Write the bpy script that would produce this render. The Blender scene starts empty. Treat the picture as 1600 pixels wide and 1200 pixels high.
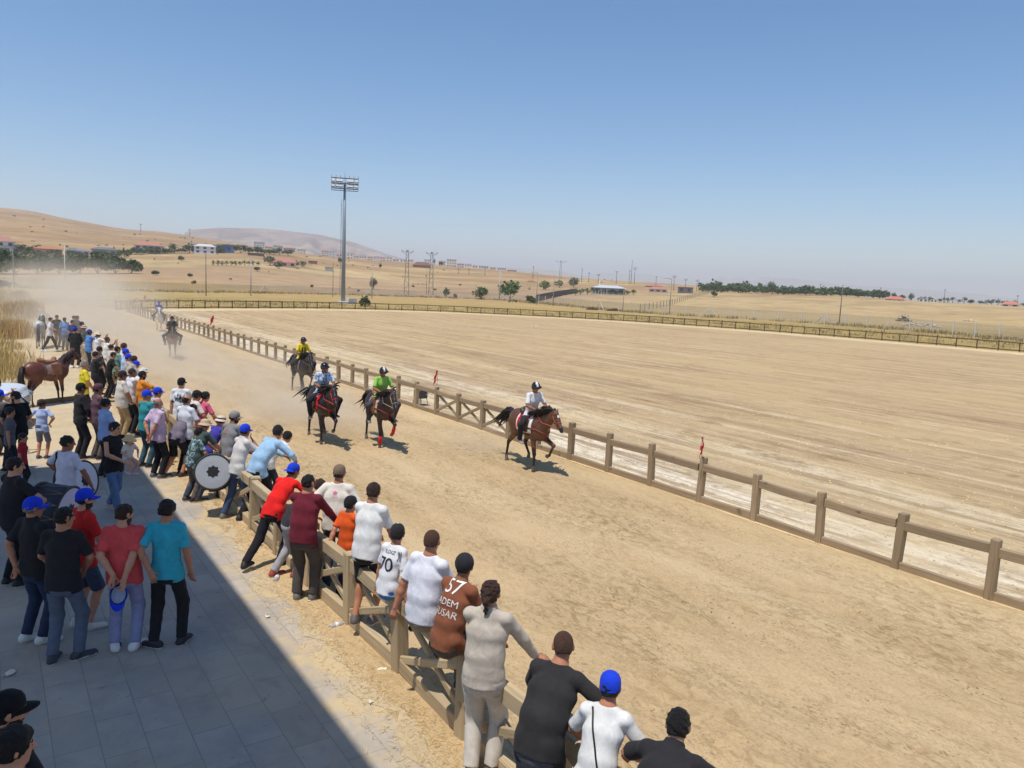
import bpy, bmesh, math, random
import numpy as np
from mathutils import Vector, Matrix
from mathutils.bvhtree import BVHTree

# ------------------------------------------------------------------ camera, sky, sun, exposure
SC = bpy.context.scene
COL = SC.collection
F, CX, CY, CAMH = 1200.0, 800.0, 600.0, 4.35        # photograph's focal length / centre in its own 1600x1200 pixels

def _ray(px, py): return np.array([(px - CX) / F, (CY - py) / F, -1.0])
_a = _ray(-27, 412); _b = _ray(973, 412 + 1000 * math.tan(math.radians(2.5)))
_n = np.cross(_a, _b); _n /= np.linalg.norm(_n)
if _n[1] < 0: _n = -_n
_y = _a / np.linalg.norm(_a)
CR = np.array([np.cross(_y, _n), _y, _n])            # camera -> world; +Y runs along the track, +X across it

cam_data = bpy.data.cameras.new('camera'); cam = bpy.data.objects.new('camera', cam_data); COL.objects.link(cam)
cam_data.sensor_fit = 'HORIZONTAL'; cam_data.sensor_width = 36.0; cam_data.lens = F / 1600 * 36
cam_data.clip_start = 0.1; cam_data.clip_end = 60000
cam.matrix_world = Matrix([[*CR[0], 0], [*CR[1], 0], [*CR[2], CAMH], [0, 0, 0, 1]])
SC.camera = cam

SUN_EL, SUN_DIR = math.radians(72), math.radians(20)  # shadows fall towards SUN_DIR on the ground
travel = Vector((math.cos(SUN_DIR) * math.cos(SUN_EL), math.sin(SUN_DIR) * math.cos(SUN_EL), -math.sin(SUN_EL)))
world = bpy.data.worlds.new('World'); SC.world = world; world.use_nodes = True
wn = world.node_tree.nodes; wl = world.node_tree.links
sky = wn.new('ShaderNodeTexSky'); sky.sky_type = 'NISHITA'; sky.sun_disc = False
sky.sun_elevation = SUN_EL; sky.sun_rotation = math.atan2(-travel.x, -travel.y)
sky.altitude = 1000; sky.air_density = 1.0; sky.dust_density = .25; sky.ozone_density = 1.6
hsv = wn.new('ShaderNodeHueSaturation'); hsv.inputs['Saturation'].default_value = 1.36; hsv.inputs['Hue'].default_value = .498
wl.new(sky.outputs[0], hsv.inputs['Color']); wl.new(hsv.outputs[0], wn['Background'].inputs[0]); wn['Background'].inputs[1].default_value = 0.138
sun_d = bpy.data.lights.new('sun', 'SUN'); sun_d.energy = 4.2; sun_d.angle = math.radians(0.53); sun_d.color = (1.0, 0.95, 0.87)
sun = bpy.data.objects.new('sun', sun_d); COL.objects.link(sun)
sun.rotation_euler = travel.to_track_quat('-Z', 'Y').to_euler(); sun.location = (-20, -10, 60)
vs = SC.view_settings; vs.view_transform = 'Standard'; vs.look = 'None'; vs.gamma = 1.0; vs.use_curve_mapping = False
vs.exposure = 0.03
SC.cycles.max_bounces = 6; SC.cycles.diffuse_bounces = 3; SC.cycles.glossy_bounces = 2; SC.cycles.transparent_max_bounces = 12
SC.cycles.volume_bounces = 2; SC.cycles.use_denoising = True
rng = np.random.default_rng(7); random.seed(7)

# ------------------------------------------------------------------ small helpers
def at(px, py, z=0.0):
    d = CR @ _ray(px, py); t = (z - CAMH) / d[2]
    return np.array([d[0] * t, d[1] * t, z])
def C(r, g, b):
    f = lambda v: (v / 255) / 12.92 if v <= 10 else ((v / 255 + 0.055) / 1.055) ** 2.4
    return (f(r), f(g), f(b), 1.0)
def tag(o, label=None, cat=None, group=None, kind=None):
    if label: o['label'] = label
    if cat: o['category'] = cat
    if group: o['group'] = group
    if kind: o['kind'] = kind
    return o
def link(name, me, mats=(), parent=None, loc=None, rotz=0.0):
    o = bpy.data.objects.new(name, me); COL.objects.link(o)
    for m in (mats if isinstance(mats, (list, tuple)) else [mats]): me.materials.append(m)
    if parent is not None: o.parent = parent
    if loc is not None: o.location = loc
    o.rotation_euler = (0, 0, rotz)
    return o
def empty(name, loc=(0, 0, 0), rotz=0.0, label=None, cat=None, group=None):
    o = bpy.data.objects.new(name, None); COL.objects.link(o); o.location = loc; o.rotation_euler = (0, 0, rotz)
    o.empty_display_size = 0.2
    return tag(o, label, cat, group)
def mesh_np(name, v, faces, mi=None, smooth=True):
    """verts (n,3) and quads/tris array (m,k)"""
    me = bpy.data.meshes.new(name); v = np.asarray(v, np.float32); f = np.asarray(faces, np.int32)
    k = f.shape[1]
    me.vertices.add(len(v)); me.vertices.foreach_set('co', v.ravel())
    me.loops.add(f.size); me.loops.foreach_set('vertex_index', f.ravel())
    me.polygons.add(len(f)); me.polygons.foreach_set('loop_start', np.arange(0, f.size, k, dtype=np.int32))
    if mi is not None: me.polygons.foreach_set('material_index', np.asarray(mi, np.int32))
    me.polygons.foreach_set('use_smooth', np.full(len(f), smooth))
    me.update(calc_edges=True); me.validate()
    return me
class MB:
    """collects boxes, tubes and plates into one mesh"""
    def __init__(s): s.v = []; s.f = []; s.m = []; s.mi = 0
    def poly(s, pts, faces):
        n = len(s.v); s.v += [tuple(map(float, p)) for p in pts]; s.f += [tuple(i + n for i in f) for f in faces]; s.m += [s.mi] * len(faces); return s
    def box(s, c, d, M=None, bev=0.0, taper=1.0):
        hx, hy, hz = d[0] / 2, d[1] / 2, d[2] / 2
        if bev <= 0:
            pts = [(x * hx * (taper if z > 0 else 1), y * hy * (taper if z > 0 else 1), z * hz) for z in (-1, 1) for x, y in ((-1, -1), (1, -1), (1, 1), (-1, 1))]
            fc = [(3, 2, 1, 0), (4, 5, 6, 7), (0, 1, 5, 4), (1, 2, 6, 5), (2, 3, 7, 6), (3, 0, 4, 7)]
        else:
            b = bev; pts = []; rings = [(-hz, b), (-hz + b, 0), (hz - b, 0), (hz, b)]
            for z, ins in rings:
                X, Y = hx - ins, hy - ins; e = b if ins == 0 else b * .5
                pts += [(-X + e, -Y, z), (X - e, -Y, z), (X, -Y + e, z), (X, Y - e, z), (X - e, Y, z), (-X + e, Y, z), (-X, Y - e, z), (-X, -Y + e, z)]
            fc = [tuple(range(7, -1, -1)), tuple(range(24, 32))]
            for r in range(3):
                for i in range(8): j = (i + 1) % 8; fc.append((r * 8 + i, r * 8 + j, r * 8 + 8 + j, r * 8 + 8 + i))
        pts = [Vector(p) for p in pts]
        if M is not None: pts = [M @ p for p in pts]
        c = Vector(c); return s.poly([p + c for p in pts], fc)
    def bar(s, a, b, w, h, bev=0.0, up=(0, 0, 1)):
        a, b = Vector(a), Vector(b); z = (b - a); L = z.length; z.normalize(); x = z.cross(Vector(up))
        if x.length < 1e-4: x = Vector((1, 0, 0))
        x.normalize(); y = z.cross(x)
        M = Matrix((x, y, z)).transposed()
        return s.box((a + b) / 2, (w, h, L), M, bev)
    def tube(s, pts, r, n=8, caps=True):
        pts = [Vector(p) for p in pts]; rs = r if isinstance(r, (list, tuple)) else [r] * len(pts)
        base = len(s.v); up = None; P = []
        for i, p in enumerate(pts):
            t = (pts[min(i + 1, len(pts) - 1)] - pts[max(i - 1, 0)]).normalized()
            if up is None: up = Vector((0, 0, 1)) if abs(t.z) < .9 else Vector((1, 0, 0))
            x = t.cross(up).normalized(); y = x.cross(t); up = y
            P += [p + (x * math.cos(k * 2 * math.pi / n) + y * math.sin(k * 2 * math.pi / n)) * rs[i] for k in range(n)]
        fc = []
        for i in range(len(pts) - 1):
            for k in range(n): j = (k + 1) % n; fc.append((i * n + k, i * n + j, i * n + n + j, i * n + n + k))
        if caps: fc += [tuple(range(n - 1, -1, -1)), tuple((len(pts) - 1) * n + k for k in range(n))]
        return s.poly(P, fc)
    def lathe(s, prof, n=16, M=None, c=(0, 0, 0)):
        P = []; fc = []
        for r, z in prof:
            for k in range(n): P.append(Vector((r * math.cos(k * 2 * math.pi / n), r * math.sin(k * 2 * math.pi / n), z)))
        for i in range(len(prof) - 1):
            for k in range(n): j = (k + 1) % n; fc.append((i * n + k, i * n + j, i * n + n + j, i * n + n + k))
        fc += [tuple(range(n - 1, -1, -1)), tuple((len(prof) - 1) * n + k for k in range(n))]
        if M is not None: P = [M @ p for p in P]
        return s.poly([p + Vector(c) for p in P], fc)
    def mesh(s, name, smooth=False):
        me = bpy.data.meshes.new(name); me.from_pydata(s.v, [], s.f)
        me.polygons.foreach_set('material_index', s.m); me.polygons.foreach_set('use_smooth', [smooth] * len(s.f)); me.update(); return me
    def build(s, name, mats, parent=None, smooth=False, loc=None, rotz=0.0): return link(name, s.mesh(name, smooth), mats, parent, loc, rotz)

# ------------------------------------------------------------------ materials
_MC = {}
def nodes(name):
    m = bpy.data.materials.new(name); m.use_nodes = True
    nt = m.node_tree; b = nt.nodes['Principled BSDF']
    return m, nt.nodes, nt.links, b
def tint(c, k): return (c[0] * k, c[1] * k, c[2] * k, 1)
def ramp(n, l, fac, stops):
    r = n.new('ShaderNodeValToRGB'); e = r.color_ramp.elements
    while len(e) < len(stops): e.new(0.5)
    for i, (p, c) in enumerate(stops): e[i].position = p; e[i].color = c
    l.new(fac, r.inputs[0]); return r.outputs[0]
def noise(n, l, vec, scale, detail=4, rough=.6, dist=0.0):
    t = n.new('ShaderNodeTexNoise'); t.inputs['Scale'].default_value = scale; t.inputs['Detail'].default_value = detail
    t.inputs['Roughness'].default_value = rough; t.inputs['Distortion'].default_value = dist
    if vec is not None: l.new(vec, t.inputs['Vector'])
    return t.outputs[0]
def mapping(n, l, vec, scale, loc=(0, 0, 0)):
    mp = n.new('ShaderNodeMapping'); mp.inputs['Scale'].default_value = scale; mp.inputs['Location'].default_value = loc
    l.new(vec, mp.inputs['Vector']); return mp.outputs[0]
def bump(n, l, h, b, strength=.4, dist=.02, prev=None):
    bp = n.new('ShaderNodeBump'); bp.inputs['Strength'].default_value = strength; bp.inputs['Distance'].default_value = dist
    l.new(h, bp.inputs['Height'])
    if prev is not None: l.new(prev, bp.inputs['Normal'])
    l.new(bp.outputs[0], b.inputs['Normal']); return bp.outputs[0]
def mixc(n, l, fac, a, b, mode='MIX'):
    m = n.new('ShaderNodeMix'); m.data_type = 'RGBA'; m.blend_type = mode
    if isinstance(fac, (int, float)): m.inputs[0].default_value = fac
    else: l.new(fac, m.inputs[0])
    for v, i in ((a, 6), (b, 7)):
        if isinstance(v, tuple): m.inputs[i].default_value = v
        else: l.new(v, m.inputs[i])
    return m.outputs[2]
def vmath(n, l, op, a, b=None):
    m = n.new('ShaderNodeMath'); m.operation = op
    for v, i in ((a, 0), (b, 1)):
        if v is None: continue
        if isinstance(v, (int, float)): m.inputs[i].default_value = v
        else: l.new(v, m.inputs[i])
    return m.outputs[0]
def maprange(n, l, v, a, b, c=0.0, d=1.0):
    m = n.new('ShaderNodeMapRange'); m.inputs[1].default_value = a; m.inputs[2].default_value = b; m.inputs[3].default_value = c; m.inputs[4].default_value = d
    l.new(v, m.inputs[0]); return m.outputs[0]
def cloth(c, rough=.92, stripes=None):
    key = ('cloth', c, rough, stripes)
    if key in _MC: return _MC[key]
    m, n, l, b = nodes('cloth'); b.inputs['Roughness'].default_value = rough; b.inputs['Specular IOR Level'].default_value = .15
    b.inputs['Sheen Weight'].default_value = .05
    tc = n.new('ShaderNodeTexCoord').outputs['Object']
    f = noise(n, l, tc, 9, 5, .65, .6)
    col = ramp(n, l, f, [(.3, tint(c, .80)), (.7, tint(c, 1.08))])
    if stripes:
        w = n.new('ShaderNodeTexWave'); w.bands_direction = stripes[0]; w.inputs['Scale'].default_value = stripes[1]; w.inputs['Distortion'].default_value = .6
        l.new(tc, w.inputs['Vector']); s = ramp(n, l, w.outputs[1], [(stripes[3], (0, 0, 0, 1)), (min(1, stripes[3] + .08), (1, 1, 1, 1))])
        col = mixc(n, l, s, col, stripes[2])
    l.new(col, b.inputs['Base Color'])
    h = noise(n, l, mapping(n, l, tc, (8, 8, 2.6)), 1.0, 1, .4, .9); h2 = noise(n, l, mapping(n, l, tc, (19, 19, 8), (3, 1, 2)), 1.0, 1, .5, 1.2)
    rid = vmath(n, l, 'ADD', vmath(n, l, 'ABSOLUTE', vmath(n, l, 'SUBTRACT', h, .5)), vmath(n, l, 'MULTIPLY', vmath(n, l, 'ABSOLUTE', vmath(n, l, 'SUBTRACT', h2, .5)), .4))
    bump(n, l, rid, b, .34, .03)
    _MC[key] = m; return m
def patterned(c, c2, scale, thr):
    key = ('pat', c, c2, scale, thr)
    if key in _MC: return _MC[key]
    m, n, l, b = nodes('patterned_cloth'); b.inputs['Roughness'].default_value = .9
    tc = n.new('ShaderNodeTexCoord').outputs['Object']
    f = noise(n, l, tc, scale, 2, .5, 1.0)
    l.new(ramp(n, l, f, [(thr, c), (thr + .03, c2)]), b.inputs['Base Color'])
    bump(n, l, noise(n, l, tc, 12, 3), b, .4, .012); _MC[key] = m; return m
def plain(c, rough=.6, metal=0.0, spec=.4, name='paint', var=.1, sc=6):
    key = ('plain', c, rough, metal, spec, name)
    if key in _MC: return _MC[key]
    m, n, l, b = nodes(name); b.inputs['Roughness'].default_value = rough; b.inputs['Metallic'].default_value = metal
    b.inputs['Specular IOR Level'].default_value = spec
    f = noise(n, l, n.new('ShaderNodeTexCoord').outputs['Object'], sc, 4)
    l.new(ramp(n, l, f, [(.3, tint(c, 1 - var)), (.7, tint(c, 1 + var))]), b.inputs['Base Color']); _MC[key] = m; return m
def skin(c):
    key = ('skin', c)
    if key in _MC: return _MC[key]
    m, n, l, b = nodes('skin'); b.inputs['Roughness'].default_value = .5; b.inputs['Specular IOR Level'].default_value = .3
    tc = n.new('ShaderNodeTexCoord').outputs['Object']
    f = noise(n, l, tc, 14, 4)
    l.new(ramp(n, l, f, [(.3, tint(c, .85)), (.7, (c[0] * 1.1, c[1] * 1.02, c[2], 1))]), b.inputs['Base Color'])
    bump(n, l, noise(n, l, tc, 60, 3), b, .15, .004); _MC[key] = m; return m
def hairm(c):
    key = ('hair', c)
    if key in _MC: return _MC[key]
    m, n, l, b = nodes('hair'); b.inputs['Roughness'].default_value = .55; b.inputs['Specular IOR Level'].default_value = .35
    tc = n.new('ShaderNodeTexCoord').outputs['Object']
    f = noise(n, l, mapping(n, l, tc, (160, 160, 40)), 1.0, 3, .6)
    l.new(ramp(n, l, f, [(.3, tint(c, .6)), (.75, tint(c, 1.5))]), b.inputs['Base Color'])
    bump(n, l, f, b, 1.0, .02); _MC[key] = m; return m
def woodm(c, axis, name='weathered_wood'):
    key = ('wood', c, axis)
    if key in _MC: return _MC[key]
    m, n, l, b = nodes(name); b.inputs['Roughness'].default_value = .85; b.inputs['Specular IOR Level'].default_value = .2
    tc = n.new('ShaderNodeTexCoord').outputs['Object']; oi = n.new('ShaderNodeObjectInfo').outputs['Random']
    off = n.new('ShaderNodeVectorMath'); off.operation = 'ADD'; l.new(tc, off.inputs[0])
    cmb = n.new('ShaderNodeCombineXYZ')
    for i in range(3): l.new(vmath(n, l, 'MULTIPLY', oi, 37.0 + i * 11), cmb.inputs[i])
    l.new(cmb.outputs[0], off.inputs[1])
    sc = [22, 22, 22]; sc[axis] = 1.1
    g = noise(n, l, mapping(n, l, off.outputs[0], tuple(sc)), 1.0, 6, .65, .8)
    g2 = noise(n, l, off.outputs[0], 3.0, 4)
    col = ramp(n, l, g, [(.25, tint(c, .42)), (.5, c), (.8, tint(c, 1.25))])
    kn = noise(n, l, mapping(n, l, off.outputs[0], (5, 5, 5)), 1.0, 1, .5); col = mixc(n, l, maprange(n, l, kn, .70, .75, 0, .8), col, tint(c, .35))
    col = mixc(n, l, maprange(n, l, g2, .35, .75, 0, .45), col, (c[0] * .75, c[1] * .72, c[2] * .7, 1))
    col = mixc(n, l, maprange(n, l, oi, 0, 1, 0, .55), col, tint(c, .55))
    l.new(col, b.inputs['Base Color']); bump(n, l, g, b, .6, .008); _MC[key] = m; return m
def leafm(c, name='foliage'):
    key = ('leaf', c)
    if key in _MC: return _MC[key]
    m, n, l, b = nodes(name); b.inputs['Roughness'].default_value = .7; b.inputs['Specular IOR Level'].default_value = .2
    ge = n.new('ShaderNodeNewGeometry').outputs['Random Per Island']
    l.new(ramp(n, l, ge, [(0, tint(c, .6)), (.6, c), (1, (c[0] * 1.6, c[1] * 1.45, c[2] * 1.1, 1))]), b.inputs['Base Color']); _MC[key] = m; return m

# ------------------------------------------------------------------ signed-distance modelling (smooth continuous bodies)
def nrm(v): v = np.asarray(v, float); return v / (np.linalg.norm(v) + 1e-9)
def rx(d): a = math.radians(d); c, s = math.cos(a), math.sin(a); return np.array([[1, 0, 0], [0, c, -s], [0, s, c]])
def ry(d): a = math.radians(d); c, s = math.cos(a), math.sin(a); return np.array([[c, 0, s], [0, 1, 0], [-s, 0, c]])
def rz(d): a = math.radians(d); c, s = math.cos(a), math.sin(a); return np.array([[c, -s, 0], [s, c, 0], [0, 0, 1]])
class Cone:
    def __init__(s, a, b, ra, rb, side=None, k=.02, flata=False, flatb=False, sub=False):
        s.a = np.array(a, float); s.b = np.array(b, float); s.L = max(np.linalg.norm(s.b - s.a), 1e-4); s.w = (s.b - s.a) / s.L
        s.ra = ra if isinstance(ra, tuple) else (ra, ra); s.rb = rb if isinstance(rb, tuple) else (rb, rb)
        s.k = k; s.fa = flata; s.fb = flatb; s.sub = sub; s.iso = side is None
        if side is not None:
            u = np.asarray(side, float); u = u - s.w * (u @ s.w); s.u = nrm(u); s.vv = np.cross(s.w, s.u)
        r = max(*s.ra, *s.rb); s.lo = np.minimum(s.a, s.b) - r; s.hi = np.maximum(s.a, s.b) + r
    def ev(s, X, Y, Z):
        qx, qy, qz = X - s.a[0], Y - s.a[1], Z - s.a[2]
        t = qx * s.w[0] + qy * s.w[1] + qz * s.w[2]; tc = np.clip(t / s.L, 0, 1); e = t - tc * s.L
        if s.iso:
            ee = np.where(((e < 0) & s.fa) | ((e > 0) & s.fb), 0, e); rad = np.sqrt(np.maximum(qx * qx + qy * qy + qz * qz - t * t + ee * ee, 0))
            d = rad - (s.ra[0] + (s.rb[0] - s.ra[0]) * tc)
        else:
            ru = s.ra[0] + (s.rb[0] - s.ra[0]) * tc; rv = s.ra[1] + (s.rb[1] - s.ra[1]) * tc; rm = np.minimum(ru, rv)
            qu = qx * s.u[0] + qy * s.u[1] + qz * s.u[2]; qv = qx * s.vv[0] + qy * s.vv[1] + qz * s.vv[2]
            ee = np.where(((e < 0) & s.fa) | ((e > 0) & s.fb), 0, e)
            d = (np.sqrt((qu / ru) ** 2 + (qv / rv) ** 2 + (ee / rm) ** 2) - 1) * rm
        if s.fa: d = np.maximum(d, -t)
        if s.fb: d = np.maximum(d, t - s.L)
        return d
class Ell:
    def __init__(s, c, r, M=None, k=.02, sub=False):
        s.c = np.array(c, float); s.r = np.array(r, float); s.M = np.eye(3) if M is None else M; s.k = k; s.sub = sub
        m = s.r.max(); s.lo = s.c - m; s.hi = s.c + m
    def ev(s, X, Y, Z):
        q = (X - s.c[0], Y - s.c[1], Z - s.c[2]); M = s.M; o = 0
        for i in range(3): o = o + ((q[0] * M[0, i] + q[1] * M[1, i] + q[2] * M[2, i]) / s.r[i]) ** 2
        return (np.sqrt(o) - 1) * s.r.min()
class RBox:
    def __init__(s, c, h, r=.02, M=None, k=.02, sub=False):
        s.c = np.array(c, float); s.h = np.array(h, float); s.rr = r; s.M = np.eye(3) if M is None else M; s.k = k; s.sub = sub
        m = np.abs(s.M) @ s.h; s.lo = s.c - m; s.hi = s.c + m
    def ev(s, X, Y, Z):
        q = (X - s.c[0], Y - s.c[1], Z - s.c[2]); M = s.M; o = 0; mx = -1e9
        for i in range(3):
            a = np.abs(q[0] * M[0, i] + q[1] * M[1, i] + q[2] * M[2, i]) - (s.h[i] - s.rr); o = o + np.maximum(a, 0) ** 2; mx = np.maximum(mx, a)
        return np.sqrt(o) + np.minimum(mx, 0) - s.rr
_CO = np.array([[0, 0, 0], [1, 0, 0], [0, 1, 0], [1, 1, 0], [0, 0, 1], [1, 0, 1], [0, 1, 1], [1, 1, 1]])
_ED = [(0, 1), (2, 3), (4, 5), (6, 7), (0, 2), (1, 3), (4, 6), (5, 7), (0, 4), (1, 5), (2, 6), (3, 7)]
def sdf(prims, h, clips=(), fold=0.0, seed=0, smooth=2, foldf=1.0):
    add = [p for p in prims if not p.sub]
    lo = np.min([p.lo for p in add], 0) - 3 * h - abs(fold); hi = np.max([p.hi for p in add], 0) + 3 * h + abs(fold)
    n = np.ceil((hi - lo) / h).astype(int) + 1
    ax = [lo[i] + h * np.arange(n[i]) for i in range(3)]
    D = np.full(n, 9.0, np.float32)
    for p in prims:
        pad = p.k + 3 * h + abs(fold)
        i0 = np.clip(np.floor((p.lo - pad - lo) / h).astype(int), 0, n); i1 = np.clip(np.ceil((p.hi + pad - lo) / h).astype(int) + 1, 0, n)
        sl = tuple(slice(i0[i], i1[i]) for i in range(3))
        X, Y, Z = np.ix_(*(ax[i][sl[i]] for i in range(3)))
        d = p.ev(X, Y, Z).astype(np.float32); A = D[sl]
        if p.sub: D[sl] = np.maximum(A, -d)
        else:
            hh = np.clip(.5 + .5 * (A - d) / max(p.k, 1e-4), 0, 1)
            D[sl] = A * (1 - hh) + d * hh - p.k * hh * (1 - hh)
    if fold:
        r = np.random.default_rng(seed); X, Y, Z = np.ix_(*ax); N = 0
        for q in range(3):
            d1 = r.normal(size=3) * (1, 1, 1.5); d1 = nrm(d1) * r.uniform(30, 62) * foldf; d2 = nrm(r.normal(size=3)) * r.uniform(9, 18) * foldf; ph = r.uniform(0, 6, 2)
            N = N - 1.4 + 2.2 * np.abs(np.sin((d1[0] * X + d1[1] * Y + d1[2] * Z + ph[0] + 1.6 * np.sin(d2[0] * X + d2[1] * Y + d2[2] * Z + ph[1])) * .5))
        D += (fold * .5 * N).astype(np.float32)
    if clips:
        X, Y, Z = np.ix_(*ax)
        for (nn, c) in clips: D = np.maximum(D, (nn[0] * X + nn[1] * Y + nn[2] * Z - c).astype(np.float32))
    D[0] = D[-1] = 1; D[:, 0] = D[:, -1] = 1; D[:, :, 0] = D[:, :, -1] = 1
    S = D < 0; nc = n - 1
    cnt = np.zeros(nc, np.int8)
    for c in _CO: cnt += S[c[0]:c[0] + nc[0], c[1]:c[1] + nc[1], c[2]:c[2] + nc[2]]
    I = np.argwhere((cnt > 0) & (cnt < 8)); N_ = len(I)
    if N_ == 0: return np.zeros((0, 3)), np.zeros((0, 4), int)
    V = np.stack([D[I[:, 0] + c[0], I[:, 1] + c[1], I[:, 2] + c[2]] for c in _CO], 1)
    acc = np.zeros((N_, 3)); num = np.zeros(N_)
    for a, b in _ED:
        m = (V[:, a] < 0) != (V[:, b] < 0); t = np.where(m, V[:, a] / np.where(m, V[:, a] - V[:, b], 1), 0)[:, None]
        acc += np.where(m[:, None], _CO[a] + (_CO[b] - _CO[a]) * t, 0); num += m
    P = lo + h * (I + acc / num[:, None])
    idx = np.full(nc, -1, np.int32); idx[I[:, 0], I[:, 1], I[:, 2]] = np.arange(N_)
    Q = []
    for axn in range(3):
        b1, b2 = [(1, 2), (2, 0), (0, 1)][axn]
        s0 = [slice(0, n[i]) for i in range(3)]; s1 = list(s0); s0[axn] = slice(0, n[axn] - 1); s1[axn] = slice(1, n[axn])
        A = S[tuple(s0)]; B = S[tuple(s1)]; E = np.argwhere(A != B); fl = A[E[:, 0], E[:, 1], E[:, 2]]
        def cell(o1, o2):
            g = E.copy(); g[:, b1] += o1; g[:, b2] += o2; return idx[g[:, 0], g[:, 1], g[:, 2]]
        q = np.stack([cell(-1, -1), cell(0, -1), cell(0, 0), cell(-1, 0)], 1)
        q[~fl] = q[~fl][:, ::-1]; Q.append(q)
    Q = np.concatenate(Q)
    for _ in range(smooth):
        sm = np.zeros_like(P); ct = np.zeros(N_)
        for a, b in ((0, 1), (1, 2), (2, 3), (3, 0)):
            for i in range(3):
                sm[:, i] += np.bincount(Q[:, a], P[Q[:, b], i], N_) + np.bincount(Q[:, b], P[Q[:, a], i], N_)
            ct += np.bincount(Q[:, a], minlength=N_) + np.bincount(Q[:, b], minlength=N_)
        P = P * .5 + .5 * sm / np.maximum(ct, 1)[:, None]
    return P, Q
def fcent(P, Q): return P[Q].mean(1)

# ------------------------------------------------------------------ terrain: elevations against azimuth and distance
def azim(px):
    d = CR @ _ray(px, 412 + (px + 27) * math.tan(math.radians(2.5))); return math.atan2(d[0], d[1])   # 0 = along the track
def elev(px, py):
    d = CR @ _ray(px, py); return d[2] / math.hypot(d[0], d[1])
#        px     flat until   field edge (d, y)   crest (d, y)
TCOL = [(-400, 170, 450, 392, 1700, 322), (-60, 170, 450, 396, 1600, 321), (0, 172, 450, 397, 1500, 324), (56, 175, 450, 399, 1500, 330),
        (112, 178, 450, 400, 1450, 342), (187, 180, 450, 400, 1400, 357), (244, 184, 470, 398, 1350, 360.5), (337, 195, 500, 396, 1300, 374),
        (397, 212, 520, 395, 1250, 385), (450, 222, 550, 397, 1200, 392), (500, 230, 600, 402, 1200, 399.5), (600, 237, 700, 409.5, 1200, 408),
        (700, 239, 700, 417.5, 1200, 416), (800, 235, 700, 425, 1200, 424), (900, 195, 700, 435, 1200, 434), (1000, 170, 650, 442, 1200, 441),
        (1100, 162, 600, 448, 1200, 447.3), (1300, 155, 500, 461, 1200, 460), (1450, 140, 450, 472.5, 1200, 471.5), (1600, 124, 400, 480.5, 1200, 479.5), (1900, 110, 400, 494, 1200, 493)]
_TA = np.array([azim(c[0]) for c in TCOL]); _TD = np.array([c[1] for c in TCOL], float)
_TD2 = np.array([c[2] for c in TCOL], float); _TZ2 = np.array([CAMH + c[2] * elev(c[0], c[3]) for c in TCOL])
_TD3 = np.array([c[4] for c in TCOL], float); _TZ3 = np.array([CAMH + c[4] * elev(c[0], c[5]) for c in TCOL])
def terr(x, y):
    x = np.asarray(x, float); y = np.asarray(y, float); az = np.arctan2(x, y); d = np.hypot(x, y)
    it = lambda T: np.interp(az, _TA, T)
    d1, d2, z2, d3, z3 = it(_TD), it(_TD2), it(_TZ2), it(_TD3), it(_TZ3)
    t1 = np.clip((d - d1) / (d2 - d1), 0, 1); t2 = np.clip((d - d2) / (d3 - d2), 0, 1)
    z = z2 * (t1 * t1 * .35 + t1 * .65) + (z3 - z2) * t2
    z = z - np.maximum(d - d3, 0) * .004
    und = (np.sin(x * .021 + 1.3 * np.sin(y * .013)) + np.sin(y * .027 + x * .008)) * .35 * np.clip((d - d1) / 90, 0, 1) * np.clip((d3 - d) / 300, 0, 1)
    w = np.clip((az - (_TA[0] - .6)) / .5, 0, 1) * np.clip((_TA[-1] + 1.0 - az) / .9, 0, 1)
    return (z + und) * w
def gp(px, py):
    """where the picture ray through (px,py) first meets the terrain (real distance on the ground)"""
    d = CR @ _ray(px, py); hl = math.hypot(d[0], d[1]); ux, uy, sl = d[0] / hl, d[1] / hl, d[2] / hl
    D = np.concatenate([np.arange(3, 200, .05), np.arange(200, 1700, .5)])
    zz = terr(ux * D, uy * D); below = np.where(CAMH + sl * D <= zz)[0]
    r = D[below[0]] if len(below) else 1200.0
    return np.array([ux * r, uy * r, float(terr(ux * r, uy * r))]), r
def cosx(px): return 1 / math.sqrt(1 + ((px - CX) / F) ** 2)
def upx(px, dist, z0=None):
    a = azim(px); x, y = dist * math.sin(a), dist * math.cos(a)
    return np.array([x, y, float(terr(x, y)) if z0 is None else z0])

# ------------------------------------------------------------------ ground sheets
def ground_base(name, scale=1.0):
    m, n, l, b = nodes(name); b.inputs['Roughness'].default_value = .95; b.inputs['Specular IOR Level'].default_value = .05
    pos = n.new('ShaderNodeNewGeometry').outputs['Position']
    return m, n, l, b, pos
def sheet(name, pts, z, mat, label=None, sub=None):
    me = bpy.data.meshes.new(name); me.from_pydata([(p[0], p[1], z) for p in pts], [], [tuple(range(len(pts)))]); me.update()
    o = link(name, me, mat); tag(o, label, kind='structure'); return o

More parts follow.
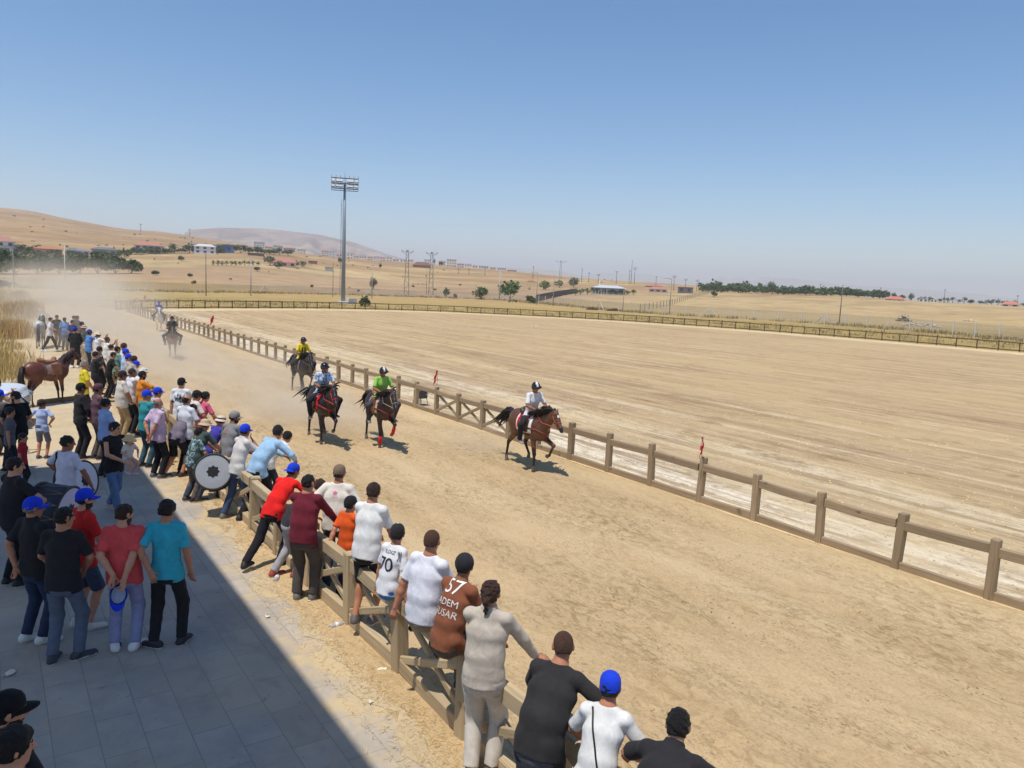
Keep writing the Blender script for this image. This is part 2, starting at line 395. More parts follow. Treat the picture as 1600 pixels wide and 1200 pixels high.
# dry grassland and fields beyond the arena: one sheet to the horizon
def mat_terrain():
    m, n, l, b, pos = ground_base('dry_fields')
    big = noise(n, l, mapping(n, l, pos, (.006, .006, 0)), 1.0, 3, .5, .4)
    sep = n.new('ShaderNodeSeparateXYZ'); l.new(pos, sep.inputs[0])
    dist = n.new('ShaderNodeVectorMath'); dist.operation = 'LENGTH'; l.new(pos, dist.inputs[0]); d = dist.outputs['Value']
    # field strips: bands of straw gold, bare orange soil and stubble whose edges wander
    wob = vmath(n, l, 'ADD', d, maprange(n, l, noise(n, l, mapping(n, l, pos, (.004, .004, 0)), 1.0, 2), 0, 1, -140, 140))
    fld = ramp(n, l, maprange(n, l, wob, 150, 900), [(0, C(196, 168, 108)), (.10, C(190, 160, 104)), (.13, C(192, 162, 128)), (.27, C(190, 160, 126)), (.30, C(202, 178, 132)),
                                                       (.42, C(204, 176, 126)), (.46, C(178, 140, 96)), (.62, C(204, 178, 134)), (.7, C(184, 150, 104)), (1, C(188, 156, 114))])
    gold = C(208, 182, 132)
    side = maprange(n, l, vmath(n, l, 'SUBTRACT', sep.outputs[0], vmath(n, l, 'MULTIPLY', sep.outputs[1], .75)), 0, 60)
    fld = mixc(n, l, vmath(n, l, 'MULTIPLY', side, .75), fld, gold)
    near = mixc(n, l, ramp(n, l, noise(n, l, mapping(n, l, pos, (.35, .35, 0)), 1.0, 6, .7), [(.35, (0, 0, 0, 1)), (.62, (1, 1, 1, 1))]), C(198, 166, 106), C(146, 134, 78))
    col = mixc(n, l, maprange(n, l, d, 135, 190), near, fld)
    f2 = noise(n, l, mapping(n, l, pos, (.12, .12, 0)), 1.0, 7, .72)
    col = mixc(n, l, maprange(n, l, f2, .38, .68, 0, .55), col, tint(C(150, 124, 82), .8))
    f3 = noise(n, l, mapping(n, l, pos, (3, 3, 0)), 1.0, 4, .7)
    col = mixc(n, l, maprange(n, l, f3, .4, .7, 0, .35), col, C(120, 100, 62))
    col = mixc(n, l, maprange(n, l, big, .3, .7, 0, .25), col, C(186, 150, 110))
    pat = noise(n, l, mapping(n, l, pos, (.011, .02, .05)), 1.0, 7, .68, .8); far = maprange(n, l, d, 190, 420)
    col = mixc(n, l, vmath(n, l, 'MULTIPLY', far, maprange(n, l, pat, .46, .55, 0, .7)), col, C(150, 118, 90))
    col = mixc(n, l, vmath(n, l, 'MULTIPLY', far, maprange(n, l, pat, .30, .40, .6, 0)), col, C(214, 184, 142))
    scr = noise(n, l, mapping(n, l, pos, (.06, .06, .06)), 1.0, 5, .75); col = mixc(n, l, vmath(n, l, 'MULTIPLY', far, maprange(n, l, scr, .56, .64, 0, .6)), col, C(118, 108, 78))
    l.new(col, b.inputs['Base Color']); bump(n, l, f3, b, .6, .08); return m
na, ds = 260, [0.0, 3, 8, 15, 25, 40, 60, 80, 100, 115, 130, 145, 160, 175, 190, 205, 220, 240, 265, 290, 320, 350, 385, 420, 460, 500, 550, 600, 650, 700, 770, 850, 940, 1030, 1120, 1200, 1260, 1320, 1400, 1500, 1600, 1750, 2000, 2600, 3500, 5000, 8000, 12000, 18000]
azs = np.concatenate([np.linspace(-math.pi, -.75, 40, endpoint=False), np.linspace(-.75, 1.75, 180, endpoint=False), np.linspace(1.75, math.pi, 40, endpoint=False)])
D2, A2 = np.meshgrid(ds, azs, indexing='ij'); gx, gy = D2 * np.sin(A2), D2 * np.cos(A2)
gz = terr(gx, gy) - .03; gz[0] = -.03
gv = np.stack([gx.ravel(), gy.ravel(), gz.ravel()], 1); NA = len(azs)
gf = [(i * NA + j, i * NA + (j + 1) % NA, (i + 1) * NA + (j + 1) % NA, (i + 1) * NA + j) for i in range(len(ds) - 1) for j in range(NA)]
gme = mesh_np('ground', gv, np.array(gf)[:, ::-1])
tag(link('ground', gme, mat_terrain()), kind='structure')

FX, LX = 12.25, 3.70                                  # right and left fence lines across the track
FAR = [(11.6, 92), (13.5, 95.2), (19.8, 99.6), (29, 104), (40, 107.4), (54.8, 107.0), (66, 99.5), (75.5, 89), (81.5, 76), (85.2, 58), (86.4, 36), (85, 12), (80, -10)]

def mat_track():
    m, n, l, b, pos = ground_base('track_sand')
    st = mapping(n, l, pos, (.85, .11, 0))
    a = noise(n, l, st, 1.0, 5, .6, .5)
    clod = noise(n, l, mapping(n, l, pos, (9, 4.2, 0)), 1.0, 6, .72, .8)
    fine = noise(n, l, mapping(n, l, pos, (34, 22, 0)), 1.0, 5, .7)
    col = ramp(n, l, a, [(.32, C(209, 183, 143)), (.66, C(190, 163, 123))])
    patch = maprange(n, l, noise(n, l, mapping(n, l, pos, (.9, .32, 3)), 1.0, 4, .6), .36, .66)
    ck = maprange(n, l, clod, .47, .60)
    col = mixc(n, l, vmath(n, l, 'MULTIPLY', ck, vmath(n, l, 'MULTIPLY', patch, .78)), col, C(146, 121, 84))
    col = mixc(n, l, maprange(n, l, fine, .46, .74, 0, .5), col, C(154, 128, 90))
    col = mixc(n, l, maprange(n, l, fine, .28, .40, .35, 0), col, C(220, 198, 158))
    cl2 = noise(n, l, mapping(n, l, pos, (26, 13, 7)), 1.0, 4, .65, 1.4); pt2 = maprange(n, l, noise(n, l, mapping(n, l, pos, (1.7, .8, 11)), 1.0, 4, .65), .40, .62)
    col = mixc(n, l, vmath(n, l, 'MULTIPLY', maprange(n, l, cl2, .54, .62), vmath(n, l, 'ADD', .12, vmath(n, l, 'MULTIPLY', pt2, .6))), col, C(132, 107, 72))
    sx = n.new('ShaderNodeSeparateXYZ'); l.new(pos, sx.inputs[0])
    pale = maprange(n, l, vmath(n, l, 'ADD', sx.outputs[0], maprange(n, l, noise(n, l, mapping(n, l, pos, (1.5, .5, 0)), 1.0, 3), 0, 1, -.8, .8)), 11.0, 12.2, 0, .5)
    col = mixc(n, l, pale, col, C(206, 180, 134))
    l.new(col, b.inputs['Base Color'])
    h = vmath(n, l, 'ADD', vmath(n, l, 'MULTIPLY', clod, vmath(n, l, 'ADD', .35, patch)), vmath(n, l, 'MULTIPLY', fine, .35))
    bump(n, l, h, b, .8, .04); return m
MT = mat_track()
def track_mesh():
    xs = np.concatenate([np.arange(3.25, 12.3, .05), [12.35]]); ys = np.concatenate([np.arange(-6, 1.5, .3), np.arange(1.5, 24, .05), np.arange(24, 42, .15), np.arange(42, 97, 1.0)]); nx, ny = len(xs), len(ys)
    X, Y = np.meshgrid(xs, ys, indexing='ij')
    r = np.random.default_rng(3); Z = np.zeros_like(X)
    for _ in range(26):
        kx, ky, p = r.uniform(.6, 5), r.uniform(-2.2, 2.2), r.uniform(0, 6); Z += np.sin(kx * X + ky * Y + p) * .005
    for _ in range(3600):                                  # hoof marks: small pits with a rim of thrown sand
        cx, cy = r.uniform(3.9, 12.1), 1.5 + 38 * r.random() ** 1.4; R_ = r.uniform(.045, .085); dp = r.uniform(.006, .022)
        i0, i1 = np.searchsorted(xs, (cx - .25, cx + .25)); j0, j1 = np.searchsorted(ys, (cy - .25, cy + .25))
        q = ((X[i0:i1, j0:j1] - cx) ** 2 + ((Y[i0:i1, j0:j1] - cy) * .8) ** 2) / R_ ** 2
        Z[i0:i1, j0:j1] += dp * (-np.exp(-q) + .55 * np.exp(-(np.sqrt(q) - 1.5) ** 2 * 3))
    Z += r.normal(size=X.shape) * .0022
    edge = np.clip((X - 3.25) / .6, 0, 1) * np.clip((12.4 - X) / .5, .2, 1)
    Z = Z * edge + .026 * edge + .009
    Z += .05 * np.exp(-((X - 11.75) / .35) ** 2) * (.6 + .4 * np.sin(Y * 2.1)); Z = np.maximum(Z, .0085)
    v = np.stack([X.ravel(), Y.ravel(), Z.ravel()], 1); I, J = np.meshgrid(np.arange(nx - 1), np.arange(ny - 1), indexing='ij'); o = (I * ny + J).ravel()
    return mesh_np('track', v, np.stack([o, o + ny, o + ny + 1, o + 1], 1))
tag(link('track', track_mesh(), MT), kind='structure')

def mat_infield():
    m, n, l, b, pos = ground_base('infield_soil')
    sx = n.new('ShaderNodeSeparateXYZ'); l.new(pos, sx.inputs[0])
    wob = maprange(n, l, noise(n, l, mapping(n, l, pos, (.12, .05, 0)), 1.0, 3), 0, 1, -1.6, 1.6)
    xx = vmath(n, l, 'ADD', sx.outputs[0], wob)
    base = ramp(n, l, maprange(n, l, xx, 12, 42), [(0, C(238, 226, 202)), (.075, C(234, 220, 194)), (.095, C(180, 156, 126)), (.115, C(180, 156, 126)), (.15, C(214, 196, 164)), (.185, C(216, 198, 168)), (.21, C(182, 156, 124)),
                                                    (.33, C(182, 156, 122)), (.36, C(196, 170, 128)), (.39, C(174, 147, 112)), (.52, C(188, 161, 124)), (.56, C(198, 170, 126)), (.6, C(190, 163, 126)), (1, C(194, 168, 128))])
    s1 = noise(n, l, mapping(n, l, pos, (1.9, .05, 0)), 1.0, 6, .7, .15)
    s2 = noise(n, l, mapping(n, l, pos, (.45, .022, 4)), 1.0, 4, .6, .2)
    col = mixc(n, l, maprange(n, l, s1, .49, .57, 0, .8), base, C(142, 116, 90))
    s3 = noise(n, l, mapping(n, l, pos, (1.3, .035, 14)), 1.0, 5, .65, .2); col = mixc(n, l, maprange(n, l, s3, .54, .62, 0, .7), col, C(226, 206, 172))
    col = mixc(n, l, maprange(n, l, s2, .5, .7, 0, .55), col, C(206, 180, 138))
    gr = noise(n, l, mapping(n, l, pos, (7, 5, 0)), 1.0, 6, .75)
    col = mixc(n, l, maprange(n, l, gr, .45, .7, 0, .42), col, C(138, 114, 86))
    pb = noise(n, l, mapping(n, l, pos, (16, 16, 0)), 1.0, 3, .6)
    col = mixc(n, l, maprange(n, l, pb, .64, .70, 0, .8), col, C(226, 212, 184))
    mid = noise(n, l, mapping(n, l, pos, (2.6, 1.1, 3)), 1.0, 6, .75, .5)
    col = mixc(n, l, maprange(n, l, mid, .48, .62, 0, .6), col, C(140, 114, 84))
    mid2 = noise(n, l, mapping(n, l, pos, (.22, .10, 8)), 1.0, 5, .7, .6); col = mixc(n, l, maprange(n, l, mid2, .40, .62, 0, .55), col, C(204, 178, 132))
    fs = noise(n, l, mapping(n, l, pos, (5.5, .12, 7)), 1.0, 4, .7, .2)
    col = mixc(n, l, maprange(n, l, fs, .5, .66, 0, .45), col, C(214, 192, 156))
    clump = noise(n, l, mapping(n, l, pos, (.8, .35, 9)), 1.0, 6, .75)
    col = mixc(n, l, maprange(n, l, clump, .56, .66, 0, .7), col, C(134, 110, 74))
    col = mixc(n, l, maprange(n, l, xx, 17, 30, 0, .35), col, C(180, 150, 112))
    l.new(col, b.inputs['Base Color']); bump(n, l, vmath(n, l, 'ADD', gr, s1), b, .6, .06); return m
inner = [(12.2, -12), (80, -12)] + [(x - 1.0, y - 1.0) for x, y in FAR[::-1]][1:-1] + [(12.2, 92)]
sheet('infield', inner, .004, mat_infield())

def mat_pale():
    m, n, l, b, pos = ground_base('pale_gravel')
    f = noise(n, l, mapping(n, l, pos, (.6, .6, 0)), 1.0, 6, .7); g = noise(n, l, mapping(n, l, pos, (12, 12, 0)), 1.0, 4, .7)
    col = ramp(n, l, f, [(.3, C(224, 202, 162)), (.65, C(204, 176, 130))])
    col = mixc(n, l, maprange(n, l, g, .5, .72, 0, .35), col, C(158, 130, 92))
    l.new(col, b.inputs['Base Color']); bump(n, l, g, b, .4, .03); return m
MP = mat_pale()
def strip(name, path, w0, w1, z, mat):
    """a band following a path, between offsets w0 and w1 to the inside"""
    P = [np.array(p, float) for p in path]; v = []
    for i, p in enumerate(P):
        t = nrm(P[min(i + 1, len(P) - 1)] - P[max(i - 1, 0)]); nn = np.array([t[1], -t[0]])
        v += [(*(p + nn * w0), z), (*(p + nn * w1), z)]
    f = [(2 * i, 2 * i + 1, 2 * i + 3, 2 * i + 2) for i in range(len(P) - 1)]
    me = bpy.data.meshes.new(name); me.from_pydata(v, [], f); me.update(); return tag(link(name, me, mat), kind='structure')
def smooth_path(P, step=1.0):
    P = [np.array(p, float) for p in P]; out = []
    for i in range(len(P) - 1):
        p0, p1, p2, p3 = P[max(i - 1, 0)], P[i], P[i + 1], P[min(i + 2, len(P) - 1)]; m = max(2, int(np.linalg.norm(p2 - p1) / .5))
        for k in range(m):
            t = k / m; out.append(.5 * (2 * p1 + (p2 - p0) * t + (2 * p0 - 5 * p1 + 4 * p2 - p3) * t * t + (3 * p1 - p0 - 3 * p2 + p3) * t ** 3))
    out.append(P[-1]); res = [out[0]]; acc = 0
    for a, b2 in zip(out[:-1], out[1:]):
        acc += np.linalg.norm(b2 - a)
        if acc >= step: res.append(b2); acc = 0
    return res
FARP = smooth_path(FAR, 1.45)
strip('path', FARP[2:], .5, 5.2, .010, MP)

# concrete paving of the spectators' side, slab joints running along the track
def mat_paving():
    m, n, l, b, pos = ground_base('concrete_paving'); b.inputs['Roughness'].default_value = .85
    sw = n.new('ShaderNodeCombineXYZ'); sx = n.new('ShaderNodeSeparateXYZ'); l.new(pos, sx.inputs[0]); l.new(sx.outputs[1], sw.inputs[0]); l.new(sx.outputs[0], sw.inputs[1])
    br = n.new('ShaderNodeTexBrick'); br.inputs['Scale'].default_value = 1.0; br.inputs['Brick Width'].default_value = .68; br.inputs['Row Height'].default_value = .37
    br.inputs['Mortar Size'].default_value = .0045; br.inputs['Mortar Smooth'].default_value = .1; br.offset = .37
    br.inputs['Color1'].default_value = (.40, .355, .30, 1); br.inputs['Color2'].default_value = (.47, .42, .36, 1); br.inputs['Mortar'].default_value = (.25, .23, .20, 1)
    l.new(mapping(n, l, sw.outputs[0], (1, 1, 1)), br.inputs['Vector'])
    f = noise(n, l, mapping(n, l, pos, (1.3, 1.3, 0)), 1.0, 6, .7); g = noise(n, l, mapping(n, l, pos, (30, 30, 0)), 1.0, 3, .6)
    col = mixc(n, l, maprange(n, l, f, .4, .66, 0, .6), br.outputs[0], (.30, .285, .265, 1))
    drift = noise(n, l, mapping(n, l, pos, (.55, .4, 6)), 1.0, 6, .7, .6); col = mixc(n, l, maprange(n, l, drift, .40, .74, 0, .45), col, C(196, 172, 134))
    stain = noise(n, l, mapping(n, l, pos, (2.2, 1.6, 8)), 1.0, 5, .7, .8); col = mixc(n, l, maprange(n, l, stain, .50, .72, 0, .4), col, (.26, .235, .205, 1))
    spot = noise(n, l, mapping(n, l, pos, (5, 5, 2)), 1.0, 5, .7)
    col = mixc(n, l, maprange(n, l, spot, .63, .72, 0, .7), col, (.13, .11, .09, 1))
    dust = maprange(n, l, vmath(n, l, 'ADD', sx.outputs[0], maprange(n, l, noise(n, l, mapping(n, l, pos, (.9, .9, 5)), 1.0, 6, .7), .3, .7, -.75, .75)), 2.8, 3.4)
    col = mixc(n, l, dust, col, C(198, 176, 138))
    dy = maprange(n, l, vmath(n, l, 'ADD', sx.outputs[1], maprange(n, l, noise(n, l, mapping(n, l, pos, (.6, .6, 2)), 1.0, 5, .7), .3, .7, -2, 2)), 18.5, 20.5)
    col = mixc(n, l, dy, col, C(198, 176, 140))
    l.new(col, b.inputs['Base Color']); bump(n, l, vmath(n, l, 'ADD', vmath(n, l, 'MULTIPLY', br.outputs[1], -1.2), vmath(n, l, 'MULTIPLY', g, .3)), b, .4, .015); return m
sheet('pavement', [(-14, -14), (3.35, -14), (3.35, 22), (-14, 22)], .006, mat_paving())
def mat_yard():
    m, n, l, b, pos = ground_base('straw_sand')
    f = noise(n, l, mapping(n, l, pos, (1.1, .8, 0)), 1.0, 6, .7, .4); g = noise(n, l, mapping(n, l, pos, (22, 15, 0)), 1.0, 5, .72, .5)
    col = ramp(n, l, f, [(.32, C(208, 190, 158)), (.68, C(190, 168, 132))])
    col = mixc(n, l, maprange(n, l, g, .48, .7, 0, .55), col, C(154, 128, 88))
    big = noise(n, l, mapping(n, l, pos, (.32, .2, 3)), 1.0, 4, .6)
    col = mixc(n, l, maprange(n, l, big, .5, .62, 0, .6), col, C(206, 190, 160))
    l.new(col, b.inputs['Base Color']); bump(n, l, g, b, .7, .03); return m
MY = mat_yard()
sheet('yard', [(-10, 21), (3.9, 21), (3.9, 98), (-3, 98), (-6, 60)], .0015, MY)
rr = np.random.default_rng(5); le = [(3.2 + rr.uniform(-.22, .22), y) for y in np.arange(-6, 23, .35)]
sheet('verge', [(4.0, -6)] + [(4.0, 23)] + le[::-1], .0105, MY)

# ------------------------------------------------------------------ hills and mountains
def ridge(name, crest, D, half, mat, rough=.12, seed=0, label=None):
    pa = np.array([azim(c[0]) for c in crest]); pz = np.array([CAMH + D * elev(c[0], c[1]) for c in crest])
    A = np.linspace(pa[0], pa[-1], 240); Zc = np.interp(A, pa, pz)
    r = np.random.default_rng(seed); T = np.linspace(-1, 1, 31); V = []; k = [(r.uniform(20, 160), r.uniform(0, 6), r.uniform(-4, 4)) for _ in range(14)]
    ends = np.clip(np.minimum(np.arange(240), 239 - np.arange(240)) / 12, 0, 1)
    for t in T:
        prof = (1 - t * t) ** 1.0 if t > 0 else (1 - abs(t) ** 1.5)
        nz = sum(np.abs(np.sin(A * kf + ph + t * tl)) / (1 + kf / 50) for kf, ph, tl in k) / 6
        off = (nz - .8) * rough * Zc.max() * min(1, abs(t) * 3) * (1 - abs(t)) * 2
        z = Zc * prof * ends + off * ends - 20 * (1 - ends) - 5 * abs(t)
        d = D + t * half
        V.append(np.stack([d * np.sin(A), d * np.cos(A), z], 1))
    V = np.concatenate(V); n_ = 240
    f = [(i * n_ + j, (i + 1) * n_ + j, (i + 1) * n_ + j + 1, i * n_ + j + 1) for i in range(30) for j in range(n_ - 1)]
    return tag(link(name, mesh_np(name, V, np.array(f)), mat), label, kind='structure')
def mat_hill(c1, c2, sc):
    m, n, l, b, pos = ground_base('bare_hillside')
    f = noise(n, l, mapping(n, l, pos, (sc, sc, sc * 2)), 1.0, 8, .7, .5)
    l.new(ramp(n, l, f, [(.35, c1), (.62, c2)]), b.inputs['Base Color']); return m
ridge('mountain', [(262, 385), (282, 366), (300, 359), (340, 356), (412, 357), (450, 361), (500, 367), (550, 378), (575, 387), (604, 397), (627, 404), (660, 410), (760, 420)], 2900, 1000, mat_hill(C(184, 164, 146), C(126, 112, 106), .005), .35, 2)
ridge('hills', [(640, 425), (700, 419), (786, 418), (817, 419), (853, 420.5), (893, 427), (930, 436), (1000, 446)], 6000, 1500, mat_hill(C(190, 168, 140), C(150, 140, 126), .003), .25, 4)
ridge('hills', [(860, 440), (934, 427), (1000, 428), (1060, 436), (1095, 441), (1124, 431.5), (1138, 438), (1154, 432), (1172, 440), (1188, 434), (1229, 434), (1280, 440), (1316, 444), (1403, 450), (1469, 454), (1540, 461), (1600, 469), (1700, 480)], 9000, 1800, mat_hill(C(170, 150, 130), C(140, 130, 120), .002), .25, 6)

# ------------------------------------------------------------------ grandstand behind and left of the camera (its roof shades the paving)
g = empty('grandstand', (-3.22, 0, 0), 0, 'concrete grandstand with a flat roof over the paved edge', 'grandstand')
mcon = plain((.6, .58, .55, 1), .9, name='concrete', sc=2)
mb = MB(); mb.box((0, 2.1, 10.6), (5.4, 31.8, .3), bev=.03); mb.build('roof', plain((.75, .75, .75, 1), .6, name='roof_metal'), g)
mb = MB()
for i in range(6): mb.box((-.6 - i * .62, -6, .25 + i * .25), (.6, 22, .5 + i * .5))
mb.build('seating_tier', mcon, g)
for y in (-12, -4, 4, 12):
    mb = MB(); mb.box((-2.3, y, 5.22), (.4, .4, 10.44), bev=.03); mb.build('column', mcon, g)

# ------------------------------------------------------------------ wooden fences
W_GREY = C(172, 150, 120); W_TAN = C(198, 176, 140); W_DARK = C(112, 92, 72)
def var_mesh(fn, k, seed):
    out = []
    for i in range(k):
        random.seed(seed + i); out.append(fn(i))
    return out
def post_mesh(w, h, jit=.02):
    mb = MB(); mb.box((0, 0, h / 2), (w, w * .92, h), bev=.014); me = mb.mesh('post')
    for v in me.vertices:
        v.co.x += random.uniform(-jit, jit) * .4 + v.co.z * random.uniform(-.003, .003); v.co.y += random.uniform(-jit, jit) * .4
    return me
def rail_obj(name, a, b, w, h, mat, parent, cache={}):
    a, b = Vector(a), Vector(b); L = (b - a).length; key = (round(L, 1), w, h, mat.name, random.randint(0, 2))
    if key not in cache:
        mb = MB(); mb.box((0, 0, 0), (w, 1.0, h)); me = mb.mesh(name)
        bm = bmesh.new(); bm.from_mesh(me); bmesh.ops.bevel(bm, geom=[e for e in bm.edges if abs(e.verts[0].co.y - e.verts[1].co.y) > .5], offset=.012, segments=1, affect='EDGES')
        bmesh.ops.subdivide_edges(bm, edges=[e for e in bm.edges if abs(e.verts[0].co.y - e.verts[1].co.y) > .5], cuts=4)
        q = random.uniform(-.014, .008); s = random.uniform(-.01, .01)
        for v in bm.verts: v.co.z += q * (1 - (2 * v.co.y) ** 2); v.co.x += s * (1 - (2 * v.co.y) ** 2)
        bm.to_mesh(me); bm.free(); me.materials.append(mat); cache[key] = me
    o = bpy.data.objects.new(name, cache[key]); COL.objects.link(o); o.parent = parent
    o.location = (a + b) / 2; d = b - a; o.rotation_euler = (math.asin(max(-1, min(1, d.z / L))), 0, math.atan2(-d.x, d.y)); o.scale = (1, L, 1); return o
def fence_line(root, pts, w, h, mat_p, mat_r, top=(.79, .09, .15), bot=(.10, .08, .16), brace=None, seed=1, limit=100, hide_mid=None):
    random.seed(seed); meshes = var_mesh(lambda i: post_mesh(w, h), 5, seed)
    for me in meshes: me.materials.append(mat_p)
    random.seed(seed + 77)
    nr = 0; rest = MB()
    for i, p in enumerate(pts):
        a = math.atan2(*(np.array(pts[min(i + 1, len(pts) - 1)]) - np.array(pts[max(i - 1, 0)]))[:2])
        if i < limit:
            o = bpy.data.objects.new('post', random.choice(meshes)); COL.objects.link(o); o.parent = root; o.location = (p[0], p[1], -.01); o.rotation_euler = (random.uniform(-.035, .035), random.uniform(-.04, .04), -a + random.uniform(-.08, .08))
            o.scale = (1, 1, random.uniform(.96, 1.04))
        else: rest.box((p[0], p[1], h / 2), (w, w, h))
        if i + 1 < len(pts):
            q = pts[i + 1]; d = nrm(np.array(q) - np.array(p)); e = w / 2 - .004
            A = np.array([p[0] + d[0] * e, p[1] + d[1] * e]); B = np.array([q[0] - d[0] * e, q[1] - d[1] * e]); j = lambda: random.uniform(-.022, .022)
            if i < limit:
                for nm, (z, tw, th) in (('top_rail', top), ('bottom_rail', bot)):
                    rail_obj(nm, (*A, z + j()), (*B, z + j()), tw, th, mat_r, root)
                if brace and brace(i, p):
                    z0, z1 = bot[0] + bot[2] / 2, top[0] - top[2] / 2; nn = np.array([d[1], -d[0]]) * .026
                    rail_obj('brace', (*(A + nn), z0), (*(B + nn), z1), .045, .09, mat_r, root); rail_obj('brace', (*(A - nn), z1), (*(B - nn), z0), .045, .09, mat_r, root)
            else:
                for z, tw, th in (top, bot): rest.bar((*A, z), (*B, z), tw, th)
    if rest.v: tag(rest.build('far_post', mat_p, root), kind='stuff')
wp_g, wr_g = woodm(W_GREY, 2), woodm(W_GREY, 1); wp_t, wr_t = woodm(W_TAN, 2), woodm(W_TAN, 1); wp_d, wr_d = woodm(W_DARK, 2), woodm(W_DARK, 1)
fr = empty('wooden_fence', (0, 0, 0), 0, 'grey timber post and rail fence along the inner side of the track', 'fence')
ry_ = [3.52 + 1.43 * i for i in range(61)]
fence_line(fr, [(FX + .02 * math.sin(y * .7), y) for y in ry_], .138, .985, wp_g, wr_g, brace=lambda i, p: 16.2 < p[1] < 21.5, seed=11)
mb = MB(); mb.bar((FX - .02, 2.8, .012), (FX - .02, 90, .012), .20, .05); mb.build('footing', MP, fr)
fl = empty('wooden_fence', (0, 0, 0), 0, 'pale timber fence with crossed braces that the spectators lean on', 'fence')
ly_ = [1.62 + 1.43 * i for i in range(52)]
fence_line(fl, [(LX + .015 * math.sin(y), y) for y in ly_], .165, .95, wp_t, wr_t, top=(.80, .11, .17), bot=(.11, .11, .17), brace=lambda i, p: p[1] < 45, seed=31)
fo = empty('wooden_fence', (0, 0, 0), 0, 'thin dark brown rail fence curving round the far end of the arena', 'fence')
fence_line(fo, [tuple(p) for p in smooth_path(FAR, 1.62)[:96]], .11, 1.05, wp_d, wr_d, top=(.93, .06, .11), bot=(.16, .06, .12), seed=51)

# ------------------------------------------------------------------ chain-link fence on concrete posts beyond the arena
chain_px = [(-90, 447), (30, 450.5), (100, 452), (161, 454), (230, 455.8), (300, 457), (400, 458), (540, 461), (700, 466), (780, 469.5), (860, 476), (920, 482), (1000, 489), (1150, 498), (1300, 507.5), (1450, 520), (1600, 534), (1700, 545)]
cp = [at(*p)[:2] for p in chain_px]; cpath = smooth_path(cp, 4.2)
cf = empty('chainlink_fence', (0, 0, 0), 0, 'grey chain-link fence on pale concrete posts beyond the dark rail fence', 'fence')
pc = plain((.66, .64, .60, 1), .9, name='concrete_post')
mb = MB(); mb.box((0, 0, 1.15), (.13, .13, 2.3), bev=.015); cpm = mb.mesh('post'); cpm.materials.append(pc)
mm, n_, l_, b_ = nodes('chainlink_wire'); b_.inputs['Base Color'].default_value = (.28, .27, .25, 1); b_.inputs['Roughness'].default_value = .5
tr = n_.new('ShaderNodeBsdfTransparent'); mx = n_.new('ShaderNodeMixShader'); l_.new(b_.outputs[0], mx.inputs[2]); l_.new(tr.outputs[0], mx.inputs[1])
tcw = mapping(n_, l_, n_.new('ShaderNodeNewGeometry').outputs['Position'], (8, 8, 8)); wv = noise(n_, l_, tcw, 1.0, 1)
l_.new(maprange(n_, l_, wv, .3, .7, .22, .42), mx.inputs[0]); l_.new(mx.outputs[0], n_['Material Output'].inputs[0])
pan = MB(); ncp = 0
for i, p in enumerate(cpath):
    z = float(terr(*p))
    if ncp < 100:
        o = bpy.data.objects.new('post', cpm); COL.objects.link(o); o.parent = cf; o.location = (p[0], p[1], z - .05); ncp += 1
    if i + 1 < len(cpath) and ncp < 100:
        q = cpath[i + 1]; z2 = float(terr(*q)); pan.poly([(p[0], p[1], z + .05), (q[0], q[1], z2 + .05), (q[0], q[1], z2 + 2.0), (p[0], p[1], z + 2.0)], [(0, 1, 2, 3)])
pan.build('wire_mesh', mm, cf)
for px_ in (199, 405, 575, 793, 935, 1108, 1306):
    i = min(range(len(cpath)), key=lambda k: abs(azim(px_) - math.atan2(*cpath[k]))); p = cpath[i]; z = float(terr(*p)); mb = MB()
    t = nrm(cpath[min(i + 1, len(cpath) - 1)] - cpath[i - 1])
    for s in (-1, 1): mb.bar((p[0] + t[0] * s * 2.0, p[1] + t[1] * s * 2.0, z), (p[0] + t[0] * s * .12, p[1] + t[1] * s * .12, z + 1.75), .12, .12)
    mb.build('strut', pc, cf)

# ------------------------------------------------------------------ people
SK = {'l': C(205, 152, 122), 'm': C(184, 128, 98), 'd': C(150, 100, 74)}
HAIRC = {'black': C(30, 26, 25), 'brown': C(58, 40, 30), 'grey': C(132, 126, 120), 'reddish': C(72, 48, 38)}
SHOE_BLACK, SHOE_WHITE = C(38, 36, 38), C(222, 218, 210)
EYE = plain(C(28, 22, 20), .2, name='eye'); LIP = plain(C(160, 92, 80), .5, name='lip')
def ik(S, T, l1, l2, pole):
    S, T = np.array(S, float), np.array(T, float); d = T - S; L = np.linalg.norm(d); mx = (l1 + l2) * .998
    if L > mx: T = S + d / L * mx; d = T - S; L = mx
    w = d / L; a = (l1 * l1 - l2 * l2 + L * L) / (2 * L); hgt = math.sqrt(max(l1 * l1 - a * a, 0))
    p = np.array(pole, float); p = p - w * (p @ w); return S + w * a + nrm(p) * hgt, T
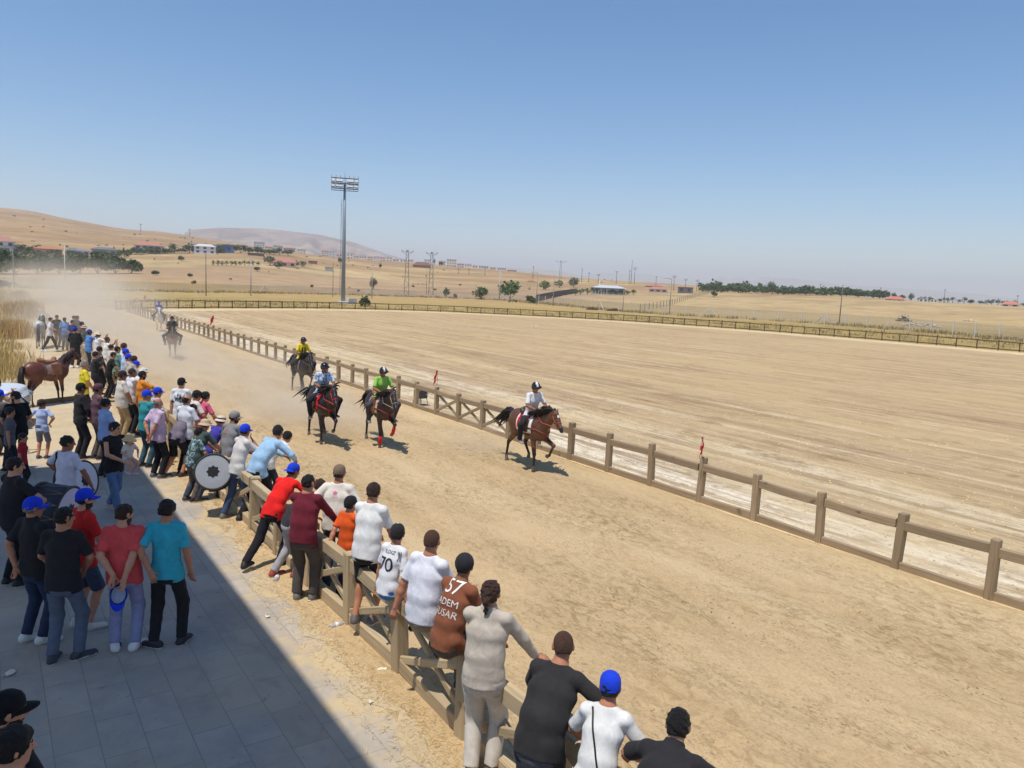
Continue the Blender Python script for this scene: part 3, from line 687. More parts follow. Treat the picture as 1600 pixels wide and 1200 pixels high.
POSES = {
 'stand': dict(lean=2),
 'behind': dict(lean=0, hr=(.05, -.20, .93), hl=(-.07, -.17, .97), pr=(1, -.6, 0), pl=(-1, -.6, 0), handdir=(-.2, 0, -1)),
 'front': dict(lean=3, hr=(.13, .20, .98), hl=(-.13, .20, .98), pr=(1, -.4, 0), pl=(-1, -.4, 0)),
 'pocket': dict(lean=2, hr=(.23, .08, .86), hl=(-.23, .08, .86), pr=(1, -.8, 0), pl=(-1, -.8, 0)),
 'akimbo': dict(lean=2, hr=(.19, .03, 1.02), hl=(-.19, .03, 1.02), pr=(1, -.25, 0), pl=(-1, -.25, 0), handdir=(0, .6, -.4)),
 'crossed': dict(lean=3, hr=(-.10, .24, 1.20), hl=(.10, .22, 1.22), pr=(1, .2, -.3), pl=(-1, .2, -.3)),
 'phone': dict(lean=4, hr=(.10, .36, 1.52), hl=(-.06, .36, 1.48), pr=(1, 0, -1), pl=(-1, 0, -1), handdir=(0, .2, 1)),
 'rail': dict(lean=42, hip=(0, -.46, .90), fr=(.12, -.44, 0), fl=(-.12, -.56, 0), hr=(.16, .06, .97), hl=(-.14, .08, .97), pr=(1, -.3, -.2), pl=(-1, -.3, -.2)),
 'rail_low': dict(lean=58, hip=(0, -.56, .88), fr=(.12, -.5, 0), fl=(-.12, -.75, 0), hr=(.18, .06, .97), hl=(-.16, .08, .97), pr=(1, -.3, 0), pl=(-1, -.3, 0)),
 'rail_up': dict(lean=18, hip=(0, -.24, .92), fr=(.12, -.22, 0), fl=(-.12, -.3, 0), hr=(.20, .12, .97), hl=(-.20, .12, .97), pr=(1, -.5, 0), pl=(-1, -.5, 0)),
 'walk': dict(lean=3, fr=(.09, .30, .0), fl=(-.09, -.30, .05), hr=(.25, -.12, .86), hl=(-.25, .18, .88)),
 'sit': dict(lean=12, hip=(0, -.05, 1.04), fr=(.16, .34, .36), fl=(-.16, .36, .34), hr=(.27, .02, .98), hl=(-.27, .02, .98), pr=(1, -.5, 0), pl=(-1, -.5, 0)),
 'ride': dict(lean=15, hip=(0, 0, .97), fr=(.33, .10, .30), fl=(-.33, .10, .30), hr=(.09, .40, 1.12), hl=(-.09, .42, 1.12), pr=(1, -.5, -.3), pl=(-1, -.5, -.3), kr=(1.2, 1, .2), kl=(-1.2, 1, .2)),
}
def skeleton(P):
    q = dict(hip=(0, 0, .93), lean=2, twist=0, tilt=0, fr=(.11, .02, 0), fl=(-.11, -.02, 0), yawr=-12, yawl=12, hr=(.27, .03, .83), hl=(-.27, .03, .83),
             pr=(.6, -1, 0), pl=(-.6, -1, 0), kr=(.15, 1, 0), kl=(-.15, 1, 0), hyaw=0, hpitch=6, handdir=None, b=1.0, head=1.0)
    q.update(POSES[P.get('pose', 'stand')]); q.update(P)
    K = {'q': q}; q['b'] *= .91; q['head'] *= .96
    hip = np.array(q['hip'], float); R2 = rz(q['twist']) @ ry(q['tilt']) @ rx(-q['lean']); R1 = rz(q['twist'] * .4) @ ry(q['tilt'] * .6) @ rx(-q['lean'] * .6); R0 = rx(-q['lean'] * .3)
    K['hip'], K['R0'], K['R1'], K['R2'] = hip, R0, R1, R2
    K['waist'] = hip + R1 @ (0, 0, .17); K['chest'] = K['waist'] + R2 @ (0, .01, .20); K['neck'] = K['chest'] + R2 @ (0, -.012, .20)
    sw = .166 * (.5 + .5 * q['b'])
    K['sr'] = K['chest'] + R2 @ (sw, -.012, .132); K['sl'] = K['chest'] + R2 @ (-sw, -.012, .132)
    Rh = rz(q['hyaw'] + q['twist']) @ rx(-q['hpitch'] - q['lean'] * .25); K['Rh'] = Rh
    K['head'] = K['neck'] + nrm(R2 @ (0, 0, 1) * .5 + np.array((0, 0, .5))) * .125 + Rh @ (0, .022, 0)
    K['top'] = K['head'] + Rh @ (0, -.01, .115) * q['head']
    for s, sg in (('r', 1), ('l', -1)):
        K['h' + s] = hip + R0 @ (sg * .088, 0, -.03)
        f = np.array(q['f' + s], float); K['foot' + s] = f; an = f + (0, -.03, .085)
        K['k' + s], K['a' + s] = ik(K['h' + s], an, .425, .43, q['k' + s])
        K['e' + s], K['w' + s] = ik(K['s' + s], q['h' + s], .285, .262, q['p' + s])
    return K
def hand_prims(w, d, side, up, h, curl=25):
    """palm, four fingers of different lengths with bends, thumb from the side of the palm"""
    d = nrm(d); s = np.array(side, float); s = nrm(s - d * (s @ d)); n = np.cross(s, d)
    if n @ np.array(up) > 0: n = -n                       # n: direction the palm faces / fingers curl to
    fr_ = max(.0085, .55 * h); P = []
    P.append(Cone(w - d * .01, w + d * .085, (.026, .017), (.040, .014), side=s, k=.012))
    for i, (o, L) in enumerate(((-.030, .058), (-.010, .072), (.010, .076), (.030, .068))):
        p = w + d * .085 + s * o; a = math.radians(curl * (.55 + .12 * i)); cur = 0
        for sg in (.45, .32, .25):
            cur += a; dd = d * math.cos(cur) + n * math.sin(cur); q = p + dd * L * sg; P.append(Cone(p, q, fr_, fr_ * .9, k=.003)); p = q
    t0 = w + d * .025 + s * .030; t1 = t0 + nrm(d * .6 + s * .75 + n * .25) * .036; t2 = t1 + nrm(d * .9 + s * .25 + n * .3) * .032
    P += [Cone(t0, t1, fr_ * 1.25, fr_ * 1.1, k=.008), Cone(t1, t2, fr_ * 1.1, fr_ * .9, k=.003)]
    return P
def body_prims(K, h, tr=1.0, shk=1.0):
    q = K['q']; b = q['b'] * .9; hip, wa, ch, ne, R0, R1, R2, Rh = (K[k] for k in ('hip', 'waist', 'chest', 'neck', 'R0', 'R1', 'R2', 'Rh'))
    X = R2[:, 0]; P = [Cone(hip - R0 @ (0, 0, .05), wa, (.150 * b, .10), (.138 * b, .098 * b), side=R1[:, 0], k=.03), Cone(wa, ch, (.138 * b, .098 * b), (.165 * b, .112), side=X, k=.03),
                       Cone(ch, ne - R2 @ (0, 0, .02), (.165 * b, .112), (.075, .065), side=X, k=.03)]
    P.append(Cone(ne - R2 @ (0, 0, .03), K['head'] + Rh @ (0, -.02, -.05) , .060, .053, k=.02))
    hs = q['head']; hc = K['head']; H = lambda x, y, z: hc + Rh @ (np.array((x, y, z)) * hs)
    P += [Ell(H(0, -.012, .030), np.array((.076, .097, .085)) * hs, Rh, k=.02), Ell(H(0, .028, -.045), np.array((.058, .062, .068)) * hs, Rh, k=.025), Ell(H(0, .060, -.095), np.array((.030, .026, .024)) * hs, Rh, k=.02),
          Cone(H(0, .086, .012), H(0, .108, -.026), .011 * hs, .017 * hs, k=.012), Ell(H(0, .076, .030), np.array((.052, .018, .014)) * hs, Rh, k=.015), Ell(H(0, .083, -.062), np.array((.024, .013, .010)) * hs, Rh, k=.006)]
    for s in (-1, 1):
        P += [Ell(H(s * .079, -.010, -.004), np.array((.011, .022, .033)) * hs, Rh @ rz(-s * 22), k=.006), Ell(H(s * .031, .096, .006), np.array((.017, .012, .011)) * hs, Rh, k=.004, sub=True),
              Ell(H(s * .031, .082, .006), np.array((.013, .012, .012)) * hs, Rh, k=.003)]
    for s, sg in (('r', 1), ('l', -1)):
        S, E, W = K['s' + s], K['e' + s], K['w' + s]; bb = .6 + .4 * b
        P += [Ell(S, (.046, .046, .046), k=.02), Cone(ne - R2 @ (0, 0, .03), S, .038, .04, k=.02), Cone(S, E, .044 * bb, .041 * bb, k=.02), Cone(E, E + (W - E) * .35, .041 * bb, .043 * bb, k=.02), Cone(E + (W - E) * .35, W, .043 * bb, .027, k=.02)]
        hd = q['handdir'] if q['handdir'] is not None else (W - E) + np.array((0, 0, -.02))
        sd = q.get('hside', (-sg, .3, 0)) if abs(nrm(hd)[2]) > .6 else (-sg, .2, .2)
        P += hand_prims(W, np.array(hd, float), np.array(sd, float), (0, 0, 1) if abs(nrm(hd)[2]) < .6 else (sg, -.3, 0), h, q.get('curl', 28))
        Hh, Kn, A = K['h' + s], K['k' + s], K['a' + s]
        back = nrm(np.array((0, -1, 0)) - nrm(A - Kn) * (np.array((0, -1, 0)) @ nrm(A - Kn)))
        P += [Cone(Hh, Kn, .075 * bb * tr, .054 * shk, k=.02), Cone(Kn, A, .050 * shk, .038, k=.02)]
        if shk == 1.0: P.append(Ell(Kn + (A - Kn) * .3 + back * .018, (.046, .046, .11), k=.03))
        fy = rz(q['yaw' + s]) @ (0, 1, 0); f = K['foot' + s]
        P += [Cone(f + (0, 0, .05) - fy * .05, f + (0, 0, .028) + fy * .15, (.036, .04), (.042, .026), side=rz(q['yaw' + s])[:, 0], k=.03), Cone(A, f + (0, 0, .05) - fy * .03, .038, .042, k=.02)]
    return P
def finish(v, K, s): return v * s
def add_part(name, PQ, mats, parent, s, mi=None):
    P, Q = PQ
    if len(Q) == 0: return None
    return link(name, mesh_np(name, P * s, Q, mi), mats, parent)
def cap_mesh(K, mat, parent, s, back=False, name='cap', button=None):
    hc, Rh, hs = K['head'], K['Rh'], K['q']['head']; R = Rh @ rx(6)
    M = Matrix([list(r) for r in R]).to_4x4(); T = Matrix.Translation(Vector(hc * s)) @ M @ Matrix.Scale(s * hs, 4)
    mb = MB(); n = 36; prof = [(1.0, 0.0), (1.015, .028), (.97, .058), (.82, .086), (.55, .106), (.22, .1145), (.0, .116)]
    for r0, z in prof:
        for k in range(n):
            a = k * 2 * math.pi / n; r = r0 * (1 - .022 * abs(math.cos(3 * a)) ** 10 * (z > .03)); mb.v.append(tuple(T @ Vector((r * .087 * math.cos(a), r * .108 * math.sin(a) - .012, z + .024 - (.024 * (1 - z / .116) if math.sin(a) < -.1 else 0)))))
    for i in range(len(prof) - 1):
        for k in range(n): j = (k + 1) % n; mb.f.append((i * n + k, i * n + j, i * n + n + j, i * n + n + k)); mb.m.append(0)
    o = mb.build(name, mat, parent, True)
    sg = -1 if back else 1; b2 = MB(); nb = 14; rings = 6
    for lay in (0, 1):
        for i in range(rings):
            t = i / (rings - 1)
            for k in range(nb + 1):
                a = math.radians(25 + 130 * k / nb); e = .078 * math.sin(math.pi * k / nb) ** .6 * t
                x, y = .087 * math.cos(a) * (1 + .05 * t), (.108 * math.sin(a) + e); z = .026 - .10 * x * x / .0076 * .12 - t * .016 - lay * .006
                b2.v.append(tuple(T @ Vector((x, sg * y - .012, z))))
    W = nb + 1
    for lay in (0, 1):
        o0 = lay * rings * W
        for i in range(rings - 1):
            for k in range(nb):
                f = (o0 + i * W + k, o0 + i * W + k + 1, o0 + (i + 1) * W + k + 1, o0 + (i + 1) * W + k); b2.f.append(f if lay else f[::-1]); b2.m.append(0)
    for k in range(nb): a = (rings - 1) * W + k; c = a + rings * W; b2.f.append((a, a + 1, c + 1, c)); b2.m.append(0)
    b2.build('brim', mat, o, True)
    if button is not None:
        b3 = MB(); b3.lathe([(.001, .142), (.011, .141), (.012, .136)], 10, T); b3.build('button', button, o, True)
    return o
def hat_mesh(K, mat, parent, s, brim=.075, droop=.03, name='hat', band=None, crown=.105):
    hc, Rh, hs = K['head'], K['Rh'], K['q']['head']
    T = Matrix.Translation(Vector(hc * s)) @ Matrix([list(r) for r in Rh]).to_4x4() @ Matrix.Scale(s * hs, 4); mb = MB(); n = 30
    prof = [(.10 + brim, .022 - droop), (.10 + brim * .5, .026 - droop * .35), (.098, .030), (.096, .055), (.088, .085), (.07, crown), (.035, crown + .012), (.0, crown + .014)]
    und = [(.10 + brim, .017 - droop), (.097, .024)]
    allp = und[::-1] + prof
    for r, z in allp:
        for k in range(n):
            a = k * 2 * math.pi / n; wv = 1 + .03 * math.sin(3 * a + brim * 90); mb.v.append(tuple(T @ Vector((r * .92 * wv * math.cos(a), r * 1.1 * math.sin(a) - .012, z + .006 * math.sin(2 * a) * (r > .11)))))
    for i in range(len(allp) - 1):
        for k in range(n): j = (k + 1) % n; mb.f.append((i * n + k, i * n + j, i * n + n + j, i * n + n + k)); mb.m.append(0)
    o = mb.build(name, mat, parent, True)
    if band is not None:
        b2 = MB()
        for z in (.034, .058):
            for k in range(n): a = k * 2 * math.pi / n; b2.v.append(tuple(T @ Vector((.0985 * .94 * math.cos(a), .0985 * 1.12 * math.sin(a) - .012, z))))
        for k in range(n): j = (k + 1) % n; b2.f.append((k, j, n + j, n + k)); b2.m.append(0)
        b2.build('hatband', band, o, True)
    return o
PEOPLE = {}
def person(label, px=None, h=1.75, face=30, pose='stand', shirt=None, sleeve='short', trousers=None, legs='long', shoe=SHOE_BLACK, sole=SHOE_WHITE, hair='black', cut='short', cap=None, capback=False, hat=None, sk='m',
           res=.016, base=0.0, group=None, belly=0.0, shirtlen=1.0, collar=False, beard=False, at_xyz=None, key=None, fold=.0016, shirtmat=None, trmat=None, loose=1.0, helmet=None, foot=None, gender='person', **kw):
    s = h / 1.75; hr = res / s
    K = skeleton(dict(pose=pose, **kw)); q = K['q']; seed = abs(hash(label)) % 9973 if False else sum(map(ord, label)) % 9973
    yaw = face - 90; Rw = rz(yaw)
    if at_xyz is not None: loc = np.array(at_xyz, float)
    elif foot is not None:
        fz = foot[2] if len(foot) > 2 else 0.0; g0 = at(foot[0], foot[1], fz); mf = Rw @ ((K['footr'] + K['footl']) * .5 * s); loc = np.array((g0[0] - mf[0], g0[1] - mf[1], fz))
    else:
        capadd = .035 if (cap or hat or helmet) else .008
        tw = Rw @ (K['top'] * s); ztop = tw[2] + base + capadd * s * q['head']
        loc = at(px[0], px[1], ztop) - np.array((tw[0], tw[1], ztop)); loc[2] = base
    # body
    bp = body_prims(K, hr, .9, .82 if legs == 'long' else 1.0); P, Q = sdf(bp, hr, smooth=1)
    fc = fcent(P, Q); hl = (fc - K['head']) @ K['Rh'] / q['head']; mi = np.zeros(len(Q), np.int32)
    hm = hairm(HAIRC[hair])
    inhead = np.abs(hl).max(1) < .13
    eye = np.zeros(len(Q), bool)
    for sg in (-1, 1): eye |= np.linalg.norm(hl - (sg * .031, .092, .006), axis=1) < .013
    mi[eye & inhead] = 1
    lip = inhead & (np.abs(hl[:, 2] + .062) < .011) & (np.abs(hl[:, 0]) < .024) & (hl[:, 1] > .078); mi[lip] = 2
    brow = inhead & (np.abs(hl[:, 2] - .030) < .007) & (np.abs(np.abs(hl[:, 0]) - .032) < .019) & (hl[:, 1] > .07); mi[brow] = 3
    if beard: mi[inhead & ~lip & ((hl[:, 2] < -.045) & (hl[:, 1] > -.005) & (hl[:, 2] > -.13) & (np.abs(hl[:, 0]) + .5 * (hl[:, 1]) > .0) & ((hl[:, 2] < -.07) | (np.abs(hl[:, 0]) > .028) ))] = 3
    root = link('person', mesh_np('person', P * s, Q, mi), [skin(SK[sk]), EYE, LIP, hm], None, Vector(loc), math.radians(yaw))
    tag(root, label, 'person', group)
    b = q['b']; hip, wa, ch, ne, R0, R1, R2, Rh = (K[k] for k in ('hip', 'waist', 'chest', 'neck', 'R0', 'R1', 'R2', 'Rh')); X = R2[:, 0]
    # shirt
    sm = shirtmat or cloth(shirt)
    ln = .115 * shirtlen; g = loose; bb0 = .55 + .45 * b
    pr = [Cone(hip - R0 @ (0, 0, min(ln, .09)), wa, (.172 * b * g, .128 * g + belly * .4), (.168 * b * g, .124 * b * g + belly * .4), side=R1[:, 0], k=.03, flata=True), Cone(wa, ch, (.168 * b * g, .124 * b * g + belly * .3), (.178 * b * (.5 + .5 * g), .126), side=X, k=.03),
          Cone(ch, ne + R2 @ (0, 0, -.012), (.184 * b * (.5 + .5 * g), .130), (.082, .074), side=X, k=.03, flatb=True)]
    for sd in 'rl': pr.append(Cone(K['h' + sd] + R0 @ (0, 0, .05), K['h' + sd] + (K['k' + sd] - K['h' + sd]) * max(.06, (ln - .02) / .42), .090 * bb0 + .010, .090 * bb0 + .012, k=.03, flatb=True))
    if belly: pr.append(Ell(wa + R1 @ (0, .06, -.05), (.15 * b, .08 + belly, .16), R1, k=.06))
    for sg, S, E, W in ((1, K['sr'], K['er'], K['wr']), (-1, K['sl'], K['el'], K['wl'])):
        bb = .6 + .4 * b
        pr += [Cone(ne - R2 @ (0, 0, .030), S - R2 @ (0, 0, .006), .046, .054, k=.035), Ell(S - R2 @ (0, 0, .008), (.054, .056, .052), k=.03)]
        if sleeve == 'short': pr.append(Cone(S, S + (E - S) * .84, .054 * bb, .063 * bb, k=.02, flatb=True))
        elif sleeve == 'long': pr += [Cone(S, E, .060 * bb, .054 * bb, k=.02), Cone(E, E + (W - E) * .95, .054 * bb, .040, k=.02, flatb=True)]
    if collar: pr.append(Cone(ne - R2 @ (0, -.004, .03), ne + R2 @ (0, -.006, .035), .078, .069, k=.008, flatb=True))
    so = add_part('shirt', sdf(pr, hr, fold=fold / s, seed=seed, smooth=2), sm, root, s)
    # trousers
    tm = trmat or cloth(trousers)
    pr = [Cone(wa - R1 @ (0, 0, .09), hip - R0 @ (0, 0, .075), (.150 * b, .108 * b), (.160 * b, .116 * b), side=R0[:, 0], k=.03, flata=True)]
    for sd in 'rl':
        Hh, Kn, A = K['h' + sd], K['k' + sd], K['a' + sd]; bb = .55 + .45 * b; wl_ = kw.get('legw', 1.0)
        if legs == 'long': pr += [Cone(Hh, Kn, .092 * bb * wl_, .072 * wl_, k=.03), Cone(Kn, A + (Kn - A) * .03, .070 * wl_, .060 * wl_, k=.03, flatb=True)]
        else: pr += [Cone(Hh, Hh + (Kn - Hh) * (.97 if legs == 'shorts' else .7), .092 * bb, .088 * bb, k=.03, flatb=True)]
    add_part('trousers' if legs == 'long' else 'shorts', sdf(pr, hr, fold=.0034 / s, seed=seed + 5, smooth=2), tm, root, s)
    # shoes
    if shoe is not None and px != 'nofeet':
        for sd in 'rl':
            f = K['foot' + sd]; M = rz(q['yaw' + sd]); fy = M @ (0, 1, 0); tilt = q.get('footpitch' + sd, 0)
            if tilt: fy = M @ rx(tilt) @ (0, 1, 0)
            pr = [Cone(f + (0, 0, .046) - fy * .065, f + (0, 0, .032) + fy * .155, (.043, .05), (.050, .033), side=M[:, 0], k=.02), Cone(f + (0, 0, .05) - fy * .045, K['a' + sd] + (0, 0, .005), .047, .048, k=.03)]
            PQ = sdf(pr, min(hr, .014), clips=[((0, 0, -1), -f[2] - .001)] if not tilt else (), smooth=1)
            z = fcent(*PQ)[:, 2] - f[2]; mi = (z < .027).astype(np.int32)
            add_part('shoe', PQ, [plain(shoe, .6, name='shoe_upper'), plain(sole, .7, name='shoe_sole')], root, s, mi)
    # hair
    hs = q['head']; hc = K['head']; H = lambda x, y, z: hc + Rh @ (np.array((x, y, z)) * hs)
    nrmw = lambda n_, p0: (Rh @ np.array(n_, float), float((Rh @ np.array(n_, float)) @ p0))
    if cut != 'none':
        up_ = {'buzz': .003, 'short': .0065, 'full': .016, 'bald': .003, 'pony': .008, 'long': .010}[cut]
        pr = [Ell(H(0, -.014, .031), np.array((.076 + up_, .097 + up_, .085 + up_ * 1.15)) * hs, Rh, k=.01), Ell(H(0, -.045, -.02), np.array((.062 + up_ * .6, .060 + up_, .062)) * hs, Rh, k=.03)]
        cl = [nrmw((0, .84, -.54), H(0, .050, .0) if cut != 'bald' else H(0, .02, 0)), nrmw((0, -.25, -.97), H(0, -.06, -.060 if cut != 'buzz' else -.05))]
        if cut == 'bald': cl.append(nrmw((0, .35, .93), H(0, -.03, .055)))
        if cut == 'pony': pr += [Cone(H(0, -.105, .0), H(0, -.125, -.05), .026, .030, k=.012), Cone(H(0, -.125, -.05), H(0, -.118, -.15), .028, .014, k=.01)]
        if cut == 'pony': cl = [nrmw((0, .84, -.54), H(0, .050, .0))]
        if cap or hat or helmet: cl.append(nrmw((0, 0, 1), H(0, 0, .045)))
        add_part('hair', sdf(pr, hr * .8, clips=cl, fold=.006 if cut != 'buzz' else 0, seed=seed, smooth=0, foldf=3.0), hm if cut != 'buzz' else hairm(tuple(.88 * a + .12 * c for a, c in zip(HAIRC[hair], SK[sk]))), root, s)
    if cap: cap_mesh(K, cloth(cap), root, s, capback, button=plain((.8, .8, .8, 1), name='button') if kw.get('button') else cloth(cap))
    if hat: hat_mesh(K, cloth(hat[0]), root, s, hat[1], hat[2], 'sun_hat', cloth(hat[3]) if len(hat) > 3 else None)
    if helmet:
        hel = [Ell(H(0, -.012, .035), np.array((.105, .125, .108)) * hs, Rh, k=.02), Ell(H(0, -.012, -.02), np.array((.10, .112, .09)) * hs, Rh, k=.03)]
        cl = [nrmw((0, .75, -.66), H(0, .075, .01)), nrmw((0, 0, -1), H(0, 0, -.07))]
        PQ = sdf(hel, hr * .8, clips=cl); xl = (fcent(*PQ) - hc) @ Rh; st = np.where((np.abs(xl[:, 0]) < .024) & (xl[:, 2] > .03), 1, 0) if helmet[1] is not None else np.zeros(len(PQ[1]), int)
        ho = add_part('helmet', PQ, [plain(helmet[0], .25, name='helmet_shell'), plain(helmet[1] or helmet[0], .3, name='helmet_stripe')], root, s, st)
        vis = MB(); T = Matrix.Translation(Vector(hc * s)) @ Matrix([list(r) for r in Rh]).to_4x4() @ Matrix.Scale(s * hs, 4); ang = [math.radians(25 + 130 * k / 12) for k in range(13)]
        pts = [T @ Vector((.106 * math.cos(a) * e, .120 * math.sin(a) * e - .012 + (e - 1) * .1, .072 - (e - 1) * .05 - t)) for t in (0, .006) for e in (1.0, 1.28) for a in ang]
        fcs = []
        for lay in (0, 26):
            for k in range(12): fcs.append((lay + k, lay + k + 1, lay + 14 + k, lay + 13 + k))
        vis.poly(pts, fcs); vis.build('visor', plain(helmet[0], .3, name='helmet_shell'), ho, True)
    root['_k'] = 0; del root['_k']
    PEOPLE[key or label] = (root, K, s, so, loc, yaw)
    return root
def lettering(key, text, size, ox, oz, color, parent_name='lettering', polys=None, side='back', spacing=1.0, name='lettering', outline=None):
    """letters or marks laid on the shirt cloth: projected on the real surface and raised 3 mm"""
    root, K, s, so, loc, yaw = PEOPLE[key]
    me0 = so.data; bv = BVHTree.FromPolygons([v.co.copy() for v in me0.vertices], [tuple(p.vertices) for p in me0.polygons])
    if polys is None:
        cu = bpy.data.curves.new('txt', 'FONT'); cu.body = text; cu.size = size; cu.align_x = 'CENTER'; cu.space_character = spacing; cu.offset = 0.0; cu.resolution_u = 3
        to = bpy.data.objects.new('txt', cu); COL.objects.link(to); dg = bpy.context.evaluated_depsgraph_get(); me = bpy.data.meshes.new_from_object(to.evaluated_get(dg)); bpy.data.objects.remove(to)
    else:
        me = bpy.data.meshes.new('mark'); me.from_pydata([(x, y, 0) for x, y in polys[0]], [], polys[1]); me.update()
    bm = bmesh.new(); bm.from_mesh(me); bmesh.ops.triangulate(bm, faces=bm.faces[:])
    for ax_ in (0, 1):
        lo_, hi_ = min(v.co[ax_] for v in bm.verts), max(v.co[ax_] for v in bm.verts)
        for c_ in np.arange(lo_ + .02, hi_, .02):
            no_ = [0, 0, 0]; no_[ax_] = 1; co_ = [0, 0, 0]; co_[ax_] = float(c_); bmesh.ops.bisect_plane(bm, geom=bm.verts[:] + bm.edges[:] + bm.faces[:], plane_co=co_, plane_no=no_)
    bmesh.ops.triangulate(bm, faces=bm.faces[:])
    R2 = K['R2']; c0 = K['chest']; sg = -1 if side == 'back' else 1
    if side in ('right', 'left'):
        fx = R2[:, 1] * (1 if side == 'right' else -1); fz = R2[:, 2]; fd = R2[:, 0] * (1 if side == 'right' else -1)
    else: fx, fz, fd = R2[:, 0] * (1 if side == 'back' else -1), R2[:, 2], R2[:, 1] * sg
    for v in bm.verts:
        p = (c0 + fx * (v.co.x + ox) + fz * (v.co.y + oz)) * s; o = Vector(p + fd * .5 * s)
        hit = bv.ray_cast(o, Vector(-fd))
        v.co = (hit[0] + Vector(fd) * .0065) if hit[0] is not None else Vector(p + fd * .13 * s)
    me2 = bpy.data.meshes.new(name); bm.to_mesh(me2); bm.free(); bpy.data.meshes.remove(me)
    return link(name, me2, plain(color, .7, name='print'), so)

# ------------------------------------------------------------------ horses
def horse(label, loc, face, coat, legs_dark, mane, pose='canter', s=.92, res=.03, neck_up=0.0, tail='fly', pad=None, saddle=None, bridle=C(60, 40, 30), breast=None, wraps=None, group=None, headturn=0.0, pad_edge=None, mane_fly=True, blaze=False, muzzle=None):
    h = res / s; V = lambda *a: np.array(a, float)
    lg = {
     'canter': dict(FR=[(.13, .50, 1.02), (.14, .40, .84), (.13, .47, .45), (.13, .46, .13), (.13, .46, .0)], FL=[(-.13, .52, 1.02), (-.14, .56, .86), (-.13, .96, .76), (-.13, .78, .47), (-.13, .66, .42)],
                    HR=[(.12, -.58, 1.14), (.15, -.50, .86), (.13, -.86, .53), (.13, -.94, .15), (.13, -.90, .0)], HL=[(-.12, -.56, 1.14), (-.15, -.30, .86), (-.13, -.42, .58), (-.13, -.20, .32), (-.13, -.22, .20)]),
     'trot': dict(FR=[(.13, .50, 1.02), (.14, .54, .84), (.13, .74, .60), (.12, .60, .32), (.12, .52, .25)], FL=[(-.13, .50, 1.02), (-.14, .42, .84), (-.13, .46, .45), (-.13, .42, .13), (-.13, .42, 0)],
                  HR=[(.12, -.58, 1.14), (.15, -.48, .86), (.13, -.72, .53), (.13, -.72, .14), (.13, -.68, 0)], HL=[(-.12, -.58, 1.14), (-.15, -.36, .86), (-.13, -.50, .60), (-.13, -.34, .30), (-.13, -.34, .18)]),
     'stand': dict(FR=[(.13, .48, 1.02), (.14, .40, .84), (.13, .45, .45), (.13, .44, .13), (.13, .47, 0)], FL=[(-.13, .48, 1.02), (-.14, .40, .84), (-.13, .50, .45), (-.13, .52, .13), (-.13, .55, 0)],
                   HR=[(.12, -.58, 1.14), (.15, -.48, .86), (.13, -.74, .54), (.13, -.72, .14), (.13, -.68, 0)], HL=[(-.12, -.58, 1.14), (-.15, -.44, .86), (-.13, -.66, .54), (-.13, -.62, .14), (-.13, -.58, 0)])}[pose]
    X = (1, 0, 0); nu = neck_up - (.25 if pose == 'canter' else 0); P = []
    P += [Cone(V(0, -.52, 1.16), V(0, .12, 1.10), (.25, .29), (.255, .315), side=X, k=.08), Cone(V(0, .12, 1.10), V(0, .52, 1.12), (.255, .315), (.21, .30), side=X, k=.08), Ell(V(0, -.60, 1.20), (.235, .30, .28), k=.10),
          Ell(V(0, .58, 1.10), (.175, .20, .24), k=.08), Ell(V(0, .30, 1.36), (.09, .26, .10), k=.08)]
    poll = V(headturn * .12, 1.06 - .25 * nu, 1.66 + .22 * nu); P += [Cone(V(0, .52, 1.20), V(headturn * .05, .80 - .08 * nu, 1.42 + .08 * nu), (.125, .25), (.10, .185), side=X, k=.08), Cone(V(headturn * .05, .80 - .08 * nu, 1.42 + .08 * nu), poll, (.10, .185), (.075, .12), side=X, k=.05)]
    hd = nrm(V(headturn * .3, .62, -.70)); mz = poll + V(0, .02, .0) + hd * .50; jaw = poll + hd * .14
    side = nrm(np.cross(hd, (0, 0, 1))); side = side if side[0] > 0 else -side
    P += [Cone(poll + V(0, .03, 0), poll + hd * .22, (.075, .12), (.068, .105), side=side, k=.03), Cone(poll + hd * .22, mz - hd * .08, (.066, .10), (.048, .062), side=side, k=.03), Cone(mz - hd * .08, mz, (.050, .060), (.047, .052), side=side, k=.02)]
    up_h = nrm(np.cross(side, hd)); up_h = up_h if up_h[2] > 0 else -up_h
    for sg in (-1, 1):
        e0 = poll + side * sg * .050 + up_h * .06 - hd * .02; P.append(Cone(e0, e0 + side * sg * .02 + V(0, .02, .13), .030, .008, k=.012))
        P.append(Ell(poll + hd * .16 + side * sg * .066 + up_h * .035, (.020, .020, .018), k=.012)); P.append(Ell(mz + side * sg * .034 + up_h * .012 + hd * .01, (.012, .014, .014), k=.008, sub=True))
    P.append(Ell(poll + hd * .10 - up_h * .055, (.062, .085, .085), k=.03))
    hoofs = []
    for nm, L in lg.items():
        L = [V(*p) for p in L]
        if nm[0] == 'F': P += [Cone(L[0], L[1], (.095, .15), (.075, .085), side=X, k=.06), Cone(L[1], L[2], .075, .050, k=.03), Ell(L[2], (.050, .052, .060), k=.02), Cone(L[2], L[3], .038, .031, k=.02)]
        else: P += [Cone(L[0], L[1], (.14, .22), (.11, .13), side=X, k=.08), Cone(L[1], L[2], (.095, .115), (.045, .055), side=X, k=.04), Ell(L[2], (.042, .055, .060), k=.02), Cone(L[2], L[3], .040, .033, k=.02)]
        d = nrm(L[4] - L[3]); P += [Ell(L[3], (.040, .042, .040), k=.015), Cone(L[3], L[3] + d * .07, .034, .042, k=.015), Cone(L[3] + d * .06, L[4] + d * .0, .045, .060, k=.01, flatb=True)]; hoofs.append(L)
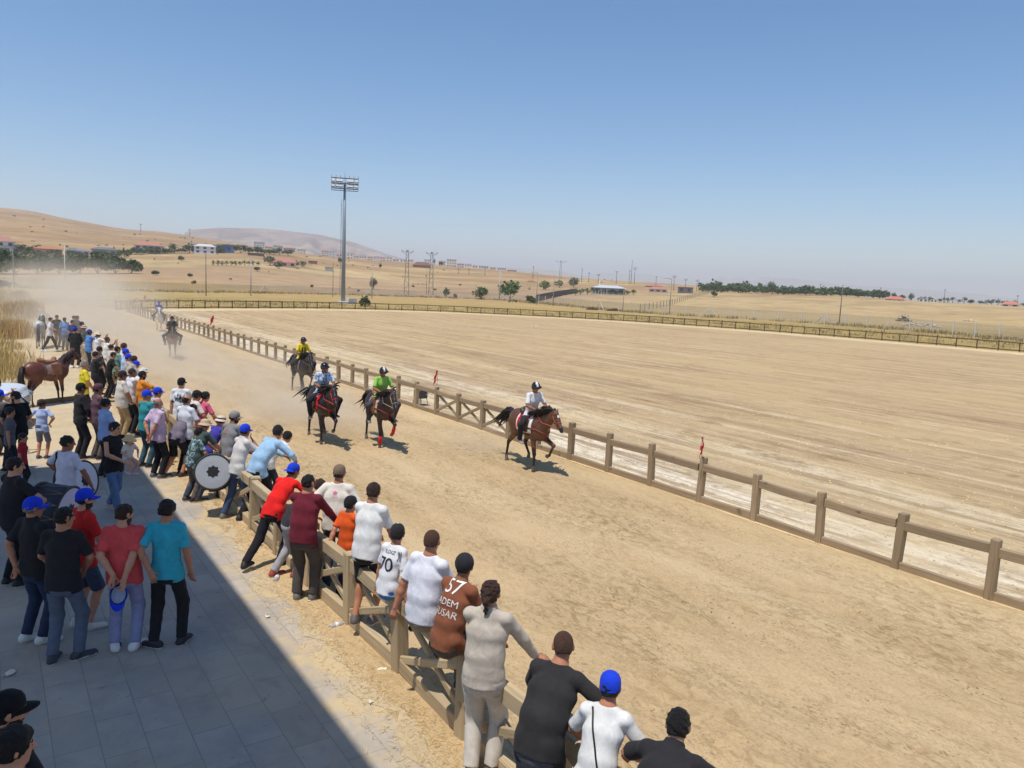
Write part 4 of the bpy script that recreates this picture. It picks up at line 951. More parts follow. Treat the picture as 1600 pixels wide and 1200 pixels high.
    PQ = sdf(P, h, smooth=1); fc = fcent(*PQ); mi = np.zeros(len(fc), np.int32)
    for L in hoofs:
        for a, b, w, m in ((L[2] + (L[1] - L[2]) * .25, L[3], .09, 1), (L[3], L[3] + (L[4] - L[3]) * .45, .075, 1), (L[3] + (L[4] - L[3]) * .5, L[4] * 1.0, .085, 2)):
            t = np.clip(((fc - a) @ (b - a)) / ((b - a) @ (b - a)), 0, 1); dd = np.linalg.norm(fc - a - t[:, None] * (b - a), axis=1); mi[(dd < w) & (fc[:, 2] < .80)] = m
    mi[np.linalg.norm(fc - mz, axis=1) < .10] = 1
    for sg in (-1, 1): mi[np.linalg.norm(fc - (poll + hd * .16 + side * sg * .080 + up_h * .035), axis=1) < .024] = 3
    if blaze: mi[(np.linalg.norm(fc - (poll + hd * .14 + up_h * .105), axis=1) < .035)] = 4
    coatm = plain(coat, .42, spec=.5, name='horse_coat', var=.16, sc=3); dk = plain(legs_dark, .5, name='horse_coat_dark', var=.15)
    root = link('horse', mesh_np('horse', PQ[0] * s, PQ[1], mi), [coatm, dk, plain(C(96, 86, 74), .6, name='hoof'), EYE, plain(C(220, 212, 200), .6, name='blaze')], None, Vector(loc), math.radians(face - 90))
    tag(root, label, 'horse', group)
    hm = plain(mane, .6, name='horse_hair', var=.3, sc=30); r = np.random.default_rng(sum(map(ord, label)))
    # mane: many overlapping locks along the crest
    mb = MB(); crest0, crest1 = V(0, .42, 1.45), poll + V(0, -.02, .09); mid = V(headturn * .05, .70 - .10 * nu, 1.60 + .10 * nu)
    for i in range(60):
        t = i / 59; p = (1 - t) ** 2 * crest0 + 2 * t * (1 - t) * mid + t * t * crest1; p = p - V(0, 0, .03); sg = 1 if r.random() < .75 else -1; L = r.uniform(.24, .46) if mane_fly else r.uniform(.16, .26)
        dv = nrm(V(sg * .55 + r.normal() * .25, -1.0 + r.normal() * .2, .15 + r.normal() * .2)) if mane_fly else nrm(V(sg * .75, -.15 + r.normal() * .1, -.75))
        mb.tube([p, p + dv * L * .35 + V(0, 0, .05), p + dv * L * .7 + V(0, 0, .015), p + dv * L + V(0, 0, -.07)], [.030, .028, .020, .004], 5)
    for k in range(8):
        p = poll + side * r.normal() * .03 + up_h * .07; mb.tube([p, p + hd * .10 + up_h * .03, p + hd * .2 + up_h * .02], [.02, .016, .004], 5)
    for i in range(len(mb.v)): mb.v[i] = tuple(np.array(mb.v[i]) * s)
    mb.build('mane', hm, root, True)
    mb = MB(); t0 = V(0, -.86, 1.30)
    for i in range(46):
        j = r.normal(size=3) * (.035, .03, .035); L = r.uniform(.75, 1.0)
        if tail == 'fly': pts = [t0 + j * .3, t0 + V(0, -.13, .07) + j * .6, t0 + V(0, -.34, .05) + j * 1.2, t0 + V(r.normal() * .05, -.58 * L, -.14) + j * 2, t0 + V(r.normal() * .08, -.78 * L, -.36 * L) + j * 3]
        else: pts = [t0 + j * .3, t0 + V(0, -.10, -.02) + j * .5, t0 + V(0, -.14, -.3) + j, t0 + V(0, -.12, -.65 * L) + j * 1.3, t0 + V(0, -.08, -.98 * L) + j * 1.3]
        mb.tube(pts, [.030, .034, .030, .022, .003], 5)
    for i in range(len(mb.v)): mb.v[i] = tuple(np.array(mb.v[i]) * s)
    mb.build('tail', hm, root, True)
    def wrap(infl, clips, name, mats, mi_fn=None):
        pr = [Cone(V(0, -.52, 1.16), V(0, .12, 1.10), (.25 + infl, .29 + infl), (.255 + infl, .315 + infl), side=X, k=.08), Cone(V(0, .12, 1.10), V(0, .52, 1.12), (.255 + infl, .315 + infl), (.21 + infl, .30 + infl), side=X, k=.08), Ell(V(0, .30, 1.36), (.09 + infl, .26, .10 + infl), k=.08)]
        pq = sdf(pr, min(h, .022), clips=clips, smooth=1); m_ = mi_fn(fcent(*pq)) if mi_fn else None
        return link(name, mesh_np(name, pq[0] * s, pq[1], m_), mats, root)
    if pad:
        ed = pad_edge or pad
        wrap(.022, [((0, 1, .12), .40 + .12 * 1.1), ((0, -1, .0), .30), ((0, 0, -1), -.98)], 'saddle_pad', [cloth(pad), cloth(ed)], lambda c: ((c[:, 1] > .25) | (c[:, 1] < -.22) | (c[:, 2] < 1.05)).astype(np.int32))
    if saddle:
        lm = plain(saddle, .45, name='leather', var=.2)
        pr = [Cone(V(0, -.22, 1.46), V(0, .22, 1.45), (.19, .06), (.14, .06), side=X, k=.04), Ell(V(0, .27, 1.53), (.09, .07, .08), k=.05), Ell(V(0, -.24, 1.53), (.18, .07, .07), k=.05)]
        for sg in (-1, 1): pr.append(RBox(V(sg * .272, .12, 1.20), (.020, .20, .20), .018, ry(-sg * 8), k=.04))
        pq = sdf(pr, min(h, .022), smooth=1); so = link('saddle', mesh_np('saddle', pq[0] * s, pq[1]), lm, root)
        for sg in (-1, 1): mb = MB(); mb.tube([V(sg * .27, .08, 1.22) * s, V(sg * .32, .08, .92) * s, V(sg * .325, .07, .78) * s], .014, 6); mb.build('stirrup_leather', lm, so, True)
    wrap(.012, [((0, 1, 0), .38), ((0, -1, 0), -.30), ((0, 0, 1), 1.15)], 'girth', [plain(breast or C(70, 50, 40), .6, name='leather')])
    mb = MB(); bmn = plain(bridle, .5, name='leather')
    def ringpts(c, axis, ru, rv, n=14):
        u = side; v = np.cross(axis, u); return [(c + u * ru * math.cos(a) + v * rv * math.sin(a)) * s for a in np.linspace(0, 2 * math.pi, n + 1)]
    mb.tube(ringpts(poll + hd * .30, hd, .066, .092), .011, 5); mb.tube(ringpts(poll + hd * .05, nrm(hd + up_h * .5), .082, .125), .010, 5)
    for sg in (-1, 1): mb.tube([(poll + hd * .04 + side * sg * .082) * s, (poll + hd * .2 + side * sg * .080) * s, (poll + hd * .38 + side * sg * .060 - up_h * .02) * s], .009, 5)
    mb.build('bridle', bmn, root, True)
    if pose != 'stand' and pad:
        mb = MB()
        for sg in (-1, 1): mb.tube([(poll + hd * .40 + side * sg * .058 - up_h * .03) * s, V(sg * .16, .78, 1.34) * s, V(sg * .10, .48, 1.50) * s], .010, 5)
        mb.build('reins', bmn, root, True)
    if breast:
        mb = MB(); mb.tube([V(.25, .30, 1.12) * s, V(.20, .62, 1.12) * s, V(.10, .765, 1.06) * s, V(0, .79, 1.02) * s, V(-.10, .765, 1.06) * s, V(-.20, .62, 1.12) * s, V(-.25, .30, 1.12) * s], .022, 6)
        mb.tube([V(0, .79, 1.02) * s, V(0, .68, .86) * s, V(0, .45, .80) * s], .02, 6); mb.build('breast_strap', plain(breast, .7, name='strap'), root, True)
    if wraps:
        for L in hoofs[:2]:
            mb = MB(); d = nrm(L[3] - L[2]); mb.tube([(L[2] + d * .10) * s, (L[2] + d * .16) * s, (L[3] + d * .0) * s], [.046 * s, .05 * s, .05 * s], 10); mb.build('leg_wrap', cloth(wraps), root, True)
    return root
def at_hoof(px, py, s=.92, face=-90, local=(.13, .46)):
    p = at(px, py); a = math.radians(face - 90); c, n_ = math.cos(a), math.sin(a); x, y = local[0] * s, local[1] * s
    return np.array([p[0] - (c * x - n_ * y), p[1] - (n_ * x + c * y), .02])
RED, WHITE = C(206, 36, 44), C(232, 228, 222)
RACE = 'horses racing down the sandy track'
DARK = C(44, 32, 28); BLK = C(24, 20, 20)
hres = .022
race = []
l1 = at_hoof(833, 738, face=-94); horse('reddish brown bay horse with black mane leading the race in front of the others', l1, -94, C(96, 60, 38), C(42, 28, 22), BLK, 'canter', .92, hres, pad=RED, pad_edge=WHITE, saddle=C(60, 40, 34), bridle=C(168, 84, 56), breast=C(120, 58, 44), group=RACE, blaze=True); race.append((l1, -94))
l2 = at_hoof(502, 697, face=-96); horse('black horse with red straps and red bridle galloping between two others', l2, -96, C(36, 27, 25), C(28, 22, 21), BLK, 'canter', .95, hres, pad=WHITE, pad_edge=RED, saddle=C(40, 32, 30), bridle=C(196, 50, 62), breast=C(160, 46, 52), group=RACE); race.append((l2, -96))
l3 = at_hoof(593.5, 702, face=-98); horse('dark brown horse with orange saddle pad and red leg wraps', l3, -98, C(50, 34, 27), C(36, 27, 24), C(40, 28, 24), 'canter', .93, hres, pad=C(186, 108, 58), pad_edge=C(206, 190, 170), saddle=C(150, 86, 46), bridle=C(150, 140, 130), breast=C(120, 40, 40), wraps=C(214, 44, 40), group=RACE); race.append((l3, -98))
l4 = at_hoof(471, 619, face=-94); horse('black horse with flying tail galloping along the grey fence, ridden in yellow', l4, -94, C(30, 25, 25), C(24, 21, 21), BLK, 'canter', .95, .028, pad=C(120, 104, 100), saddle=C(40, 34, 32), bridle=C(90, 84, 80), group=RACE); race.append((l4, -94))
l5 = at_hoof(274, 562, face=-100, s=.95, local=(-.13, .42)); horse('brown horse coming head on out of the dust cloud', l5, -100, C(84, 62, 50), C(60, 46, 40), C(40, 30, 28), 'trot', .95, .034, pad=C(70, 60, 56), saddle=C(50, 40, 36), breast=C(190, 70, 76), group=RACE); race.append((l5, -100))
l6 = at_hoof(252, 519, face=-98, s=1.0, local=(-.13, .42)); horse('white horse trailing last along the fence in the dust', l6, -98, C(206, 200, 192), C(170, 164, 158), C(196, 190, 184), 'trot', 1.0, .036, pad=C(120, 116, 120), saddle=C(70, 66, 66), group=RACE, muzzle=1); race.append((l6, -98))
# horses at rest behind the spectators
hb = at(45, 636); hfr = at(105, 627); fb = math.degrees(math.atan2(hfr[1] - hb[1], hfr[0] - hb[0]))
horse('reddish brown horse with tan leather saddle standing behind the crowd', (hb + hfr) / 2 + np.array([0, 0, .0]), fb, C(104, 56, 40), C(58, 36, 30), C(34, 26, 24), 'stand', .94, .025, tail='hang', pad=C(164, 138, 130), pad_edge=C(110, 84, 78), saddle=C(150, 98, 68), bridle=C(70, 44, 34), mane_fly=False, neck_up=.3)
lg_ = at(64, 543); horse('grey horse seen from behind under a dark blanket, beyond the walking man', lg_, 82, C(188, 182, 174), C(150, 144, 138), C(96, 90, 88), 'stand', 1.0, .03, tail='hang', pad=C(52, 46, 46), mane_fly=False)
lf_ = at(9, 455); horse('dark brown horse with a rider far off in the dry grass', lf_, 186, C(70, 48, 42), C(48, 36, 34), C(40, 32, 30), 'trot', 1.05, .045, pad=C(130, 56, 60), saddle=C(60, 44, 40), tail='fly')

def ride(label, i, s=.92, fwd=.02, base=.36, **kw):
    p, f = race[i]; a = math.radians(f); kw.setdefault('shoe', C(60, 54, 54)); kw.setdefault('res', .017)
    return person(label, at_xyz=(p[0] + math.cos(a) * fwd, p[1] + math.sin(a) * fwd, base), face=f, pose='ride', base=base, group='riders in the race', hpitch=18, **kw)
BLKC, JEAN = C(34, 33, 36), C(78, 94, 120)
ride('rider in white sleeveless top over a tee with black helmet on the leading bay', 0, shirt=C(226, 222, 222), trousers=C(48, 46, 50), helmet=(C(34, 32, 34), WHITE), cut='short', sk='d', shoe=C(150, 140, 136), hyaw=-12, res=.014, key='lead')
ride('rider in pale blue patterned tee and plain black helmet on the black horse', 1, base=.40, shirt=None, shirtmat=patterned(C(198, 214, 234), C(110, 126, 156), 13, .52), trousers=C(40, 39, 42), helmet=(C(30, 29, 30), None), sk='d', key='argent')
ride('rider in lime green tee with striped black helmet', 2, base=.36, shirt=C(152, 204, 92), trousers=C(74, 74, 82), helmet=(C(34, 32, 34), C(226, 222, 214)), sk='d', shoe=C(130, 124, 120))
ride('rider in yellow jersey with black front stripes and black helmet', 3, base=.40, shirt=C(228, 208, 50), trousers=C(44, 42, 46), helmet=(C(40, 38, 40), None), sk='d', res=.022, key='yellowrider')
ride('rider in dark green top coming out of the dust', 4, base=.40, shirt=C(50, 70, 62), trousers=C(54, 54, 56), hair='black', cut='full', sk='m', res=.026)
ride('rider in blue top and blue headscarf on the white horse', 5, base=.44, shirt=C(52, 74, 168), trousers=C(70, 66, 66), cap=C(52, 74, 178), sk='d', res=.028)
person('rider in white top on the far off dark horse in the grass', at_xyz=(lf_[0], lf_[1], .48), face=186, pose='ride', base=.48, shirt=C(200, 192, 188), trousers=C(90, 60, 60), cut='short', sk='d', res=.035)
lettering('argent', '23', .15, 0, -.02, C(60, 66, 100), side='front')
lettering('yellowrider', '', 0, -.0, -.06, C(40, 40, 40), side='front', polys=([(-.075, -.30), (-.03, -.30), (-.03, .16), (-.075, .16), (.03, -.30), (.075, -.30), (.075, .16), (.03, .16)], [(0, 1, 2, 3), (4, 5, 6, 7)]), name='stripe')

# ------------------------------------------------------------------ the spectators
CAPB = C(32, 66, 206)
ONP = 'people standing in the shade on the paving'; ONF = 'spectators leaning along the pale fence'; ONR = 'spectators sitting on the pale fence'; ONC = 'crowd standing farther along the fence'
N = .011
# in the shade on the paving
person('man in turquoise tee and black trousers at the edge of the shade', (262, 781), 1.76, 62, 'stand', C(62, 178, 196), trousers=C(44, 42, 44), shoe=C(48, 47, 54), hair='black', cut='full', res=N, group=ONP, hl=(-.12, -.19, .98), pl=(-1, -.6, 0), handdir=None, fr=(.15, .05, 0), fl=(-.13, -.05, 0), yawl=70, hyaw=-18, b=.97)
person('stocky man in coral tee clasping his hands behind him with a blue cap', (195, 787), 1.74, 68, 'behind', C(226, 84, 84), trousers=C(150, 152, 186), shoe=C(226, 224, 220), sole=C(210, 206, 198), hair='brown', cut='short', beard=True, res=N, group=ONP, b=1.13, hyaw=-42, fr=(.11, 0, 0), fl=(-.11, 0, 0), yawr=-25, sk='l', loose=1.04, key='coral', curl=35)
person('man in black tee and grey jeans between the coral and blue capped men', (101, 792), 1.76, 58, 'front', C(46, 44, 46), trousers=C(98, 108, 124), shoe=C(66, 68, 74), hair='black', cut='short', res=N, group=ONP, hyaw=-36, b=1.05, fr=(.14, .04, 0), fl=(-.10, -.06, 0), yawr=-40, loose=1.05)
person('older man in blue cap and black polo with dark blue jeans', (53, 774), 1.74, 34, 'behind', C(48, 46, 48), trousers=C(52, 62, 86), shoe=C(222, 220, 212), hair='grey', cut='short', cap=CAPB, res=N, group=ONP, hyaw=-26, b=1.06, collar=True, hr=(.18, .18, .95), pr=(1, -.3, 0), yawr=-35, yawl=-20)
person('bearded man in red tee, blue cap and denim shorts behind the front row', (134, 761), 1.74, 20, 'front', C(212, 46, 44), trousers=C(66, 78, 98), legs='shorts', shoe=C(214, 210, 200), hair='black', cut='short', cap=CAPB, beard=True, res=N, group=ONP, hyaw=-14, b=1.0, sk='l')
person('heavy set drummer in black tee with cropped hair at the far left', (24, 714), 1.80, 24, 'front', C(42, 41, 44), trousers=C(36, 36, 40), hair='black', cut='short', res=N, group=ONP, hyaw=-25, b=1.3, belly=.05, sk='l', hr=(.34, .34, 1.05), hl=(-.1, .40, .95), loose=1.06)
person('drummer in white tee with a black shoulder strap beside the white drum', (106, 680), 1.76, 36, 'front', C(206, 206, 222), trousers=C(44, 46, 58), hair='black', cut='short', res=N, group=ONP, hyaw=-30, sk='d', b=1.0, key='whitedrum', hr=(.30, .22, .90), hl=(-.30, .18, 1.05))
person('woman in black sleeveless top and blue jeans carrying a baby', (180, 659), 1.70, -66, 'walk', C(44, 42, 44), sleeve='none', trousers=C(96, 124, 166), legs='long', hair='black', cut='long', res=N, group=ONP, hyaw=26, sk='l', b=.92, hl=(-.16, .24, 1.08), pl=(-1, -.4, -.3), hr=(.02, .28, 1.06), pr=(1, -.3, -.3), shoe=C(180, 150, 140), key='mother')
person('baby in pale top and straw sun hat held by the woman in black', (203, 677), .78, -60, 'sit', C(206, 200, 196), trousers=C(198, 160, 140), legs='shorts', hair='brown', cut='short', hat=(C(214, 186, 140), .05, .02), res=N, base=.92, shoe=C(206, 160, 170), head=1.75, sk='l', b=1.15, hip=(0, 0, .9), fr=(.12, .14, .35), fl=(-.12, .16, .30), hr=(.2, .3, 1.0), hl=(-.2, .3, 1.0), fold=.003)
person('boy in white and blue tee with hands on hips, in sun beside the shade', (66, 624), 1.36, 60, 'akimbo', C(182, 196, 232), trousers=C(116, 116, 128), legs='shorts', shoe=C(60, 58, 62), hair='brown', cut='full', res=N, group=ONP, hyaw=-52, head=1.14, b=.95, key='boy')
person('bearded man all in black standing next to the white car', (23, 611), 1.76, 110, 'front', C(32, 32, 35), trousers=C(38, 37, 40), hair='black', cut='short', beard=True, res=.014, group=ONP, hyaw=40, sk='l', b=1.1)
person('man in blue cap at the left edge by the car', (-2, 607), 1.76, 60, 'stand', C(120, 110, 104), trousers=C(50, 50, 60), hair='black', cap=CAPB, res=.018, group=ONP, hyaw=-60)
person('small child in red top standing among the musicians', (36, 676), 1.14, -20, 'stand', C(176, 44, 56), trousers=C(40, 38, 44), hair='black', cut='short', res=.013, group=ONP, head=1.25, b=1.0, key='redchild')
person('older child with grey striped top behind the red child', (16, 636), 1.46, -10, 'stand', C(96, 94, 100), trousers=C(40, 38, 44), hair='black', cut='full', res=.014, group=ONP, head=1.1, hyaw=-20)
person('fair haired musician raising a black pipe', (-6, 592), 1.78, 25, 'phone', C(176, 150, 110), trousers=C(70, 66, 64), hair='reddish', cut='full', res=N, group=ONP, hr=(.12, .42, 1.30), hl=(-.02, .36, 1.40), sk='l', handdir=(0, .5, .6), key='zurna')
person('man in black jacket and black cap beside the plum polo', (127, 597), 1.76, 14, 'front', C(46, 44, 46), sleeve='long', trousers=C(42, 41, 46), hair='black', cap=C(36, 34, 36), res=.013, group=ONP, hyaw=0, sk='d', b=1.04)
person('man in plum polo and plum cap with grey brown trousers', (154, 598), 1.76, 14, 'front', C(104, 76, 84), trousers=C(100, 90, 84), hair='black', cap=C(96, 66, 74), res=.013, group=ONP, collar=True, sk='d', b=1.04, belly=.02)
person('young man in light blue polo and dark trousers behind the woman in black', (166, 623), 1.68, 22, 'front', C(152, 174, 216), trousers=C(46, 46, 52), hair='black', cut='full', res=.013, group=ONP, collar=True, hyaw=-18, b=.94)
person('man in black cap with a trimmed beard close below the grandstand', (13, 1076), 1.76, 30, 'front', C(50, 48, 50), trousers=C(50, 52, 60), hair='black', cap=C(30, 29, 31), beard=True, res=N, group=ONP, hyaw=-26, sk='l')
person('man with thick curly dark hair close below the grandstand', (22, 1136), 1.76, 34, 'front', C(48, 46, 48), trousers=C(50, 52, 60), hair='black', cut='full', res=N, group=ONP, hyaw=-24, sk='l')
# leaning on the pale fence, from the nearest
person('man in black polo bending low over the fence, nearest of all', (1062, 1106), 1.78, 26, 'rail_low', C(48, 46, 48), trousers=C(60, 60, 66), hair='black', cut='short', res=.0095, group=ONF, collar=True, hyaw=12, sk='l', b=1.1, lean=52)
person('youth in white tee and blue cap with a thin black bag strap', (955, 1046), 1.64, 30, 'rail', C(226, 224, 220), trousers=C(60, 62, 70), hair='black', cut='short', cap=CAPB, res=.0095, group=ONF, hyaw=18, sk='m', b=.95, lean=28, hip=(0, -.32, .92), key='strapboy')
person('man in black tee and dark grey trousers with close cropped hair on the rail', (881, 985), 1.82, 24, 'rail', C(52, 50, 50), trousers=C(92, 92, 98), hair='brown', cut='buzz', res=.0095, group=ONF, hyaw=30, sk='m', b=1.12, lean=34, loose=1.05, shirtlen=1.25, handdir=(0, .15, -1), hr=(.36, .02, 1.0))
person('man with a ponytail in beige long sleeved shirt and cream trousers', (768, 906), 1.80, 40, 'stand', C(196, 184, 168), sleeve='long', trousers=C(206, 198, 186), shoe=C(84, 74, 70), sole=C(70, 62, 58), hair='reddish', cut='pony', res=.0095, group=ONF, hyaw=0, sk='m', b=1.05, lean=10, hr=(.38, .30, .97), pr=(1, -.6, 0), hl=(-.05, .36, 1.02), legw=1.14, pl=(-1, -.5, 0), hip=(0, -.06, .92), fr=(.10, -.02, 0), fl=(-.06, -.10, 0), loose=1.06, shirtlen=1.2, collar=True, handdir=(.9, .3, -.1), fold=.002)
person('man in brown jersey and dark knit cap sitting on the rail', (727, 866), 1.74, 16, 'sit', C(138, 84, 60), trousers=C(98, 88, 76), shoe=C(40, 38, 40), hair='black', cut='short', res=.0095, group=ONR, hyaw=28, sk='d', b=1.0, cap=None, lean=22, hl=(-.16, .30, 1.02), hr=(.2, .34, 1.02), key='jersey57', fold=.003, shirtlen=.8)
person('broad man in white tee sitting on the rail with one hand on it', (676, 827), 1.80, 20, 'sit', C(224, 224, 232), trousers=C(150, 136, 112), shoe=C(60, 58, 60), hair='brown', cut='buzz', res=.0095, group=ONR, hyaw=22, sk='m', b=1.16, lean=10, hl=(-.30, -.12, 1.02), hr=(.2, .3, 1.0), loose=1.03, shirtlen=.9)
person('boy in white football jersey and black cap sitting on the rail', (622, 816), 1.46, 18, 'sit', C(230, 229, 230), trousers=C(70, 130, 190), legs='shorts', shoe=C(44, 42, 46), hair='black', cut='short', cap=C(46, 43, 45), res=.010, group=ONR, hyaw=30, sk='m', head=1.12, base=.16, lean=16, b=.95, key='jersey70', button=True, shirtlen=.8)
person('tall youth in white tee and black shorts standing up on the lower rail', (602, 759), 1.78, 34, 'stand', C(228, 226, 222), foot=(570, 974, .17), trousers=C(42, 39, 40), legs='shorts', shoe=C(96, 90, 88), hair='brown', cut='short', res=.010, base=.17, group=ONF, hyaw=14, sk='m', lean=13, hip=(0, -.06, .92), hr=(.22, .26, .92), hl=(-.10, .30, 1.0), loose=1.1, shirtlen=1.0, fr=(.10, -.02, 0), fl=(-.10, -.10, 0))
person('boy in orange jersey and black cap on the track side of the fence', (549, 773), 1.44, 20, 'stand', C(226, 92, 36), trousers=C(48, 47, 54), hair='black', cut='short', cap=C(40, 38, 40), res=.010, group=ONF, hyaw=-4, sk='m', head=1.12, hl=(-.12, -.28, .98), hr=(.12, .30, 1.0), key='orangeboy', lean=6)
person('man in cream tee with a small pink emblem and brown cap', (531, 724), 1.76, 48, 'stand', C(226, 218, 204), trousers=C(70, 70, 78), hair='brown', cut='short', cap=C(124, 104, 88), res=.010, group=ONF, hyaw=0, sk='m', b=1.16, lean=10, hl=(-.34, .02, 1.0), hr=(.30, .25, 1.0), key='creamtee', loose=1.08)
person('man in maroon long sleeved shirt and dark cargo trousers', (492, 730), 1.76, 46, 'stand', C(112, 38, 50), foot=(478, 936), sleeve='long', trousers=C(84, 78, 74), shoe=C(108, 104, 102), hair='black', cut='short', res=.010, group=ONF, hyaw=-14, sk='m', b=1.10, lean=14, hr=(.32, .34, .98), hl=(-.05, .40, .98), hip=(0, -.12, .93), loose=1.06, legw=1.12, shirtlen=1.3, handdir=(.5, .8, -.2))
person('man in dark grey tee and light grey sweatpants bent over the rail', (488, 772), 1.66, 6, 'rail_low', C(58, 56, 60), foot=(447, 902), trousers=C(166, 164, 168), shoe=C(150, 66, 56), hair='reddish', cut='short', res=.010, group=ONF, hyaw=10, b=1.08, lean=54)
person('man in bright red tee with backward blue cap leaning far over the rail', (461, 722), 1.72, 30, 'rail_low', C(232, 40, 36), trousers=C(40, 38, 42), shoe=C(44, 42, 46), hair='black', cut='short', cap=CAPB, capback=True, res=.010, group=ONF, hyaw=-14, sk='d', lean=48, fl=(-.16, -.95, .05), fr=(.12, -.52, 0))
person('man in light blue shirt and black trousers leaning over the fence', (436, 664), 1.90, 16, 'rail_low', C(158, 192, 220), sleeve='long', trousers=C(40, 37, 40), hair='black', cut='short', res=.011, group=ONF, hyaw=24, b=1.12, lean=44, shirtlen=1.25)
person('dark haired man in white tee leaning on the rail beyond the light blue shirt', (451, 674), 1.58, 10, 'rail', C(222, 220, 220), trousers=C(60, 60, 70), hair='black', cut='full', res=.012, group=ONF, hyaw=10, lean=50)
person('youth in pale hooded tee, blue cap and jeans with his hand at his chin', (384, 661), 1.72, 16, 'front', C(214, 208, 202), trousers=C(66, 82, 112), shoe=C(116, 106, 98), hair='black', cut='short', cap=CAPB, res=.011, group=ONF, hyaw=14, sk='d', lean=16, hip=(0, -.18, .93), hr=(.04, .13, 1.40), pr=(1, .2, -1), hl=(-.1, .3, 1.08), fr=(.1, -.1, 0), fl=(-.1, -.36, 0), shirtlen=1.2, handdir=(-.35, -.35, .8), collar=True)
person('man in grey tee with red print and grey slouch cap looking right', (368, 641), 1.74, 30, 'rail_up', C(134, 132, 134), trousers=C(60, 66, 84), hair='black', cap=C(142, 138, 136), res=.012, group=ONF, hyaw=-34, sk='d', b=1.05, lean=20, beard=True, key='greytee')
person('boy in violet blue tee and white bucket hat', (347, 647), 1.62, 20, 'rail', C(72, 66, 158), trousers=C(50, 50, 60), hair='black', hat=(C(222, 206, 188), .045, .035, C(40, 38, 40)), res=.012, group=ONF, hyaw=10, lean=30)
person('person in dark green tee and beige bucket hat', (322, 652), 1.66, 20, 'rail', C(70, 84, 80), trousers=C(58, 70, 84), shoe=C(58, 58, 62), hair='black', hat=(C(206, 178, 146), .05, .04), res=.012, group=ONF, hyaw=14, lean=24)
# standing farther along
person('balding man in white polo and black trousers seen from behind', (292, 617), 1.76, 34, 'front', C(220, 221, 226), trousers=C(34, 32, 35), shoe=C(48, 44, 44), hair='black', cut='bald', res=.012, group=ONC, hyaw=-4, sk='m', b=1.08, collar=True)
person('dark haired youth in pink tee', (322, 612), 1.70, 22, 'rail_up', C(216, 96, 128), trousers=C(60, 60, 70), hair='black', cut='full', res=.013, group=ONC, hyaw=-10)
person('dark haired man in cream tee half hidden beside the pink tee', (309, 610), 1.74, 12, 'rail_up', C(222, 208, 196), trousers=C(60, 58, 60), hair='black', cut='full', res=.014, group=ONC)
person('man in white tee with black splash print and black cap', (284, 589), 1.80, 52, 'stand', C(226, 226, 228), trousers=C(50, 50, 56), hair='black', cap=C(36, 34, 36), res=.013, group=ONC, hyaw=-12, key='splash', b=1.1, sk='l', hr=(.14, .32, 1.24), pr=(1, -.2, -.5))
person('man in mauve grey tee and black shorts bending over the rail', (303, 631), 1.76, 30, 'rail_low', C(124, 114, 126), trousers=C(38, 36, 40), legs='shorts', shoe=C(50, 46, 46), hair='black', cut='short', res=.012, group=ONC, lean=48)
person('balding man in lilac shirt with hands behind his back', (247, 622), 1.72, 22, 'behind', C(206, 178, 200), trousers=C(38, 36, 42), shoe=C(96, 92, 94), hair='grey', cut='bald', res=.012, group=ONC, hyaw=-4, sk='m', b=1.06, collar=True, belly=.03)
person('man in teal tee and blue cap next to the lilac shirt', (230, 608), 1.74, 24, 'front', C(52, 142, 146), trousers=C(62, 92, 104), hair='grey', cap=CAPB, res=.013, group=ONC, hyaw=-20, sk='m', b=1.06)
person('youth in white striped top and blue cap with the brim to the right', (247, 604), 1.68, 6, 'front', None, shirtmat=cloth(C(224, 222, 226), .9, ('X', 9.0, C(60, 60, 76), .82)), trousers=C(56, 56, 64), hair='black', cap=CAPB, res=.013, group=ONC, sk='m')
person('bearded man in orange tee pointing at the track', (223, 579), 1.76, 10, 'crossed', C(222, 140, 50), trousers=C(170, 146, 112), hair='black', cut='short', beard=True, res=.014, group=ONC, sk='d', hr=(.16, .44, 1.22))
person('balding man in white tee with folded arms', (207, 575), 1.78, 14, 'crossed', C(222, 222, 226), trousers=C(40, 39, 44), hair='black', cut='buzz', res=.014, group=ONC, sk='d', b=1.08)
person('man in beige tee, dark cap and khaki trousers', (192, 578), 1.78, 12, 'front', C(206, 198, 186), trousers=C(166, 142, 106), hair='black', cap=C(54, 44, 46), res=.014, group=ONC, sk='d', b=1.12, belly=.03, hyaw=-6, loose=1.06)
person('auburn haired man in white shirt over grey trousers', (194, 536), 1.80, 20, 'front', C(222, 224, 234), trousers=C(86, 86, 92), hair='reddish', cut='full', res=.017, group=ONC, sk='m')
person('man in pale blue shirt and blue cap beside the auburn haired man', (197, 544), 1.76, 14, 'crossed', C(176, 196, 232), trousers=C(80, 80, 86), hair='black', cap=CAPB, res=.017, group=ONC, hyaw=-14)
person('man in light grey tee and blue cap, lower of the two caps beside the dust', (201, 552), 1.70, 10, 'crossed', C(172, 166, 160), trousers=C(70, 68, 70), hair='black', cap=CAPB, res=.017, group=ONC)
person('brown haired man in stone grey tee behind the blue caps', (210, 556), 1.74, 10, 'rail_up', C(176, 166, 154), trousers=C(70, 66, 66), hair='brown', cut='full', res=.017, group=ONC)
person('boy in grey tee and blue cap leaning out toward the track', (214, 563), 1.62, 6, 'rail', C(170, 168, 170), trousers=C(60, 58, 62), hair='black', cap=CAPB, res=.017, group=ONC, hyaw=-12, lean=24)
person('person in white bucket hat stretching a hand over the rail', (226, 573), 1.64, 4, 'rail', C(220, 216, 210), trousers=C(60, 58, 60), hair='black', hat=(C(222, 216, 204), .04, .03), res=.017, group=ONC, lean=36)
